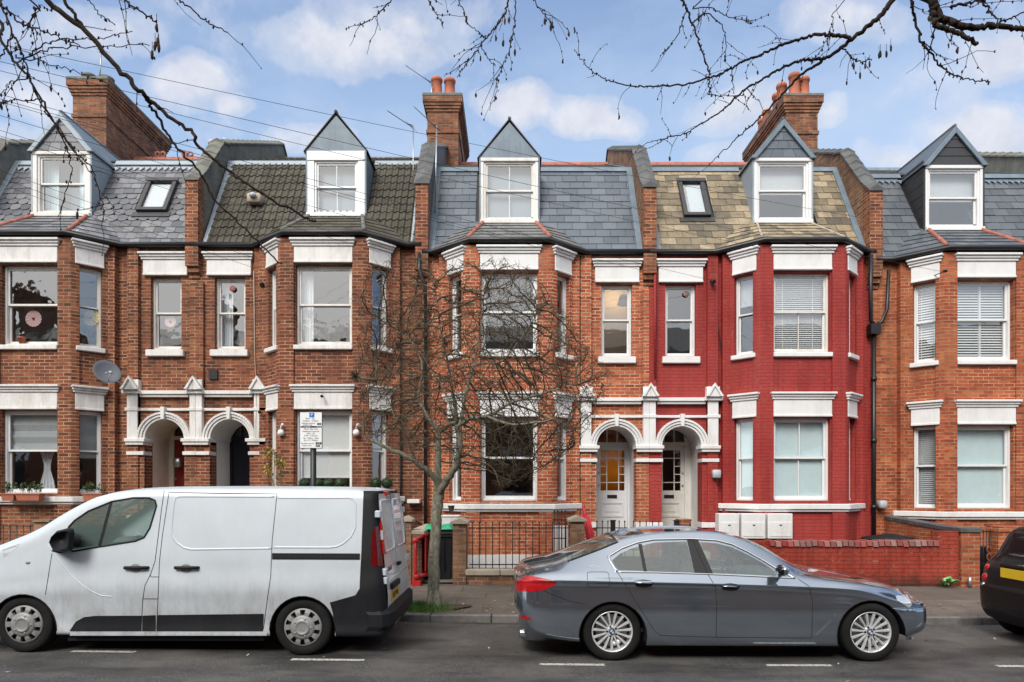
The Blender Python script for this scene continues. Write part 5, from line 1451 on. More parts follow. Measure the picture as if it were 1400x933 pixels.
    mb.build('rear_door', M['paint_brightened'], root)
    mb = MB(); mb.tube([fb(0,.013,.52+g0), fb(0,.013,1.9+g0)], .006, 4); mb.build('panel_gap', M['seam'], root)
    mb = MB()
    for sgn in (-1, 1):
        for z in (1.66, .98, .88) if sgn < 0 else (1.66, .98): mb.box(xr(z)-.03, xr(z)+.035, cy+sgn*.83-.055, cy+sgn*.83+.055, z+g0-.04, z+g0+.045)
    mb.build('hinge', M['paint_white'], root, .01)
    for sgn in (-1, 1):
        mb = MB(); P = [(.72,1.18),(.84,1.2),(.80,1.64),(.74,1.65)]
        mb.prism([fb(sgn*a_, .0, z+g0) for a_, z in P], (.022,0,0)); mb.build('rear_lamp', M['lamp_red'], root)
        mb = MB(); mb.box(xr(1.42)+.0, xr(1.36)+.026, cy+sgn*.78-.05, cy+sgn*.78+.05, 1.36+g0, 1.47+g0); mb.build('reverse_lamp', M['lamp_clear'], root)
    mb = MB(); mb.box(xr(1.9)-.03, xr(1.86)+.03, cy-.34, cy-.12, 1.87+g0, 1.93+g0); mb.build('brake_lamp', M['lamp_red'], root, .01)
    mb = MB(); mb.tube([fb(-.05,.03,.99+g0), fb(.08,.035,.99+g0)], .028, 8); mb.box(xr(.78), xr(.78)+.05, cy-.62, cy-.10, .74+g0, .81+g0); mb.build('rear_handle', M['plastic_black'], root, .01)
    mb = MB(); mb.box(xr(.66)+.013, xr(.62)+.021, cy-.6, cy-.10, .595+g0, .71+g0); pl = mb.build('number_plate', M['plate_yellow'], root)
    text_mesh('KX67 VNL', .095, 'plate_lettering', M['ink'], (xr(.66)+.023, cy-.35, .652+g0), (0,1,0), (0,0,1), pl, squash=.92)
    text_mesh('TRAFIC', .075, 'badge_lettering', M['ink'], (xr(1.0)+.016, cy-.52, .985+g0), (0,1,0), (0,0,1), root, squash=1.2)
    mb = MB()
    P = []
    for (y, x) in ((-.975,-1.66),(-.965,-1.50),(-.90,-1.43),(-.7,-1.40),(0,-1.39),(.7,-1.40),(.90,-1.43),(.965,-1.50),(.975,-1.66)): P.append((x, cy+y))
    for (z0, z1, in0, in1) in ((.30,.36,.05,0),(.36,.50,0,.0),(.50,.56,.0,.06)):
        for i in range(len(P)-1):
            def q(p, ins, z): return Vector((p[0]-ins, cy+(p[1]-cy)*(1-ins*.4), z+g0))
            mb.poly([q(P[i],in0,z0), q(P[i+1],in0,z0), q(P[i+1],in1,z1), q(P[i],in1,z1)])
    top = [Vector((p[0]-.06, cy+(p[1]-cy)*.976, .56+g0)) for p in P]; mb.add(top, [list(range(len(top)))])
    bot = [Vector((p[0]-.05, cy+(p[1]-cy)*.98, .30+g0)) for p in P]; mb.add(bot, [list(range(len(bot)))])
    mb.build('rear_bumper', M['plastic_black'], root)
    # arches, underside, sill, cabin
    mb = MB()
    for C in (arch1, arch2):
        pts = [h for h in (S.hit(a, b, 0) for a, b in C[14:]+C[:2]) if h is not None]
        mb.tube(pts, .007, 5)
        for i in range(len(pts)-1): mb.poly([pts[i], pts[i+1], pts[i+1]+Vector((0,.36,0)), pts[i]+Vector((0,.36,0))])
        mb.add([p+Vector((0,.36,0)) for p in pts], [list(range(len(pts)))])
    mirror_mb(mb, cy); mb.box(-6.3, -1.7, cy-.5, cy+.5, .2, .34); mb.box(-5.2, -2.9, cy-.88, cy+.88, .2, .34); mb.build('underbody', M['seam'], root)
    mb = MB(); mb.box(-5.12, -2.84, cy-.962, cy-.90, .245+gr(-4), .275+gr(-4)); pair(mb, cy, 'sill', M['paint_white'], root)
    mb = MB()
    for sgn in (1, -1):
        rbox(mb, -4.72, -4.2, cy-sgn*.48-.25, cy-sgn*.48+.25, .75, .95); rbox(mb, -4.32, -4.12, cy-sgn*.48-.25, cy-sgn*.48+.25, .95, 1.5, .07); rbox(mb, -4.28, -4.16, cy-sgn*.48-.13, cy-sgn*.48+.13, 1.5, 1.7, .05)
    mb.build('seat', M['seat'], root)
    mb = MB(); rbox(mb, -5.6, -5.0, cy-.8, cy+.8, .9, 1.22, .08); mb.box(-4.05, -4.02, cy-.86, cy+.86, .5, 1.85); mb.box(-5.5, -4.0, cy-.85, cy+.85, .42, .5); rbox(mb, -5.35, -5.05, cy+.2, cy+.6, 1.2, 1.32, .05); mb.build('dashboard', M['dash'], root)
    mb = MB(); cc = Vector((-4.98, cy+.45, 1.2)); ax = Vector((.6,0,.75)).normalized(); a_ = ax.orthogonal().normalized(); b_ = ax.cross(a_)
    mb.tube([cc+(a_*math.cos(t)+b_*math.sin(t))*.19 for t in [2*math.pi*k/20 for k in range(21)]], .018, 8); mb.tube([cc+a_*.18, cc-a_*.18], .03, 8); mb.tube([cc, cc-ax*.2], .035, 8); mb.build('steering_wheel', M['gloss_black'], root)
    for px in (31, 413.5):
        X = (px-CX)*7.66/F
        for sgn in (1, -1): wheel(root, (X, cy-sgn*.935, gz(X)+.333), sgn, .333, .205, 'cover', root)
    mb = MB(); mb.add([S.hit(a, b, .004) for a, b in ((3,752),(27,743.5),(24,748),(12,757),(5,762))], [(0,1,2,3,4)]); pair(mb, cy, 'headlight', M['lamp_clear'], root)
    return root

# ---- small black city car at the right edge (we look at its tail)
def build_city_car():
    cy = 8.42; X0 = 6.43
    root = thing('parked_car', 'small black city car with yellow plate parked at the right edge, tail to the camera', 'car', (X0+1.3, cy, gz(7.5)), 'cars parked along the kerb')
    zr = [(.22,6.58,9.0,.66),(.28,6.49,9.08,.74),(.42,6.435,9.14,.775),(.58,6.43,9.15,.78),(.66,6.43,9.13,.785),(.72,6.455,9.1,.785),(.80,6.47,9.0,.785),(.95,6.51,8.8,.78),(1.02,6.57,8.55,.755),(1.10,6.65,8.4,.74),(1.25,6.73,8.2,.705),(1.38,6.80,8.0,.67),(1.45,6.87,7.8,.63),(1.50,6.98,7.6,.55),(1.53,7.12,7.45,.4),(1.54,7.25,7.35,.15)]
    zr = [(a, b-.05, c, d*1.02) for a, b, c, d in zr]
    fX0 = pchip([z[0] for z in zr], [z[1] for z in zr]); fX1 = pchip([z[0] for z in zr], [z[2] for z in zr]); fW = pchip([z[0] for z in zr], [z[3] for z in zr])
    zs = []; z = .22
    while z < 1.54: zs.append(z); z += .025 if z < 1.4 else .012
    zs.append(1.54); N = 64
    def P(z, t, off=0):
        x0, x1, w = fX0(z), fX1(z), fW(z); cx = (x0+x1)/2; e = .26
        c, s_ = math.cos(t), math.sin(t)
        return Vector((cx+math.copysign(abs(c)**e, c)*((x1-x0)/2+off), cy+math.copysign(abs(s_)**e, s_)*(w+off), z+gz(7)))
    ts = [2*math.pi*(k+.5)/N for k in range(N)]
    def is_glass(z, p):
        rear = p.x < (fX0(z)+fX1(z))/2
        if rear and 1.03 < z < 1.40 and abs(p.y-cy) < fW(z)*.86: return 1
        if 1.04 < z < 1.38 and abs(p.y-cy) > fW(z)*.97 and fX0(z)+.35 < p.x < fX1(z)-.25: return 1
        if not rear and 1.05 < z < 1.40 and abs(p.y-cy) < fW(z)*.86: return 1
        if z < .36: return 2
        return 0
    mbs = [MB(), MB(), MB()]
    for i in range(len(zs)-1):
        for k in range(N):
            t0, t1 = ts[k], ts[(k+1) % N]
            q = [P(zs[i],t0), P(zs[i],t1), P(zs[i+1],t1), P(zs[i+1],t0)]
            m = sum(q, Vector())/4
            mbs[is_glass((zs[i]+zs[i+1])/2, m)].add(q, [(0,1,2,3)], 0, .5, True)
    mbs[0].add([P(1.54,t) for t in ts], [list(range(N))])
    body = mbs[0].build('body', M['paint_black'], root)
    mbs[1].build('window', M['glass_black'], root); mbs[2].build('bumper_skirt', M['plastic_black'], root)
    for o in root.children:                                  # weld so the shading is continuous
        bm = bmesh.new(); bm.from_mesh(o.data); bmesh.ops.remove_doubles(bm, verts=bm.verts, dist=1e-4); bm.to_mesh(o.data); bm.free()
    for sgn in (1, -1):
        for z, r in ((.915,.055), (.785,.065)):
            mb = MB(); c = Vector((fX0(z)+.03, cy+sgn*.575, z+gz(7)))
            mb.blob(c, r, 0, 14, 0, .5, (.6,1,1)); mb.build('tail_light', M['lamp_red'], root)
        mb = MB(); mb.tube([(6.42,cy+sgn*.56,.70),(6.39,cy+sgn*.58,.66)], .02, 6); mb.build('reflector', M['steel'], root)
    mb = MB(); mb.box(6.41, 6.43, cy-.26, cy+.26, .82, .94); mb.build('number_plate', M['plate_yellow'], root)
    mb = MB(); mb.box(6.43, 6.47, cy-.3, cy+.3, .955, .985); mb.box(6.45, 6.5, cy+.1, cy+.18, .965, .982, 0); mb.build('boot_handle', M['gloss_black'], root, .004)
    mb = MB(); mb.box(6.47, 6.50, cy-.05, cy+.05, .995, 1.005); mb.build('badge', M['chrome'], root)
    for x in (6.98, 8.79):
        for sgn in (1, -1): wheel(root, (x, cy-sgn*.75, gz(x)+.30), sgn, .30, .175, 'plain', root)
    mb = MB(); mb.box(6.6, 9.0, cy-.6, cy+.6, .18, .3); mb.build('underbody', M['seam'], root)
    return root
build_saloon(); build_van(); build_city_car()
# ------------------------------------------------------------------ trees
def mat_bark(name, cols, lich):
    t = NT(name); v = t.tc('Object')
    f = t.noise(t.mapv(v, (1,1,.45)), 22, 6, .7)
    c = t.ramp(f, [(.3, cols[0]), (.5, cols[1]), (.72, cols[2])])
    l = t.noise(v, 9, 5, .7); c = t.mix(t.ramp(l, [(.5, 0.0), (.66, .8)]), c, lich)
    t.pbr(c, .9, 0, .2, t.bump(f, .8, .02)); return t.m
M['bark'] = mat_bark('lichened_bark', [(.06,.054,.042),(.19,.175,.135),(.36,.335,.265)], (.23,.25,.14))
M['twig'] = mat_bark('grey_brown_twig', [(.045,.032,.021),(.085,.063,.043),(.145,.115,.08)], (.135,.13,.07))
M['branch'] = mat_bark('dark_branch', [(.018,.013,.010),(.035,.025,.019),(.07,.05,.038)], (.05,.04,.03))
M['bud'] = mat_plain('dry_bud', (.035,.02,.014), .9, var=.4, bump=0)
M['dry_leaf'] = mat_plain('dry_leaf', (.12,.055,.03), .9, var=.4, bump=0)
M['grass'] = mat_plain('grass_blade', (.09,.2,.03), .7, var=.35, scale=9, bump=0)
def mat_leaf(name, cols, rough=.5):
    t = NT(name); a = t.n('ShaderNodeAttribute', attribute_name='tint')
    c = t.ramp(a.outputs['Fac'], [(i/(len(cols)-1), x) for i, x in enumerate(cols)])
    t.pbr(c, rough, 0, .4); return t.m
M['box_leaf'] = mat_leaf('topiary_leaf', [(.012,.03,.01),(.025,.06,.015),(.05,.1,.03)])
M['yellow_leaf'] = mat_leaf('yellowing_leaf', [(.06,.09,.02),(.16,.17,.03),(.35,.27,.04),(.42,.22,.03)])
M['weed_leaf'] = mat_leaf('variegated_weed_leaf', [(.05,.16,.03),(.1,.28,.06),(.35,.5,.25)])
M['pot_leaf'] = mat_leaf('pot_plant_leaf', [(.02,.05,.015),(.05,.11,.03),(.12,.17,.05)])

def street_tree():
    rnd = random.Random(11)
    D0 = 10.25
    base = at(594, 829, D0)
    root = thing('street_tree', 'bare lichen covered street tree with a dense tangle of twigs growing from the pavement', 'tree', base)
    limbs = [
        [(594,829,0,.118),(593.5,810,0,.095),(594,760,0,.088),(595.5,722,0,.083),(598,690,0,.085),(600,672,0,.088)],
        [(600,674,0,.058),(597,658,-.05,.05),(584,644,-.15,.044),(569,632,-.25,.04),(549,621,-.35,.034),(531,613,-.4,.03),(512,604,-.45,.022),(498,597,-.5,.014)],
        [(600,676,0,.062),(599,650,.1,.056),(598,613,.18,.05),(599,591,.2,.042),(592,580,.22,.036),(583,569,.25,.032),(576,554,.3,.028),(572,542,.3,.025),(576,518,.3,.021),(577,498,.35,.018),(570,480,.4,.015),(560,464,.45,.013),(545,452,.5,.011),(531,444,.5,.009),(510,433,.55,.006)],
        [(599,592,.2,.036),(612,582,.1,.034),(624,574,.05,.03),(621,550,-.05,.027),(618,531,-.1,.023),(613,502,-.2,.019),(608,477,-.3,.016),(602,450,-.35,.012),(598,420,-.4,.009),(594,392,-.45,.006)],
        [(600,676,0,.06),(612,655,-.15,.054),(624,636,-.25,.05),(628,617,-.3,.046),(629,602,-.3,.042),(625,585,-.3,.036),(637,575,-.4,.034),(652,571,-.5,.03),(668,569,-.55,.028),(682,561,-.6,.024),(695,553,-.65,.022),(714,546,-.7,.019),(733,541,-.75,.016),(750,536,-.75,.013),(766,531,-.8,.011),(790,526,-.8,.007)],
        [(628,606,-.3,.034),(630,580,-.1,.03),(635,548,.1,.026),(642,520,.2,.023),(648,498,.3,.02),(653,472,.4,.016),(657,449,.45,.013),(660,425,.5,.01),(662,400,.5,.007)],
        [(647,501,.3,.019),(662,497,.1,.017),(678,497,0,.015),(690,491,-.1,.013),(704,474,-.2,.011),(722,449,-.3,.008),(738,425,-.4,.005)],
        [(666,569,-.55,.022),(685,577,-.8,.02),(706,581,-1.0,.017),(728,578,-1.2,.013),(750,575,-1.3,.01),(770,563,-1.4,.006)],
        [(624,575,.05,.022),(612,545,.5,.018),(600,520,.8,.014),(585,500,1.0,.01),(575,470,1.1,.006)],
        [(640,520,.2,.02),(655,535,.7,.016),(690,520,1.0,.012),(720,500,1.15,.008)],
        [(569,632,-.25,.02),(556,600,-.5,.016),(540,570,-.7,.012),(528,540,-.8,.008),(515,520,-.85,.005)],
        [(700,552,-.65,.016),(735,565,-.5,.013),(770,585,-.4,.009),(785,605,-.35,.005)],
        [(576,518,.3,.016),(555,512,.1,.013),(532,508,0,.009),(510,500,0,.006)],
    ]
    mb = MB(); nodes = []; par = []
    for li, L in enumerate(limbs):
        pts = [at(a, b, D0+dy) for a, b, dy, r in L]; rs = [r for *_, r in L]
        P = catmull(pts, 4); Rr = []
        for i in range(len(rs)-1):
            for k in range(4): Rr.append(rs[i]+(rs[i+1]-rs[i])*k/4)
        Rr.append(rs[-1])
        P = [p + Vector((rnd.uniform(-1,1),rnd.uniform(-1,1),rnd.uniform(-1,1)))*min(.012, r*.35) for p, r in zip(P, Rr)]
        mb.tube(P, Rr, 10 if Rr[0] > .03 else 7)
        if li == 0:
            for k in range(5):
                a = 2*math.pi*k/5+.3
                mb.tube([base+Vector((math.cos(a)*.2,math.sin(a)*.2,-.05)), base+Vector((math.cos(a)*.10,math.sin(a)*.10,.04)), base+Vector((math.cos(a)*.04,math.sin(a)*.04,.25))], [.03,.05,.05], 7)
            continue
        for i, p in enumerate(P):
            if i < 6: continue
            nodes.append(p); par.append(-1 if i == 6 else len(nodes)-2)
    for k in range(8):                                   # pruned stubs and burrs
        L = limbs[rnd.choice([0,1,2,4])]; q = rnd.choice(L[1:-1]); p = at(q[0], q[1], D0+q[2])
        mb.blob(p+Vector((rnd.uniform(-1,1)*q[3],-q[3]*.6,0)), q[3]*.5, 0, 8, .15)
    mb.build('trunk', M['bark'], root)
    nfix = len(nodes)
    # crown envelope, traced
    env = smooth_poly([(486,440),(492,385),(530,352),(585,350),(640,356),(690,352),(728,372),(760,410),(792,452),(834,512),(826,545),(802,590),(770,625),(730,655),(690,668),(660,640),(636,648),(600,618),(560,615),(520,602),(482,580),(488,520)], 2)
    att = []
    while len(att) < 7200:
        px, py = rnd.uniform(470,845), rnd.uniform(340,675)
        if not inside((px,py), env): continue
        e = max(0, 1-((px-655)/190)**2-((py-520)/170)**2); dz = 1.55*math.sqrt(max(.06, e))
        dens = .95 if py > 400 else .55
        if px < 560 and py < 420 and rnd.random() < .3: continue
        if rnd.random() < dens: att.append(at(px, py, D0+rnd.uniform(-dz, dz)))
    STEP, KILL, INF = .06, .082, .85
    for it in range(90):
        kd = kdtree.KDTree(len(nodes))
        for i, p in enumerate(nodes): kd.insert(p, i)
        kd.balance(); pull = {}; rest = []
        for a in att:
            co_, i, d = kd.find(a)
            if d < KILL: continue
            rest.append(a)
            if d < INF: pull.setdefault(i, []).append((a-nodes[i]).normalized())
        att = rest
        if not pull or len(nodes) > 22000: break
        for i, ds in pull.items():
            v = sum(ds, Vector())
            v = v.normalized() if v.length > 1e-4 else Vector((0,0,-1))
            v += Vector((rnd.uniform(-1,1),rnd.uniform(-1,1),rnd.uniform(-1,1)-.1))*.3
            if par[i] >= 0: v += (nodes[i]-nodes[par[i]]).normalized()*.75
            p = nodes[i]+v.normalized()*STEP
            if p.y > 13.2: continue
            nodes.append(p); par.append(i)
    ch = {}
    for i, p in enumerate(par):
        if p >= 0: ch.setdefault(p, []).append(i)
    n = len(nodes); rad = [0]*n
    for i in range(n-1, -1, -1):
        c = [k for k in ch.get(i, []) if k >= nfix or i < nfix]
        rad[i] = .0036 if not c else min(.024, sum(rad[k]**2.15 for k in c)**(1/2.15))
    mb = MB()
    seen = set(); starts = [i for i in range(nfix, n) if par[i] < nfix]
    stack = [(par[i], i) for i in starts]
    while stack:
        a, b = stack.pop(); P = [nodes[a], nodes[b]]; Rr = [rad[b], rad[b]]; cur = b
        while True:
            c = ch.get(cur, [])
            if not c: break
            c = sorted(c, key=lambda k: -rad[k])
            for k in c[1:]: stack.append((cur, k))
            cur = c[0]; P.append(nodes[cur]); Rr.append(rad[cur])
        Rr[-1] = .0025
        mb.tube(P, Rr, 4 if Rr[0] < .008 else 5, cap=False)
    for i in range(nfix, n):                               # short spurs
        k = 2 if not ch.get(i) else (1 if rnd.random() < .5 else 0)
        for _ in range(k):
            d = Vector((rnd.uniform(-1,1),rnd.uniform(-1,1),rnd.uniform(-.9,1))).normalized()
            p = nodes[i]; q = p+d*rnd.uniform(.03,.08); r_ = q+(d+Vector((rnd.uniform(-.6,.6),rnd.uniform(-.6,.6),rnd.uniform(-.6,.6)))).normalized()*rnd.uniform(.03,.07)
            mb.tube([p,q,r_], [.0033,.0028,.002], 3, cap=False)
    mb.build('crown', M['twig'], root)
    # grass tuft round the base
    mb = MB()
    for k in range(3400):
        a = rnd.uniform(0, 2*math.pi); q = abs(rnd.gauss(0,.24))
        p = Vector((base.x-.22+math.cos(a)*q*1.2, base.y-.12+math.sin(a)*q*.75, gz(base.x)+.11))
        if p.y < YK+.14 or q > .75: continue
        h = rnd.uniform(.03,.13)*(1.15-q*1.1); d = Vector((rnd.uniform(-.5,.5),rnd.uniform(-.5,.5),1))*h; w_ = Vector((rnd.uniform(-1,1),rnd.uniform(-1,1),0)).normalized()*.006
        mb.add([p-w_, p+w_, p+d], [(0,1,2)])
    kind(mb.build('grass', M['grass']), 'stuff')
    mb = MB(); 
    ring = [Vector((base.x+.12+math.cos(t)*.42*(1+.2*math.sin(3*t)), base.y+.0+math.sin(t)*.26*(1+.2*math.cos(2*t)), gz(base.x)+.128)) for t in [2*math.pi*k/24 for k in range(24)]]
    mb.poly(ring); kind(mb.build('soil_ground', M['earth']))
street_tree()
rl = random.Random(8); mb = MB()                        # scattered dry leaves and litter along the kerb
for k in range(420):
    x = rl.uniform(-6.5, 8.5); y = rl.choice([rl.gauss(9.55,.12), rl.gauss(9.55,.12), rl.uniform(9.85,12.5), rl.gauss(12.45,.08), rl.uniform(6.5,9.6)]) if rl.random() < .75 else rl.gauss(10.2,.35)
    if rl.random() < .3: x = -1.0+rl.gauss(0,.6); y = 10.1+rl.gauss(0,.25)
    z = gz(x)+(.008 if y < YK else .125); a = rl.uniform(0,6.28); L = rl.uniform(.012,.035)
    u = Vector((math.cos(a),math.sin(a),rl.uniform(-.2,.3)))*L; w_ = Vector((-math.sin(a),math.cos(a),rl.uniform(-.2,.3)))*L*.5
    p = Vector((x,min(y,12.5),z)); mb.add([p-u, p-w_, p+u+Vector((0,0,.006)), p+w_], [(0,1,2,3)], 0, rl.random())
M['litter'] = mat_leaf('dry_litter', [(.1,.05,.02),(.2,.11,.05),(.32,.24,.14),(.07,.045,.025),(.5,.48,.42)], .9)
kind(mb.build('fallen_leaves', M['litter']), 'stuff')

# overhanging branches of two bare street trees that stand beside the camera, just out of the picture
def overhang(name_label, trunk, limbs, branches, seed, group='bare trees beside the camera'):
    rnd = random.Random(seed)
    root = thing('bare_tree', name_label, 'tree', trunk[0], group)
    mb = MB()
    mb.tube(trunk, [.17,.15,.13,.12][:len(trunk)], 12)
    for L, r0, r1 in limbs:
        P = catmull([Vector(p) for p in L], 5); n = len(P); mb.tube(P, [r0+(r1-r0)*i/(n-1) for i in range(n)], 9)
    mb.build('trunk', M['branch'], root)
    for B in branches:
        mb = MB()
        pts, r0, r1, tw = B[:4]
        P = catmull(pts, 6); n = len(P)
        P = [p + Vector((rnd.uniform(-1,1),rnd.uniform(-1,1),rnd.uniform(-1,1)))*.006*(0 if i in (0,) else 1) for i, p in enumerate(P)]
        mb.tube(P, [r0+(r1-r0)*(i/(n-1))**.7 for i in range(n)], 7)
        if tw: 
            for i in range(1, n):
                d = (P[i]-P[i-1]).normalized(); L = (P[i]-P[i-1]).length
                m = max(1, int(L/.05))
                for k in range(m):
                    p = P[i-1].lerp(P[i], (k+rnd.random())/m)
                    sd = Vector((rnd.uniform(-1,1),rnd.uniform(-1,1),rnd.uniform(-1,1))); sd = (sd-d*sd.dot(d)).normalized()
                    if rnd.random() < .5*tw: mb.blob(p+sd*.008, rnd.uniform(.0028,.0055), 1, 5, .2, None, (1,1,1.6))
                    if rnd.random() < .15*tw:
                        v = (d*rnd.uniform(.2,1)+sd*rnd.uniform(.6,1)+Vector((0,0,rnd.uniform(-.9,.1)))).normalized(); q = [p]
                        for s_ in range(rnd.randint(2,6)):
                            v = (v+Vector((rnd.uniform(-.35,.35),rnd.uniform(-.35,.35),rnd.uniform(-.4,.25)))).normalized(); q.append(q[-1]+v*rnd.uniform(.025,.055))
                        mb.tube(q, [.0019-.0010*j/len(q) for j in range(len(q))], 4, cap=False)
                        for s_ in q[1:]:
                            if rnd.random() < .6: mb.blob(s_+Vector((rnd.uniform(-.004,.004),0,rnd.uniform(-.004,.004))), rnd.uniform(.0025,.005), 1, 5, .2, None, (1,1,1.7))
                        if rnd.random() < .15:
                            e = q[-1]; mb.blob(e+Vector((0,0,-.02)), .008, 1, 6, .35, None, (.8,.6,1.8))
        for (px, py, dd) in (B[4] if len(B) > 4 else ()):     # hanging catkins and dead leaves
            p = at(px, py, dd); mb.tube([p+Vector((0,0,.04)), p], .0015, 3); mb.blob(p+Vector((0,0,-.018)), .010, 2 if rnd.random() < .3 else 1, 6, .3, None, (.7,.6,2.0))
        mb.build('branch', [M['branch'], M['bud'], M['dry_leaf']], root)
def tr(L, d0, d1=None, pre=()):
    d1 = d0 if d1 is None else d1; n = len(L)
    return [Vector(p) for p in pre]+[at(a, b, d0+(d1-d0)*i/max(1,n-1)) for i, (a, b) in enumerate(L)]
DL = 2.6
h1 = Vector((-2.35,2.35,4.25)); h2 = Vector((-2.9,2.2,4.1))
overhang('bare tree at the upper left whose thick dark branch hangs diagonally across the picture', [(-3.7,1.3,.1),(-3.65,1.3,1.5),(-3.5,1.4,2.9),(-3.2,1.6,3.6)],
    [([(-3.2,1.6,3.6),(-2.8,2.0,4.15),(-2.35,2.35,4.3),(-1.9,2.55,4.2)], .10, .032), ([(-3.2,1.6,3.6),(-3.1,2.0,4.1),(-2.9,2.25,4.2)], .07, .02), ([(-2.35,2.35,4.3),(-1.5,2.7,4.5),(-.6,3.2,4.7),(.2,3.5,4.8)], .05, .02)],
    [(tr([(20,-50),(64,0),(118,46),(161,93),(190,124),(204,138)], DL, 2.7, [h1]), .0125, .0085, .12),
     (tr([(204,138),(230,158),(264,182),(270,196),(296,221),(328,245),(357,264),(392,284),(424,300),(431,303)], 2.7, 2.8), .0085, .004, .25),
     (tr([(200,134),(206,144),(218,166),(232,186),(250,210),(275,239),(293,271),(321,300),(352,330),(385,361)], 2.7, 2.9), .0068, .0032, .25),
     (tr([(70,-40),(89,0),(105,25),(121,48)], DL, 2.65, [h1]), .007, .006, .15),
     (tr([(-20,-30),(0,5),(8,20),(16,46),(10,62),(0,80)], 2.9, 2.9, [h2]), .006, .003, .5),
     (tr([(-30,10),(0,54),(21,86),(39,107),(57,136),(77,171),(96,200),(108,214),(125,229),(136,262),(143,290)], 3.0, 3.0, [h2]), .0085, .002, .6),
     (tr([(77,171),(90,200),(97,220),(94,250),(80,295)], 3.0), .0034, .0016, .7),
     (tr([(45,118),(60,150),(85,180),(108,214),(128,240)], 3.0), .004, .002, .8),
     (tr([(57,136),(30,137),(8,138),(0,142)], 3.0), .003, .0014, .7), (tr([(39,107),(18,112),(5,122),(0,134)], 3.0), .003, .0014, .7),
     (tr([(21,86),(57,70),(90,66),(118,64),(160,64),(204,61)], 3.0), .0034, .0016, .7), (tr([(39,75),(60,62),(86,54),(120,54),(150,50),(179,43)], 3.0), .0034, .0016, .7),
     (tr([(0,5),(14,18),(25,29),(44,38),(71,46),(90,56),(110,62)], 2.9), .005, .002, 1.0), (tr([(21,79),(46,82),(70,88),(95,95),(118,104),(140,112)], 3.0), .003, .0014, .7),
     (tr([(16,46),(26,60),(34,84),(38,105)], 2.95), .005, .003, .8), (tr([(40,0),(48,12),(43,30),(38,40)], 2.9, 2.9, [(-2.2,2.4,4.2)]), .004, .003, .6),
     (tr([(160,-25),(171,0),(186,12),(204,24),(214,29)], 2.8, 2.8, [(-1.5,2.7,4.5)]), .005, .003, .4, [(214,32,2.8),(216,52,2.8),(212,58,2.8),(208,70,2.8),(217,60,2.8)]),
     (tr([(225,-25),(245,0),(262,12),(280,28),(296,38),(311,44)], 3.2, 3.2, [(-1.3,2.8,4.55)]), .005, .0025, .3),
     (tr([(110,-20),(122,0),(135,18),(148,28),(156,33)], 3.1, 3.1, [(-1.9,2.55,4.2)]), .003, .002, .6),
     (tr([(560,-30),(536,0),(520,16),(508,26),(495,34)], 3.6, 3.6, [(-.5,3.3,4.72)]), .005, .002, 1.0), (tr([(580,-30),(587,0),(596,18),(607,39)], 3.6, 3.6, [(-.4,3.35,4.75)]), .004, .002, 1.0)], 3)
e1 = Vector((2.5,3.1,5.0)); e2 = Vector((.0,3.6,4.95)); e3 = Vector((2.75,2.9,4.75))
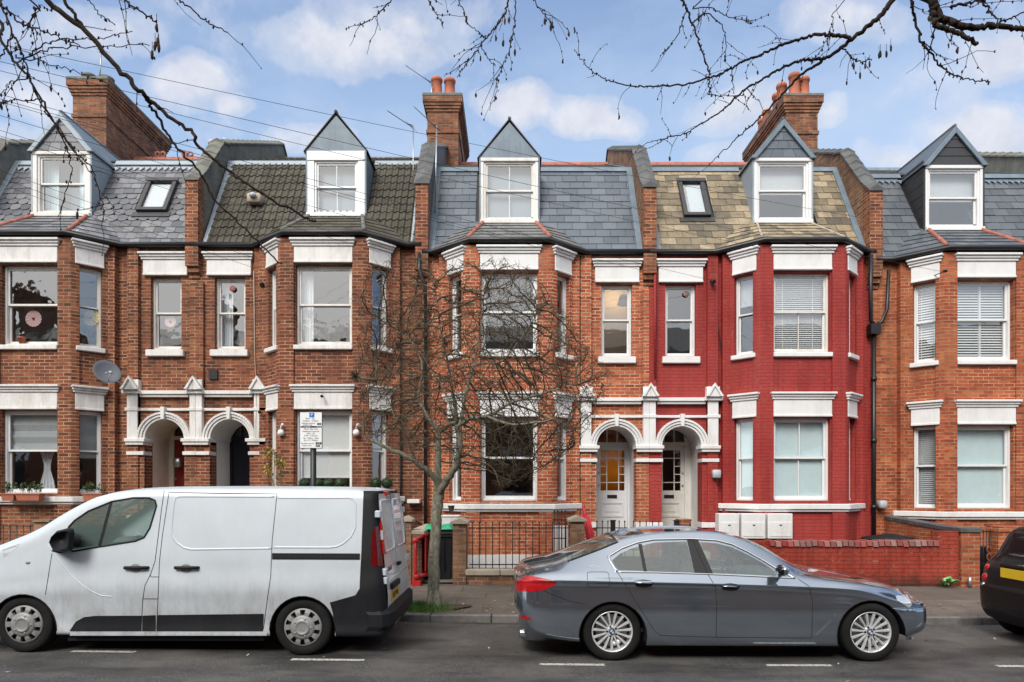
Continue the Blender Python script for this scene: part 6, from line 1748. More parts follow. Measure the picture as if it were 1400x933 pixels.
overhang('bare tree at the upper right whose dark budded branches reach in over the roofs', [(3.9,1.0,.05),(3.85,1.05,1.6),(3.7,1.3,3.1),(3.4,1.7,3.9)],
    [([(3.4,1.7,3.9),(3.0,2.5,4.7),(2.5,3.1,5.05),(1.6,3.4,5.1),(.8,3.5,5.05),(0,3.6,4.95)], .11, .02), ([(3.4,1.7,3.9),(3.1,2.3,4.5),(2.75,2.9,4.8)], .08, .035)],
    [(tr([(740,-60),(708,-22),(696,0),(690,18),(682,32),(668,48),(657,61),(648,74),(639,86),(632,95),(625,105)], 3.8, 3.8, [e2]), .007, .002, 1.0, [(678,48,3.8),(688,55,3.8),(690,25,3.8),(745,25,3.8),(753,34,3.8),(755,30,3.8),(704,68,3.8),(696,24,3.8)]),
     (tr([(657,61),(666,78),(672,86),(679,90)], 3.8), .003, .0015, .8),
     (tr([(640,-20),(627,0),(634,16),(639,32),(652,42),(662,52)], 3.7, 3.7, [(-.2,3.6,4.9)]), .004, .002, 1.0),
     (tr([(706,-20),(704,10),(704,32),(700,50),(696,68),(688,86),(682,104),(679,122),(676,139)], 3.7, 3.7, [(.05,3.6,4.9)]), .004, .0015, 1.0),
     (tr([(722,-20),(730,0),(742,18),(753,30)], 3.7, 3.7, [(.1,3.6,4.9)]), .004, .002, .8),
     (tr([(1262,-60),(1221,0),(1200,25),(1182,40),(1164,54),(1146,68),(1128,80),(1110,93),(1089,107),(1070,128),(1050,150),(1030,169),(1011,186),(990,206),(968,227)], 3.9, 4.3, [e1]), .020, .002, .8),
     (tr([(1164,54),(1148,49),(1132,48),(1116,48),(1100,52),(1074,60),(1050,70),(1028,80),(1007,89),(988,100),(968,107),(936,116),(907,118),(880,119),(864,118),(836,112),(820,104),(807,96),(796,82),(786,70)], 4.0, 4.3), .012, .002, 1.0),
     (tr([(1128,80),(1110,82),(1093,84),(1072,92),(1053,102),(1036,112),(1021,121),(1006,134),(993,146),(974,160),(953,173),(938,182),(921,187),(908,190),(900,191),(883,196)], 4.0, 4.3), .010, .002, 1.0),
     (tr([(920,-40),(932,0),(940,16),(946,32),(954,54),(961,75),(967,92),(970,107),(969,120),(972,130),(994,131),(1018,131)], 3.9, 4.1, [(2.0,3.35,5.08)]), .008, .002, 1.0),
     (tr([(946,32),(956,24),(966,18),(980,28),(990,42),(992,60),(992,84)], 4.0), .005, .002, 1.0), (tr([(939,12),(930,40),(918,60),(906,74)], 4.0), .004, .002, 1.0),
     (tr([(962,0),(975,10),(990,20),(1010,26),(1030,30)], 4.0, 4.0, [(2.1,3.3,5.08)]), .004, .002, 1.0),
     (tr([(1000,92),(1001,110),(1004,128)], 4.1), .003, .0015, 1.0), (tr([(1022,122),(1036,138),(1045,152)], 4.1), .003, .0015, .6),
     (tr([(1155,0),(1140,28),(1132,48),(1124,66),(1114,80)], 4.0, 4.0, [(2.4,3.15,5.05)]), .003, .0015, 1.0),
     (tr([(1150,66),(1158,72),(1168,82),(1180,85),(1190,80)], 3.9), .005, .003, 1.0, [(1167,86,3.9),(1176,100,3.9),(1183,86,3.9),(1189,84,3.9),(1202,72,3.9),(1204,70,3.9),(1212,70,3.9),(1218,62,3.9)]),
     (tr([(1238,-40),(1246,0),(1250,24),(1257,50),(1264,62),(1271,71),(1280,84),(1289,93),(1302,102),(1318,107),(1336,111),(1355,111)], 3.3, 3.3, [e3]), .008, .0025, .7),
     (tr([(1268,-40),(1275,0),(1278,14),(1286,24),(1300,30),(1318,36),(1336,37),(1357,36),(1380,38),(1405,40),(1450,44)], 3.2, 3.2, [e3]), .026, .010, .7),
     (tr([(1274,12),(1277,28),(1280,36),(1294,40),(1311,46),(1324,53),(1336,59)], 3.2), .016, .009, .3),
     (tr([(1280,36),(1276,50),(1271,68)], 3.25), .004, .003, .6),
     (tr([(1300,10),(1320,6),(1340,2),(1352,12),(1360,24),(1366,36)], 3.2), .007, .003, .8), (tr([(1357,36),(1370,30),(1385,24),(1405,12)], 3.2), .005, .003, .6)], 5)
# ------------------------------------------------------------------ front gardens, street furniture, small things
Zp = lambda x: gz(x)+.12
# --- house C front wall with stone coping and railings
def garden_wall(label, parts, cop=None):
    pass
YG = 12.56
s = lambda px, d=YG: (px-CX)*d/F
zz = lambda py, d=YG: EYE+(HY-py)*d/F
root = thing('garden_wall', 'low brick front wall with stone coping below the black railings of the orange house', 'wall', (s(710), YG+.1, .1))
mb = MB(); mb.box(s(636), s(782), YG, YG+.22, .0, zz(787)); mb.build('wall', M['brick_stock'], root)
mb = MB()
for i in range(3):
    a, b = s(636)+.006+(s(780)-s(636))*i/3, s(636)+(s(780)-s(636))*(i+1)/3-.006
    mb.box(a, b, YG-.05, YG+.27, zz(787), zz(778.5))
mb.build('coping', M['stone'], root, .015)
def pier(px0, px1, pytop, d, label, brick, capm, w=.36, capover=.05):
    r = thing('gate_pier', label, 'gate pier', (s((px0+px1)/2,d), d+w/2, .1))
    mb = MB(); mb.box(s(px0,d), s(px1,d), d, d+w, .0, zz(pytop+8,d)); mb.build('shaft', M[brick], r)
    mb = MB(); a, b, zt = s(px0,d)-capover, s(px1,d)+capover, zz(pytop+8,d)
    mb.prism([(a,d-capover,zt),(b,d-capover,zt),(b,d-capover,zt+.05),((a+b)/2,d-capover,zt+.12),(a,d-capover,zt+.05)], (0,w+2*capover,0)); mb.build('cap', M[capm], r, .012)
    return r
pier(619, 637, 709, YG-.04, 'brick gate pier with pale stone cap behind the bare tree trunk', 'brick_stock', 'stone', .5)
pier(780, 799, 706, YG-.02, 'brick gate pier with pale stone cap just left of the front path railings', 'brick_stock', 'stone', .4)
def railings(label, x0, x1, y, z0, z1, n, rails, knob=True, extra=None, ydir=None):
    r = thing('railings', label, 'railing', ((x0+x1)/2, y, z0))
    mb = MB()
    for z in rails: mb.box(x0, x1, y-.016, y+.016, z-.009, z+.009)
    mb.build('rail', M['iron'], r)
    for i in range(n):
        x = x0+(x1-x0)*(i+.5)/n
        m = MB(); m.tube([(x,y,z0),(x,y,z1)], .0095, 6)
        if knob: m.blob((x,y,z1+.012), .018, 0, 7)
        m.build('bar', M['iron'], r)
    return r
railings('black iron railings on the low wall below the bay of the orange house', s(641), s(779), YG+.1, zz(778.5), zz(716), 15, (zz(773), zz(722.5)))
r_ = railings('taller black gate of thin bars leaning against the right gate pier of the orange house', s(757), s(777), YG+.32, .2, zz(700,YG+.3), 4, (zz(738), zz(712)))
# path gates of C and D
for lab, p0, p1, n in (('low black iron path gate in front of the amber glazed door', 812, 858, 6), ('low black iron railing in front of the dark glazed door', 862, 905, 5)):
    railings(lab, s(p0,13.0), s(p1,13.0), 13.0, .2, zz(714,13.0), n, (zz(722,13.0), .4))
for lab, px in (('square black iron gate post left of the white band at the middle porch pier', 838), ('square black iron gate post left of the short brick stub by the red house door', 925)):
    mb = MB(); x = s(px,13.0); mb.box(x-.045, x+.045, 12.97, 13.05, .1, zz(713,13.0)); mb.box(x-.055, x+.055, 12.96, 13.06, zz(713,13.0), zz(712,13.0)+.012); solo(mb, 'gate_post', M['iron'], lab, 'gate post', bevel=.006)
mb = MB(); mb.box(s(928,13.1), s(944,13.1), 13.05, 13.3, .1, zz(712,13.1)); mb.box(s(928,13.1)-.01, s(944,13.1)+.01, 13.04, 13.31, zz(712,13.1), zz(712,13.1)+.03); solo(mb, 'brick_stub', M['brick_dark'], 'short rough brick stub beside the black gate post of the red house', 'wall')
# --- wall between B and C gardens, pale coping
x0 = s(569,12.5)
r = thing('garden_wall', 'dividing garden wall with pale stone coping behind the van, running back to the house', 'wall', (x0, 13.4, .1))
mb = MB(); mb.box(x0-.10, x0+.10, 12.5, 14.9, .0, 1.10); mb.build('wall', M['brick_stock'], r)
mb = MB()
for k in range(4): mb.box(x0-.14, x0+.16, 12.47+k*.6+.01, 12.47+(k+1)*.6-.01, 1.10, 1.18)
mb.build('coping', M['stone'], r, .012)
pier(549, 562, 706, 12.46, 'brick pier with stone cap next to the rear doors of the white van', 'brick_stock', 'stone', .3, .03)
# --- wheelie bin with a green lid, red barrier, white box
bx, by = s(599,12.9), 12.95
r = thing('wheelie_bin', 'black wheelie bin behind the bare tree trunk, something bright green on its lid', 'wheelie bin', (bx, by+.3, .2))
zb = .17; zt_ = zz(729, 12.9)
mb = MB()
lo = [(bx-.235,by+.05),(bx+.235,by+.05),(bx+.235,by+.58),(bx-.235,by+.58)]; hi = [(bx-.285,by),(bx+.285,by),(bx+.285,by+.66),(bx-.285,by+.66)]
V = [(x,y,zb) for x, y in lo]+[(x,y,zt_-.06) for x, y in hi]
mb.add(V, [(0,1,5,4),(1,2,6,5),(2,3,7,6),(3,0,4,7),(3,2,1,0)]); mb.box(bx-.305, bx+.305, by-.03, by+.68, zt_-.09, zt_-.03)
for k in (-.12, .0, .12): mb.box(bx+k-.012, bx+k+.012, by-.004, by+.03, .35, zt_-.12)
mb.build('body', M['plastic_black'], r, .015)
mb = MB(); mb.prism([(bx-.31,by-.05,zt_-.028),(bx+.31,by-.05,zt_-.028),(bx+.30,by-.03,zt_+.02),(bx-.30,by-.03,zt_+.02)], (0,.72,.05)); mb.build('lid', M['plastic_black'], r, .015)
for sx in (-1, 1):
    mb = MB(); mb.lathe((bx+sx*.24,by+.6,.27), (sx,0,0), [(0,-.03),(.1,-.03),(.1,.03),(0,.03)], 20); mb.build('wheel', M['rubber'], r)
mb = MB(); zc = zt_+.055
mb.add([(bx-.3,by+.0,zc),(bx-.05,by-.02,zc),(bx+.3,by+.0,zc),(bx+.3,by+.5,zc+.03),(bx,by+.52,zc+.03),(bx-.3,by+.5,zc+.03),(bx-.24,by+.05,zc+.09),(bx-.02,by+.06,zc+.05),(bx+.22,by+.05,zc+.1),(bx+.24,by+.4,zc+.12),(bx,by+.42,zc+.08),(bx-.26,by+.4,zc+.1)],
       [(0,1,7,6),(1,2,8,7),(2,3,9,8),(3,4,10,9),(4,5,11,10),(5,0,6,11),(6,7,10,11),(7,8,9,10),(0,5,4,3,2,1)])
M['green_bag'] = mat_plain('bright_green_plastic', (.0,.42,.2), .35, var=.2, scale=8, bump=.3, bscale=12)
solo(mb, 'green_crate_lid', M['green_bag'], 'bright green plastic lid lying on top of the black wheelie bin', 'crate lid', bevel=.02)
M['red_plastic'] = mat_plain('red_barrier_plastic', (.42,.015,.018), .4, var=.15, bump=.1, dirt=(.25,.03,.03))
mb = MB(); xr_, yr = s(568,12.38), 12.36
for k in range(2):
    y = yr+k*.0
pts = [(xr_+.02,yr,.33),(xr_+.0,yr,.45),(xr_+.01,yr,.8),(xr_+.0,yr,1.0),(xr_+.14,yr+.16,1.08)]
mb.tube(pts, [.06,.045,.04,.055,.045], 10, flat=.7); mb.tube([(xr_+.14,yr+.16,1.08),(xr_+.17,yr+.9,1.09),(xr_+.18,yr+1.5,1.09)], .035, 10); mb.blob((xr_+.02,yr,.33), .065, 0, 10); mb.blob((xr_+.0,yr,1.0), .065, 0, 10)
mb.box(xr_+.155, xr_+.175, yr+.16, yr+1.4, .4, 1.06)
mb.tube([(xr_+.18,yr+1.5,1.09),(xr_+.18,yr+1.5,.2)], .045, 10)
mb.tube([(xr_+.02,yr,.33),(xr_+.18,yr+.3,.33),(xr_+.18,yr+1.5,.33)], .04, 8)
mb.box(xr_-.06, xr_+.1, yr-.05, yr+.10, .14, .26)
solo(mb, 'plastic_barrier', M['red_plastic'], 'red plastic barrier panel leaning against the dividing wall beside the black bin', 'barrier')
mb = MB(); mb.box(s(606,14.3), s(629,14.3), 14.05, 14.4, .85, zz(707,14.05)); mb.box(s(605,14.3), s(630,14.3), 14.03, 14.42, zz(707,14.05), zz(706,14.05)+.015); solo(mb, 'storage_box', M['white_plastic'], 'white box behind the brick gate pier at the foot of the orange bay', 'box', bevel=.01)
# --- red bundle leaning by the path
mb = MB(); P = [at(797,691,13.2), at(800,705,13.2), at(805,725,13.15), at(808,745,13.1), at(809,770,13.05), at(809,797,13.0)]
mb.tube(P, [.02,.07,.085,.085,.07,.05], 9, flat=.7)
for k in range(5):
    a = k*1.3; mb.tube([p+Vector((math.cos(a)*.065,math.sin(a)*.05,0)) for p in P[1:]], .022, 6)
M['red_cloth'] = mat_plain('red_cloth', (.62,.03,.05), .6, var=.3, scale=12, bump=.4, bscale=25)
solo(mb, 'folded_parasol', M['red_cloth'], 'folded red cloth parasol standing beside the right gate pier of the orange house', 'parasol')
mb = MB()
for k in range(5):
    a, b = s(757,13.6)+k*(s(777,13.6)-s(757,13.6))/5, s(757,13.6)+(k+1)*(s(777,13.6)-s(757,13.6))/5-.012
    mb.box(a, b, 13.6, 13.63, .15, zz(719,13.6))
mb.box(s(757,13.6), s(777,13.6), 13.63, 13.66, .4, .46)
mb.box(s(757,13.6), s(777,13.6), 13.63, 13.66, .9, .96)
solo(mb, 'white_panel', M['white_plastic'], 'white slatted panel standing behind the railings near the right gate pier', 'panel', bevel=.004)
# --- house D wall
x0, x1 = s(1022), s(1283); zt_ = zz(741)
r = thing('garden_wall', 'red painted garden wall topped with bricks on edge, behind the saloon car', 'wall', ((x0+x1)/2, YG+.11, 0))
mb = MB(); n = 12
mb.box(x0, x1, YG, YG+.22, -.1, zt_-.09); mb.box(s(1283), s(1311), YG+.01, YG+.23, -.1, zz(727)); mb.box(x0-.25, s(1052), YG+.015, YG+.215, zt_-.09, zt_+.01)
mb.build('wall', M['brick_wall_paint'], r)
M['edge_brick'] = mat_leaf('painted_edge_brick', [(.24,.03,.025),(.2,.10,.09),(.34,.07,.055),(.30,.2,.18),(.26,.045,.04)], .6)
mb = MB(); n = 28
rnd_ = random.Random(2)
for i in range(n):
    a = s(1052)+(s(1284)-s(1052))*i/n; b = s(1052)+(s(1284)-s(1052))*(i+1)/n
    lean = rnd_.uniform(.01,.06); zt_ = zz(741)+rnd_.uniform(-.012,.008)
    mb.prism([(a+.008,YG-.035,zt_-.09),(b-.008,YG-.035,zt_-.09),(b-.008-lean*.3,YG-.02,zt_+.02),(a+.008-lean*.3,YG-.02,zt_+.02)], (0,.27,0))
mb.build('coping', M['edge_brick'], r, .008)
# meter boxes
for px0, px1, lab in ((983,1011,'leftmost white meter box on the plinth of the red house'), (1014,1047,'middle white meter box on the plinth of the red house, scuffed door'), (1050,1084,'rightmost white meter box on the plinth of the red house')):
    d = 14.24; r = thing('meter_box', lab, 'meter box', (s((px0+px1)/2,d), d+.1, zz(737,d)), 'meter boxes below the red bay')
    mb = MB(); mb.box(s(px0,d), s(px1,d), d, YB+.02, zz(737,d), zz(702.5,d)); mb.build('case', M['white_plastic'], r, .012)
    mb = MB(); mb.box(s(px0,d)+.035, s(px1,d)-.035, d-.012, d, zz(734,d), zz(714,d)); mb.build('door', M['white_plastic'], r, .006)
    mb = MB(); mb.box(s((px0+px1)/2,d)-.025, s((px0+px1)/2,d)+.025, d-.018, d-.011, zz(719,d), zz(717.5,d)); mb.build('latch', M['black'], r)
# --- house E wall, pier, railings
pe = thing('garden_wall', 'brick garden wall with dark coping sloping back from the pier beside the red wall', 'wall', (s(1326), 13.4, 0))
xa, xb = s(1313), s(1338); zt_ = zz(728)
mb = MB(); mb.box(xa, xb, YG-.03, YG+.33, -.1, zt_)
mb.prism([(xa,YG+.33,-.1),(xa+.22,YG+.33,-.1),(xa+.22,YG+.33,zt_),(xa,YG+.33,zt_)], (-.02,2.2,.12)); mb.build('wall', M['brick_rust'], pe)
mb = MB(); mb.box(xa-.03, xb+.03, YG-.06, YG+.36, zt_, zt_+.085)
for k in range(7): 
    y0 = YG+.36+k*.31; zk = zt_+.12*(k*.31)/2.2
    mb.prism([(xa-.03,y0+.006,zk),(xa+.25,y0+.006,zk),(xa+.25,y0+.006,zk+.085),(xa-.03,y0+.006,zk+.085)], (0,.30,.017))
mb.build('coping', M['coping'], pe, .008)
railings('black iron railings with scrollwork at the right end, behind the small black car', s(1339), s(1362), YG+.12, .15, zz(725), 5, (zz(727.5), zz(772)), knob=False)
mb = MB()
q = at(1354,750,YG+.1)
for k in range(2):
    mb.tube([q+Vector((math.cos(t)*.02*t,0,math.sin(t)*.02*t)) for t in [.4*j for j in range(14)]], .007, 5)
    q = q+Vector((.0,0,-.14))
solo(mb, 'iron_scroll', M['terracotta'], 'small rusty scroll ornament fixed to the railings at the right end', 'ornament')
mb = MB(); mb.box(s(1364), s(1420), YG-.02, YG+.25, -.1, zz(727)); mb.box(s(1363), s(1422), YG-.05, YG+.28, zz(727), zz(720)); solo(mb, 'garden_wall', [M['brick_rust']], 'stub of brick garden wall at the right edge behind the black city car', 'wall')
mb = MB(); X = s(1343,12.9); rbox(mb, X-.14, X+.2, 12.95, 13.4, .1, zz(748,12.9), .04); solo(mb, 'refuse_bin', M['plastic_black'], 'small black bin behind the railings at the right end of the street', 'bin')
mb = MB(); X = s(1216,13.6); mb.lathe((X,13.6,zz(737,13.6)-.5), (0,0,1), [(.42,0),(.48,.46),(.52,.48),(.52,.52),(.1,.6),(0,.6)], 24); solo(mb, 'black_bin', M['plastic_black'], 'round black bin lid showing behind the red wall by the drainpipe', 'bin')
mb = MB(); p = at(1326,803,12.42); mb.tube([p, Vector((p.x,p.y,zz(789,12.42)))], .033, 10); solo(mb, 'pipe_stub', M['steel'], 'short grey pipe stub standing on the pavement against the brick pier', 'pipe')
# weed at the foot of the wall
def leafcloud(mb, c, rx, ry, rz, n, size, rnd, surf=False, mi=0, el=2.0):
    for k in range(n):
        d = Vector((rnd.gauss(0,1),rnd.gauss(0,1),rnd.gauss(0,1))).normalized()
        q = 1.0 if surf else rnd.random()**.4
        p = Vector(c)+Vector((d.x*rx,d.y*ry,d.z*rz))*q*rnd.uniform(.88,1.08)
        t = (Vector((rnd.uniform(-1,1),rnd.uniform(-1,1),rnd.uniform(-1,1)))+d*.5).normalized(); u = t.orthogonal().normalized(); u = (Matrix.Rotation(rnd.uniform(0,6.28),3,t) @ u)
        w = t.cross(u); L = size*rnd.uniform(.6,1.25)
        mb.add([p-u*L*.5, p-w*L*.5/el, p+u*L*.5, p+w*L*.5/el], [(0,1,2,3)], mi, rnd.random())
rnd = random.Random(3)
mb = MB(); c = at(1292,800,12.42)
for k in range(26):
    a = rnd.uniform(0,6.28); L = rnd.uniform(.1,.24); d = Vector((math.cos(a),math.sin(a)*.6-.2,rnd.uniform(.3,1.1))).normalized(); w_ = Vector((-math.sin(a),math.cos(a),.2)).normalized()*L*.22
    b = c+Vector((rnd.uniform(-.06,.06),0,0)); m = b+d*L*.6+Vector((0,0,.02)); mb.add([b, m-w_, b+d*L+Vector((0,0,-.03)), m+w_], [(0,1,2,3)], 0, rnd.random())
solo(mb, 'weed', M['weed_leaf'], 'variegated green weed growing at the foot of the red wall near the brick pier', 'plant', loc=c)
# --- parking sign
dS = 10.05
r = thing('parking_sign', 'white parking sign on a black post behind the white van', 'sign', (s(427,dS), dS, gz(-3)+.1))
mb = MB(); mb.tube([(s(427,dS),dS+.05,.1),(s(427,dS),dS+.05,zz(563,dS))], .045, 14); mb.build('post', M['iron'], r)
for (y0, y1, nm) in ((563.5,583.6,'upper'), (584.6,613.5,'lower')):
    mb = MB(); rbox(mb, s(410,dS), s(441,dS), dS-.012, dS+.0, zz(y1,dS), zz(y0,dS), .004); pl = mb.build('sign_plate', M['sign_edge'] if 'sign_edge' in M else M['iron'], r)
    mb = MB(); mb.box(s(410.7,dS), s(440.3,dS), dS-.0155, dS-.0125, zz(y1-.7,dS), zz(y0+.7,dS)); mb.build('sign_face', M['frame'], pl)
    L = ([('Mon - Sat', 572.6, 424.5, .034), ('8.30am - 6.30pm', 575.8, 425.5, .034), ('Resident permit', 579.0, 422, .031), ('holders only', 581.4, 421, .028)] if nm == 'upper' else
         [('Match days only', 586.9, 425.5, .033), ('Additional controls', 590.2, 425.5, .033), ('Mon - Fri', 593.1, 425.5, .033), ('8.30 - 4.30 pm', 596.0, 425.5, .034), ('Sat 1.30pm - 4pm', 599.4, 425.5, .033), ('Sun 12 - 4.30pm', 602.4, 425.5, .033), ('Resident permit', 606.6, 421, .03), ('holders only', 609.6, 420, .028)])
    for tx, py, px, sz in L: text_mesh(tx, sz, 'sign_lettering', M['ink'], (s(px,dS), dS-.0165, zz(py,dS)), (1,0,0), (0,0,1), pl)
    for (a, b, c_, d_) in ([(434,439.5,578.6,581.4)] if nm == 'upper' else [(432,440,605,608),(432,438,608.8,611.2)]):
        mb = MB(); mb.box(s(a,dS), s(b,dS), dS-.0175, dS-.0155, zz(d_,dS), zz(c_,dS)); mb.build('permit_box', M['ink'], pl)
        text_mesh('CA-R', .021, 'sign_lettering', M['frame'], (s((a+b)/2,dS), dS-.019, zz((c_+d_)/2,dS)), (1,0,0), (0,0,1), pl)
    if nm == 'upper':
        mb = MB(); mb.box(s(423.3,dS), s(430.3,dS), dS-.0175, dS-.0155, zz(570.9,dS), zz(564.8,dS)); mb.build('parking_symbol', M['badge_blue'], pl)
        text_mesh('P', .062, 'sign_lettering', M['frame'], (s(426.8,dS), dS-.019, zz(567.8,dS)), (1,0,0), (0,0,1), pl)
# --- planters, topiary, shrubs on the sills
def topiary(px, py, d, r_, lab):
    c = at(px, py, d); rr = random.Random(px)
    mb = MB(); mb.blob(c, r_*.9, 0, 12, .03, .1); leafcloud(mb, c, r_, r_, r_, 420, .03, rr, True)
    solo(mb, 'topiary_ball', M['box_leaf'], lab, 'plant', c-Vector((0,0,r_)), 'clipped topiary balls on the sill')
for px, py, d, lab in ((416,662,14.22,'clipped topiary ball on the sill, leftmost beside the sign post'), (434,662,14.22,'clipped topiary ball just right of the sign post'), (449,662,14.22,'clipped topiary ball, third from left on the sill behind the van'), (465,662,14.22,'clipped topiary ball, right end of the front sill behind the van'),
                       (514,661,14.45,'clipped topiary ball on the side sill, left of the pair by the van rear'), (529,661,14.5,'clipped topiary ball on the side sill, right of the pair by the van rear')):
    topiary(px, py, d, .125, lab)
mb = MB(); d = 14.12; mb.box(s(405,d), s(477,d), d, d+.2, zz(690,d), zz(670,d)); solo(mb, 'window_box', M['steel'], 'grey trough planter under the topiary balls on the front sill', 'planter', bevel=.01)
mb = MB(); d = 14.4; mb.box(s(504,d), s(540,d), d, d+.2, zz(685,d), zz(669.5,d)); solo(mb, 'window_box', M['steel'], 'grey trough planter under the two topiary balls on the side sill', 'planter', bevel=.01)
for px0, px1, py0, py1, d, lab in ((0,19,674,685,14.15,'terracotta window box at the left edge of the sill'), (20,54,674,685,14.15,'long terracotta window box on the left sill, dry plants in it'), (112,139,674,686,14.35,'terracotta window box on the angled sill with bushy green plant')):
    rr = random.Random(px0+5); x0, x1 = s(px0,d), s(px1,d)
    t = thing('window_box', lab, 'planter', ((x0+x1)/2, d+.1, zz(py1,d)), 'terracotta window boxes')
    mb = MB(); P0 = [(x0+.03,d+.02),(x1-.03,d+.02),(x1-.03,d+.17),(x0+.03,d+.17)]; P1 = [(x0,d),(x1,d),(x1,d+.19),(x0,d+.19)]
    mb.add([(*p, zz(py1,d)) for p in P0]+[(*p, zz(py0+1,d)) for p in P1], [(0,1,5,4),(1,2,6,5),(2,3,7,6),(3,0,4,7),(3,2,1,0),(4,5,6,7)]); mb.box(x0-.012, x1+.012, d-.012, d+.2, zz(py0+2.6,d), zz(py0+.6,d)); mb.build('trough', M['terracotta'], t, .006)
    mb = MB(); zc = zz(py0-2,d)
    for k in range(int((x1-x0)*60)):
        p = Vector((rr.uniform(x0+.03,x1-.03), d+rr.uniform(.04,.15), zz(py0,d))); q = p+Vector((rr.uniform(-.08,.08),rr.uniform(-.06,.04),rr.uniform(.08,.24))); mb.tube([p, p.lerp(q,.6)+Vector((0,0,.02)), q], .003, 3, 1)
        for j in range(5): leafcloud(mb, p.lerp(q, rr.uniform(.4,1)), .03,.03,.03, 2, .05, rr)
    mb.build('plant', [M['pot_leaf'], M['twig']], t)
rr = random.Random(21); d = 13.6; c = at(377,650,d)
t = thing('shrub', 'yellowing shrub in front of the brown brick porch, above the van roof', 'plant', (c.x, d, .2))
mb = MB()
for k in range(9):
    top_ = at(rr.uniform(360,392), rr.uniform(612,640), d+rr.uniform(-.2,.2)); mb.tube([(c.x+rr.uniform(-.08,.08),d,.2), (c.x+rr.uniform(-.15,.15),d,1.2), top_], [.012,.009,.004], 5)
mb.build('stem', M['twig'], t)
mb = MB()
for k in range(26): leafcloud(mb, at(rr.gauss(375,8.5), rr.uniform(614,690), d+rr.uniform(-.2,.2)), .11,.11,.11, 22, .075, rr)
mb.build('crown', M['yellow_leaf'], t)
mb = MB(); c = at(1242-621, 684, 14.1)
# small dark pot on the orange bay sill
mb.lathe(at(617,699,14.3), (0,0,1), [(.05,0),(.07,.1),(.075,.12)], 12, cap=True); solo(mb, 'plant_pot', M['black'], 'small dark plant pot on the left end of the orange bay sill', 'pot')
# railings at the left edge
railings('black iron railings at the left edge in front of the dark brick bay', s(0,12.6), s(46,12.6), 12.6, .2, zz(718,12.6), 5, (zz(719.5,12.6), zz(744,12.6)), knob=False)
mb = MB(); mb.box(-16, s(98,12.6), 12.62, 12.82, .0, zz(746,12.6)); mb.box(-16, s(100,12.6), 12.58, 12.86, zz(746,12.6), zz(742,12.6)); solo(mb, 'garden_wall', M['brick_dark'], 'low dark brick garden wall at the left edge behind the van bonnet', 'wall')
mb = MB(); mb.box(s(46,12.5), s(68,12.5), 12.5, 12.86, .0, zz(714,12.5)); mb.box(s(45,12.5), s(69,12.5), 12.47, 12.89, zz(714,12.5), zz(711,12.5)); solo(mb, 'gate_pier', M['brick_stock'], 'dark stained brick pier beside the left edge railings above the van bonnet', 'gate pier')
# --- things fixed to the walls
M['dish'] = mat_plain('dark_grey_dish', (.13,.14,.16), .5, var=.08, bump=.05)
def dish():
    c = at(146,509,14.35); r = thing('satellite_dish', 'grey satellite dish on the corner of the dark brick bay', 'satellite dish', c)
    ax = Vector((.62,-.55,.3)).normalized(); a = ax.orthogonal().normalized(); b = ax.cross(a)
    mb = MB(); mb.lathe(c, ax, [(0,-.045),(.1,-.038),(.2,-.012),(.27,.02),(.275,.024),(.268,.026),(.2,-.002),(.1,-.028),(0,-.035)], 28); mb.build('reflector', M['dish'], r)
    mb = MB(); e = c+ax*.3+Vector((0,0,-.14)); mb.tube([c-Vector((0,0,.24)), e], .011, 6); mb.tube([e, e+(c-e).normalized()*.09], .03, 10); mb.tube([c-ax*.03, c-ax*.12, Vector((c.x+.1,14.75,c.z-.2))], .02, 6); mb.build('arm', M['grey_plastic'], r)
dish()
for px, py, d, lab in ((384,590,14.4,'white globe wall light on the left pier of the brown bay'), (487,590,14.35,'white globe wall light on the right pier of the brown bay')):
    c = at(px, py, d); r = thing('wall_light', lab, 'wall light', c, 'white globe wall lights'); mb = MB()
    mb.lathe(c+Vector((0,0,-.1)), (0,0,1), [(0,0),(.05,.01),(.075,.06),(.06,.12),(.03,.14)], 14); mb.build('globe', M['frame'], r)
    mb = MB(); mb.tube([c+Vector((0,0,.04)), c+Vector((0,0,.1)), c+Vector((.03,-.03,.14)), c+Vector((.05,.06,.12)), Vector((c.x+.03,YB+.02,c.z+.05))], .016, 7); mb.blob(c+Vector((.04,-.02,.14)), .035, 0, 8); mb.build('bracket', M['white_plastic'], r)
for px, py, d, m, lab in ((358,389,14.95,'black','black security camera on the brown house beside the narrow window'), (975,385,14.9,'black','black security camera on the red house pier'), (440,542,14.3,'black','small black security camera on the lintel above the parking sign'), (1292,371,14.2,'black','small black lamp on the lintel of the orange house at the right end'), (355,564,14.85,'black','tiny black camera on the porch pilaster of the brown house')):
    c = at(px, py, d); mb = MB(); mb.lathe(c, (.2,-.9,-.35), [(.0,-.07),(.05,-.06),(.055,.03),(.045,.05),(.0,.03)], 12); mb.tube([c, c+Vector((0,.35,.04))], .02, 6); k = .55 if py > 500 or px > 1200 else 1
    if k < 1:
        for i, p in enumerate(mb.v): mb.v[i] = c+(p-c)*Vector((k,1,k)) if False else c+Vector(((p-c).x*k,(p-c).y,(p-c).z*k))
    solo(mb, 'security_camera', M[m], lab, 'camera', loc=c)
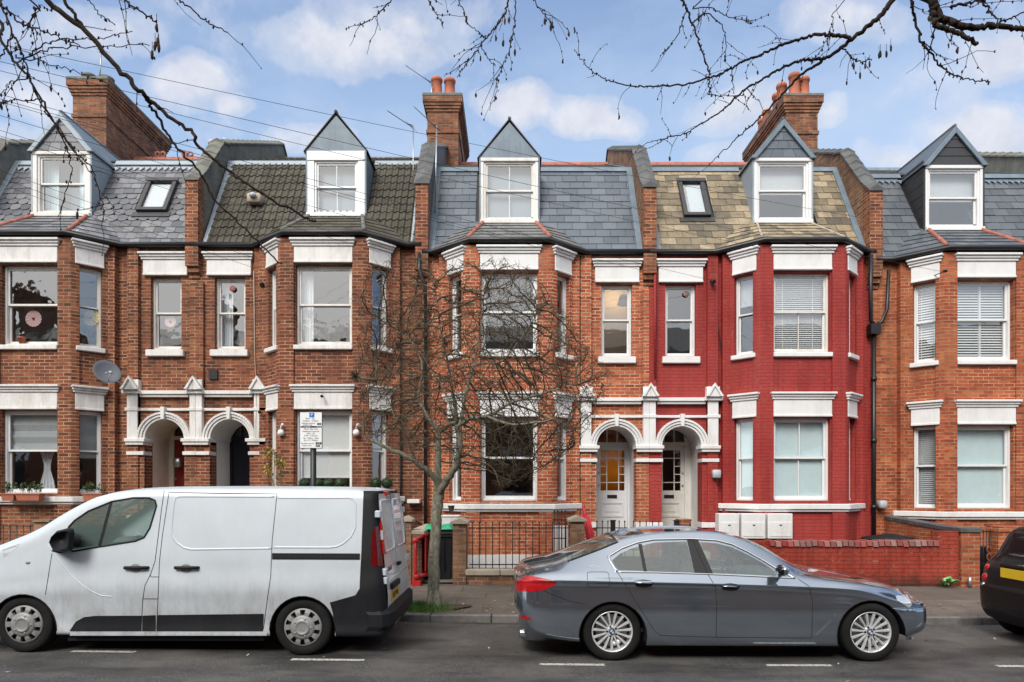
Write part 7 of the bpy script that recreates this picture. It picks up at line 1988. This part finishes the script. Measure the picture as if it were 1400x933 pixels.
mb = MB(); c = at(978,648,15.02); rbox(mb, c.x-.09, c.x+.09, 14.88, 15.02, c.z-.1, c.z+.09, .02); mb.tube([c+Vector((0,-.1,-.1)), c+Vector((.03,-.06,-.25)), c+Vector((.12,0,-.3)), c+Vector((.28,0,-.3)), c+Vector((.33,0,.2)), c+Vector((.32,0,1.2)), c+Vector((.05,0,3.5)), c+Vector((-.05,0,4.2))], .011, 5, 1); solo(mb, 'junction_box', [M['grey_plastic'], M['black']], 'grey junction box with a dangling black cable on the red house wall', 'junction box', loc=c)
mb = MB(); c = at(1207,690,14.95); rbox(mb, c.x-.08, c.x+.08, 14.9, 15.1, c.z-.09, c.z+.09, .02); solo(mb, 'junction_box', M['grey_plastic'], 'small grey junction box on the orange wall right of the drainpipe', 'junction box', loc=c)
mb = MB(); c = at(239,632,15.8); rbox(mb, c.x-.1, c.x+.06, 15.9, 16.1, c.z-.12, c.z+.1, .02); solo(mb, 'letter_box', M['steel'], 'grey metal letter box on the cream side wall of the red front door porch', 'letter box', loc=c)
for px, py, d in ((291,512,15.06),):
    mb = MB(); c = at(px,py,d); mb.box(c.x-.1,c.x+.1,15.06,15.12,c.z-.11,c.z+.11); solo(mb, 'air_brick', M['black'], 'square black air vent in the brown brick below the narrow window', 'vent', loc=c)
mb = MB()
c = at(348,540,14.9); mb.tube([(c.x,14.99,3.0),(c.x+.01,14.98,4.2),(c.x-.03,14.99,5.0),(c.x-.05,14.98,6.9)], .009, 6); solo(mb, 'wall_cable', M['stone'], 'pale cable running up the brick beside the brown porch', 'cable', loc=c)
mb = MB(); c = at(566,686,14.9); mb.box(c.x-.15, c.x+.13, 14.85, 15.12, c.z-.04, c.z+.05); solo(mb, 'wall_ledge', M['white'], 'small white stone ledge on the brown wall behind the van rear', 'ledge', loc=c, bevel=.01)
# roof vent tile on B, flue cowls
c = at(349,272,15.62); mb = MB(); rbox(mb, c.x-.16, c.x+.16, c.y-.12, c.y+.16, c.z-.13, c.z+.1, .03); mb.blob(c+Vector((0,-.16,.02)), .07, 1, 10, 0, .5, (1.2,1,.9)); solo(mb, 'roof_vent', [M['stone'], M['grey_plastic']], 'small pale vent tile in the mossy ribbed roof', 'roof vent', loc=c)
for px, py, lab in ((291,196,'white mushroom flue cowl behind the party parapet of the left house'), (307,196,'thin grey vent pipe behind the party parapet of the left house')):
    c = at(px, py, 18.6); mb = MB()
    if px == 291: mb.lathe(c+Vector((0,0,-.9)), (0,0,1), [(.05,0),(.05,.85),(.13,.86),(.12,.95),(.0,1.0)], 12)
    else: mb.tube([c+Vector((0,0,-.9)), c+Vector((0,0,.15))], .045, 8)
    solo(mb, 'flue', M['grey_plastic'], lab, 'flue')
# television aerials
def aerial(base, top, boom0, boom1, lab, nel=8):
    r = thing('tv_aerial', lab, 'aerial', base, 'television aerials'); mb = MB()
    mb.tube([base, top], .018, 6); mb.build('mast', M['steel'], r); mb = MB(); b0, b1 = Vector(boom0), Vector(boom1)
    mb.tube([b0, b1], .009, 5); d = (b1-b0).normalized(); q = d.cross(Vector((0,0,1))).normalized()
    for i in range(nel):
        p = b0.lerp(b1, i/(nel-1)); L = .06 if i < nel-2 else .2; mb.tube([p-q*L, p+q*L], .004, 4)
    mb.tube([top, b0.lerp(b1,.75)], .009, 4)
    mb.build('boom', M['iron'], r)
aerial(at(565,276,16.0), at(565,172,16.0), at(530,152,16.2), at(565,175,16.0), 'tall thin television aerial left of the middle chimney, fixed to the roof')
aerial(at(595,290,15.6), at(597,172,15.6), at(567,147,15.9), at(600,178,15.5), 'white poled television aerial right in front of the middle chimney')
aerial(at(590,140,19.25), at(590,113,19.25), at(555,90,19.5), at(590,114,19.2), 'television aerial fixed beside the pots of the middle chimney')
aerial(at(136,112,19.2), at(139,66,19.2), at(136,72,19.2), at(140,68,19.1), 'thin whip aerial on the left chimney', 3)
# --- window dressings
M['blind_dim'] = mat_plain('shaded_blind_cloth', (.27,.32,.36), .85, var=.05, bump=0)
def fr_of(k, T, f): return lambda a, b, z: T(f(a, b, z))
def wf(key, wn):
    T = HT[key]; uc = {'A':3.41,'B':3.04,'C':3.18,'D':3.24,'E':3.05}[key]
    ct = Vector((.62,-.6,0)).normalized()
    f = {'gf': frame((uc,YB,0),(1,0,0),(0,-1,0)), 'ff': frame((uc,YB,0),(1,0,0),(0,-1,0)), 'nf': frame((0,YW,0),(1,0,0),(0,-1,0)),
         'gc1': frame((uc-1.58,YW,0),ct,(-.6,-.62,0)), 'fc1': frame((uc-1.58,YW,0),ct,(-.6,-.62,0)), 'd': frame((uc,15.52,0),(1,0,0),(0,-1,0)),
         'gc2': frame((uc+1.58,YW,0),Vector((-.62,-.6,0)),(.6,-.62,0)), 'fc2': frame((uc+1.58,YW,0),Vector((-.62,-.6,0)),(.6,-.62,0))}[wn]
    a0, a1 = {'g': (-.60,.60), 'n': (.4,1.06)}.get(wn[0], (-.58,.58)) if wn in ('gf','nf') else ((-.6,.6) if wn in ('ff','d') else (.33,.78))
    z0, z1 = {'g': (1.72,3.5), 'f': (4.98,6.7), 'n': (5.02,6.6), 'd': (8.28,9.7)}[wn[0]]
    return (lambda a, b, z: T(f(a, b, z))), a0, a1, z0, z1
def roller(key, wn, frac, mat, lab, off=-.235, cat='blind', name='roller_blind', bar=True, folds=0):
    f, a0, a1, z0, z1 = wf(key, wn); zb = z1-(z1-z0)*frac; mb = MB()
    n = max(1, folds*2)
    for i in range(n):
        q0, q1 = zb+(z1-zb)*i/n, zb+(z1-zb)*(i+1)/n; o0 = off+(.03 if folds and i % 2 == 0 else 0); o1 = off+(.0 if not folds or i % 2 == 0 else .03)
        mb.add([f(a0,o0,q0), f(a1,o0,q0), f(a1,o1,q1), f(a0,o1,q1)], [(0,1,2,3)])
    if bar: mb.fbox(f, a0, a1, off-.01, off+.015, zb-.03, zb)
    solo(mb, name, M[mat], lab, cat)
def venetian(key, wn, mat, lab, n=36, off=-.255, frac=1.0, tilt=.018, stile=False):
    f, a0, a1, z0, z1 = wf(key, wn); mb = MB(); zb = z1-(z1-z0)*frac
    for i in range(n):
        z = zb+(z1-zb)*(i+.5)/n; h = (z1-zb)/n*.5
        mb.add([f(a0,off+tilt,z-h*.75), f(a1,off+tilt,z-h*.75), f(a1,off-tilt,z+h*.75), f(a0,off-tilt,z+h*.75)], [(0,1,2,3)])
    for t in ((.22,.78) if not stile else ()): mb.fbox(f, a0+(a1-a0)*t-.006, a0+(a1-a0)*t+.006, off+tilt, off+tilt+.004, zb, z1)
    if stile:
        for t in (0, .45, .97): mb.fbox(f, a0+(a1-a0)*t, a0+(a1-a0)*t+.035, off-tilt, off+tilt+.01, zb, z1)
    solo(mb, 'venetian_blind', M[mat], lab, 'blind')
def curtain(key, wn, t0, t1, lab, mat='curtain', tie=False, off=-.32, flare=0):
    f, a0, a1, z0, z1 = wf(key, wn); mb = MB(); n = 40; A0, A1 = a0+(a1-a0)*t0, a0+(a1-a0)*t1; P = []
    rows = 14
    for j in range(rows+1):
        s_ = j/rows; z = z0+(z1-z0)*s_
        w = 1.0 if not tie else (1-.62*math.exp(-((s_-.32)/.16)**2))
        for i in range(n+1):
            q = i/n; P.append(f(A0+(A1-A0)*(.5+(q-.5)*w), off+.022*math.sin(q*26+.6*math.sin(s_*3)), z))
    fs = [(j*(n+1)+i, j*(n+1)+i+1, (j+1)*(n+1)+i+1, (j+1)*(n+1)+i) for j in range(rows) for i in range(n)]
    mb.add(P, fs, 0, .5, True); solo(mb, 'curtain', M[mat], lab, 'curtain')
roller('A','gf',.46,'blind_grey','pleated pale blind half drawn in the ground floor bay window at the left edge',folds=3,name='roman_blind')
roller('A','gc1',.55,'blind_grey','pleated pale blind half drawn in the narrow angled ground floor window at the left',folds=3,name='roman_blind')
curtain('A','gf',.25,.55,'cream curtain tied at the waist in the ground floor bay window at the left','curtain',True,-.4)
curtain('A','d',.0,.3,'pale net curtain at the left side of the left dormer window','blind_teal'); curtain('A','d',.72,1.0,'pale net curtain at the right side of the left dormer window','blind_teal')
roller('A','d',.98,'blind_dim','pale backing blind behind the net curtains of the left dormer',off=-.6)
roller('B','gf',.80,'blind','white roller blind almost fully drawn behind the parking sign'); roller('B','gc2',.42,'blind_grey','pale roller blind in the angled window by the van rear')
roller('B','d',.97,'blind_dim','grey blind drawn in the wide white dormer'); roller('C','d',.97,'blind_dim','pale blind drawn in the blue lead dormer of the orange house'); roller('D','d',.5,'blind_grey','white blind half drawn in the dormer of the red house'); roller('E','d',.5,'blind_grey','pale blind half drawn in the dark slate dormer at the right')
curtain('B','ff',.0,.24,'white curtain at the left side of the brown bay first floor window'); curtain('B','nf',.0,.42,'white curtain in the narrow first floor window of the brown house'); curtain('B','fc2',.45,.9,'white curtain in the angled first floor window of the brown bay')
venetian('D','ff','blind','white venetian blind in the first floor bay window of the red house',40); roller('D','gf',1.0,'blind_teal','frosted pale blind in the ground floor bay window of the red house',bar=False); roller('D','gc1',1.0,'blind_teal','frosted pale blind in the angled ground floor window of the red house',bar=False)
roller('D','fc1',.35,'blind_grey','grey blind in the angled first floor window of the red house')
venetian('E','ff','blind','white slatted shutter in the first floor bay window at the right end',30,stile=True); venetian('E','fc2','blind','white slatted shutter in the angled first floor window at the right end',30); venetian('E','gc2','blind_grey','half open slatted blind in the angled ground floor window at the right end',40,tilt=.008); roller('E','gf',1.0,'blind_teal','pale green blind in the ground floor bay window at the right end',bar=False)
# paper rosettes and a pot in the left house
M['pink_paper'] = mat_plain('pink_paper', (.75,.45,.45), .8, var=.1, bump=0); M['yellow_paper'] = mat_plain('yellow_paper', (.72,.6,.32), .8, var=.1, bump=0)
for px, py, d, m, lab in ((46,436,14.75,'pink_paper','pink and white paper rosette in the left first floor bay window'), (125,435,14.95,'yellow_paper','yellow paper fan rosette in the angled first floor window at the left'), (233,440,15.34,'pink_paper','pink paper rosette in the narrow first floor window of the dark brick house')):
    c = at(px, py, d); mb = MB(); n = 28; rr_ = .18 if px < 200 else .13
    V = [c]+[c+Vector((math.cos(2*math.pi*k/n)*rr_, -.012*(k % 2), math.sin(2*math.pi*k/n)*rr_)) for k in range(n)]
    mb.add(V, [(0,1+k,1+(k+1) % n) for k in range(n)], 0); mb.blob(c+Vector((0,-.012,0)), .03, 1, 8); solo(mb, 'paper_rosette', [M[m], M['red_panel']], lab, 'paper rosette', loc=c)
for px, py, d, lab in ((318,395,15.21,'small round sticker in the narrow first floor window of the brown house'), (938,402,15.21,'small round sticker in the narrow first floor window of the red house')):
    c = at(px,py,d); mb = MB(); mb.lathe(c, (0,-1,0), [(0,.004),(.05,.004),(.052,.0),(.07,.0),(.07,.006),(.05,.007)], 18); solo(mb, 'window_sticker', M['edge_brick'], lab, 'sticker', loc=c)
mb = MB(); c = at(30,470,14.62); mb.lathe(c, (0,0,1), [(.05,0),(.075,.11),(.085,.11),(.085,.14),(.05,.14)], 14, cap=True); solo(mb, 'flower_pot', M['terracotta'], 'small terracotta pot on the left first floor window sill', 'pot', loc=c)
# lit rooms: warm bulbs seen in the photograph
def bulb(p, power, col=(1,.66,.3), rad=.06, lab=None):
    l = bpy.data.lights.new('room_lamp', 'POINT'); l.energy = power; l.color = col; l.shadow_soft_size = rad
    o = bpy.data.objects.new('room_lamp', l); o.location = p; COL.objects.link(o)
bulb(at(845,640,17.6), 7); bulb(at(842,420,16.6)+Vector((0,0,.3)), 9, (1,.72,.36)); bulb(at(520,650,15.6), 10, (1,.75,.42)); bulb(at(455,655,15.9)+Vector((0,0,-.5)), 6, (1,.35,.15))
M['warm_wall'] = M['room_warm']
for px0, px1, py0, py1, d, lab in ((800,870,380,500,17.0,'warm lit wall inside the narrow window of the orange house'),):
    mb = MB(); a, b = at(px0,py1,d), at(px1,py0,d); mb.box(a.x, b.x, d, d+.05, a.z, b.z); kind(mb.build('room_wall', M['room_warm']))
mb = MB(); a, b = at(800,730,18.2), at(880,560,18.2); mb.box(a.x, b.x, 18.2, 18.25, a.z, b.z); kind(mb.build('hall_wall', M['room_warm']))
c = at(853,410,15.9); mb = MB(); mb.lathe(c, (0,0,1), [(.16,-.12),(.1,.1),(.09,.1)], 16); mb.tube([c+Vector((0,0,.1)), c+Vector((0,0,1.0))], .006, 4); solo(mb, 'pendant_lamp', M['blind'], 'white pendant lamp shade hanging inside the lit narrow window of the orange house', 'lamp', loc=c)
rr = random.Random(4); mb = MB(); M['flower'] = mat_leaf('orange_flower', [(.6,.08,.02),(.75,.2,.03),(.5,.04,.03)])
for k in range(8): leafcloud(mb, at(rr.uniform(440,470), rr.uniform(648,658), 14.95), .06,.06,.05, 14, .06, rr)
solo(mb, 'flowers', M['flower'], 'orange and red flowers inside the ground floor window behind the topiary', 'flowers')
# --- overhead wires from a pole beyond the left edge
pole = Vector((-10.4, 5.2, 6.9))
r = thing('telegraph_pole', 'dark telegraph pole beyond the left edge that carries the overhead wires', 'pole', (pole.x, pole.y, 0)); mb = MB(); mb.tube([(pole.x,pole.y,-.1),(pole.x,pole.y,7.2)], [.13,.1], 12); mb.build('shaft', M['branch'], r)
mb = MB(); mb.lathe(pole, (0,0,1), [(.03,-.1),(.16,0),(.16,.05),(.03,.1)], 14); mb.build('ring', M['steel'], r)
ends = [((262,345),14.9,'telephone wire ending on the pier between the two left houses'), ((345,352),14.9,'telephone wire ending above the narrow window of the brown house'), ((382,378),14.4,'telephone wire ending at the left pier of the brown bay'), ((520,345),14.5,'telephone wire ending at the eaves right of the brown bay'), ((578,352),14.8,'telephone wire ending at the drainpipe between brown and orange houses'),
        ((660,345),14.3,'telephone wire ending at the bay eaves of the orange house'), ((793,352),14.8,'telephone wire ending beside the orange bay'), ((888,372),14.8,'telephone wire ending at the pier between orange and red houses'), ((975,384),14.8,'telephone wire ending at the camera of the red house'), ((1045,340),14.3,'telephone wire ending at the bay eaves of the red house'), ((1190,300),14.9,'telephone wire ending at the drainpipe of the red house'), ((1290,372),14.2,'longest telephone wire, ending on the right end house')]
for (px, py), d, lab in ends:
    e = at(px, py, d); n = 24; sag = .12+.02*e.x/8; P = [pole.lerp(e, i/n)+Vector((0,0,-4*sag*(i/n)*(1-i/n))) for i in range(n+1)]
    mb = MB(); mb.tube(P, .0034, 4, cap=False); solo(mb, 'telephone_wire', M['iron'], lab, 'wire', loc=pole, group='overhead telephone wires')
# --- the terrace across the street, behind the camera: mirrored in the windows and paintwork
r = thing('opposite_terrace', 'brick terrace across the street, seen only as reflections in the window glass', 'house', (0,-6,0))
mb = MB(); fo = frame((0,-5.5,0),(1,0,0),(0,1,0)); mb.box(-34, 34, -10, -5.5, -.2, 7.3); 
for k in range(13):
    xc = -31+k*5.2; mb.prism([(xc-1.6,-5.5,-.2),(xc-.96,-4.9,-.2),(xc+.96,-4.9,-.2),(xc+1.6,-5.5,-.2)], (0,0,7.45))
mb.build('wall', M['brick_dark'], r)
mb = MB(); mb.prism([(-34,-5.45,7.3),(-34,-6.8,9.9),(-34,-10.5,11.8),(-34,-10.5,7.3)], (68,0,0)); mb.build('roof', M['slate_flat'], r)
for k in range(13):
    xc = -31+k*5.2
    mb = MB()
    for z in (1.7, 4.96): mb.box(xc-.62, xc+.62, -4.9, -4.88, z, z+1.78)
    mb.build('window', M['glass_black'], r)
    mb = MB()
    for z in (3.57, 6.8): mb.box(xc-.66, xc+.66, -4.9, -4.82, z, z+.45)
    mb.box(xc-1.0, xc+1.0, -4.9, -4.8, 1.5, 1.64); mb.build('lintel', M['white'], r)
    if k % 2 == 0:
        mb = MB(); mb.box(xc+2.1, xc+3.1, -11.5, -8.8, 9.0, 13.3); mb.box(xc+2.0, xc+3.2, -11.6, -8.7, 13.0, 13.2)
        for q in range(4): mb.lathe((xc+2.4+.4*(q % 2),-9.2-.9*(q//2),13.3), (0,0,1), [(.17,0),(.14,.6),(.0,.6)], 10)
        mb.build('chimney', M['brick_stock'], r)
# clouds: (photo column, row, half width, half height, strength) of each bank, stored as sky directions
CLOUDS = [(a, b, rx*.85, ry*.8, k*.92) for a, b, rx, ry, k in [(500,50,200,75,.95), (120,55,160,60,.7), (275,112,85,55,1.0), (330,135,45,25,.8), (720,150,95,42,.95), (830,158,95,42,1.0),
          (1150,40,130,75,.95), (1350,190,110,75,1.0), (1370,70,90,60,.9), (1030,150,90,50,.7), (60,140,90,60,.6), (420,185,70,35,.7), (1000,210,60,30,.5),
          (30,215,90,50,.7), (1140,170,50,30,.7), (1240,215,90,30,.6), (560,10,200,60,.7)]]
SKYTINT = (1.25, 1.32, 1.45)
SKYPALE = (4.1, 5.15, 6.5)
CLOUDWISP = (4.6, 5.4, 6.5)
CLOUDLO = (4.5, 4.75, 5.5)
CLOUDHI = (5.9, 5.95, 6.35)
# ------------------------------------------------------------------ camera, light, sky
cam = bpy.data.cameras.new('camera'); co = bpy.data.objects.new('camera', cam); COL.objects.link(co)
co.location = (0, 0, EYE); co.rotation_euler = (math.pi/2, 0, 0)
cam.sensor_width = 36; cam.lens = F/1400*36; cam.shift_y = (HY-466.5)/1400; cam.clip_end = 3000; cam.clip_start = .05
SC.camera = co
EL, AZ = 42, -22           # sun behind the camera, a little left
sun = bpy.data.lights.new('sun', 'SUN'); so = bpy.data.objects.new('sun', sun); COL.objects.link(so)
sun.energy = 3.0; sun.angle = R(24); sun.color = (1, .955, .9)
dirv = Vector((math.sin(R(AZ))*math.cos(R(EL)), -math.cos(R(AZ))*math.cos(R(EL)), math.sin(R(EL))))   # towards the sun
so.rotation_euler = dirv.to_track_quat('Z', 'Y').to_euler(); so.location = (0, -5, 20)
w = bpy.data.worlds.new('World'); SC.world = w; w.use_nodes = True
t = w.node_tree; t.nodes.clear()
class WT(NT):
    def __init__(s, tree): s.t = tree
wt = WT(t)
out = wt.n('ShaderNodeOutputWorld'); bg = wt.n('ShaderNodeBackground'); wt.l(bg.outputs[0], out.inputs[0])
sky = wt.n('ShaderNodeTexSky', sky_type='NISHITA'); sky.sun_disc = False
sky.sun_elevation = R(EL); sky.sun_rotation = math.atan2(dirv.x, dirv.y); sky.air_density = 1.0; sky.dust_density = .6; sky.ozone_density = 1.6
SKYS = .15
bg.inputs['Strength'].default_value = SKYS
vec = wt.tc('Generated')
sx = wt.n('ShaderNodeSeparateXYZ'); wt.l(vec, sx.inputs[0])
ay = wt.math('MAXIMUM', wt.math('ABSOLUTE', sx.outputs['Y']), .05)
U = wt.math('DIVIDE', sx.outputs['X'], ay); V = wt.math('DIVIDE', sx.outputs['Z'], ay)
nz = wt.noise(vec, 7, 7, .62); nz2 = wt.noise(vec, 22, 5, .6)
cmb = wt.n('ShaderNodeCombineXYZ'); wt.l(U, cmb.inputs[0]); wt.l(V, cmb.inputs[1])
nx = wt.n('ShaderNodeTexNoise'); nx.inputs['Scale'].default_value = 5; nx.inputs['Detail'].default_value = 6; wt.l(vec, nx.inputs['Vector'])
sub = wt.n('ShaderNodeVectorMath', operation='SUBTRACT'); wt.l(nx.outputs['Color'], sub.inputs[0]); sub.inputs[1].default_value = (.5,.5,.5)
scl = wt.n('ShaderNodeVectorMath', operation='SCALE'); wt.l(sub.outputs[0], scl.inputs[0]); scl.inputs['Scale'].default_value = .16
add = wt.n('ShaderNodeVectorMath', operation='ADD'); wt.l(cmb.outputs[0], add.inputs[0]); wt.l(scl.outputs[0], add.inputs[1])
s2 = wt.n('ShaderNodeSeparateXYZ'); wt.l(add.outputs[0], s2.inputs[0])
clouds = None
for (px, py, rx, ry, k) in CLOUDS:
    u0, v0 = (px-CX)/F, (HY-py)/F
    dx = wt.math('DIVIDE', wt.math('SUBTRACT', s2.outputs[0], u0), rx/F)
    dy = wt.math('DIVIDE', wt.math('SUBTRACT', s2.outputs[1], v0), ry/F)
    r2 = wt.math('ADD', wt.math('MULTIPLY', dx, dx), wt.math('MULTIPLY', dy, dy))
    m = wt.math('MULTIPLY', wt.math('SUBTRACT', 1.0, r2, True), k)
    clouds = m if clouds is None else wt.math('MAXIMUM', clouds, m)
dens = wt.ramp(wt.math('ADD', clouds, wt.math('ADD', wt.math('MULTIPLY', wt.math('SUBTRACT', nz, .5), 1.5), wt.math('MULTIPLY', wt.math('SUBTRACT', nz2, .5), .5))), [(.02, 0.0), (.3, .42), (.75, 1.0)], 'EASE')
wisp = wt.ramp(wt.noise(wt.mapv(vec, (1,1,2.2)), 3.2, 6, .6), [(.42, 0.0), (.75, .5)])
hz = wt.ramp(V, [(.3, .8), (.85, .08)])                    # paler towards the horizon
blue = wt.mix(1.0, sky.outputs[0], SKYTINT, 'MULTIPLY')
body = wt.mix(hz, blue, SKYPALE)
body = wt.mix(wisp, body, CLOUDWISP)
shade = wt.mix(wt.ramp(nz2, [(.3, 0.0), (.7, 1.0)]), CLOUDLO, CLOUDHI)
full = wt.mix(wt.math('MULTIPLY', dens, .92), body, shade)
over = wt.ramp(sx.outputs['Z'], [(.62, 0.0), (.82, .85)])                       # overcast added high in the unseen sky, brightens the top light
full = wt.mix(over, full, wt.mix(nz, (4.6,4.9,5.5), (6.6,6.7,6.9)))
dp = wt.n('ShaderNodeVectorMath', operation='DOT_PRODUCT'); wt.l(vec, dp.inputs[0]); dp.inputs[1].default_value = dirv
glow = wt.math('POWER', wt.math('MAXIMUM', dp.outputs['Value'], 0.0), 2.0)          # unseen sky round the sun brightened, an added soft key light
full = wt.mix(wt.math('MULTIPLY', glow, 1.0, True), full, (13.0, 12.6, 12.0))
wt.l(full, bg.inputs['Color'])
SC.render.engine = 'CYCLES'
SC.view_settings.view_transform = 'Standard'; SC.view_settings.look = 'None'; SC.view_settings.exposure = 0; SC.view_settings.gamma = 1
SC.cycles.use_denoising = True
SC.cycles.max_bounces = 8; SC.cycles.transparent_max_bounces = 16; SC.cycles.diffuse_bounces = 3; SC.cycles.glossy_bounces = 4
SC.cycles.sample_clamp_indirect = 6; SC.cycles.caustics_reflective = False; SC.cycles.caustics_refractive = False
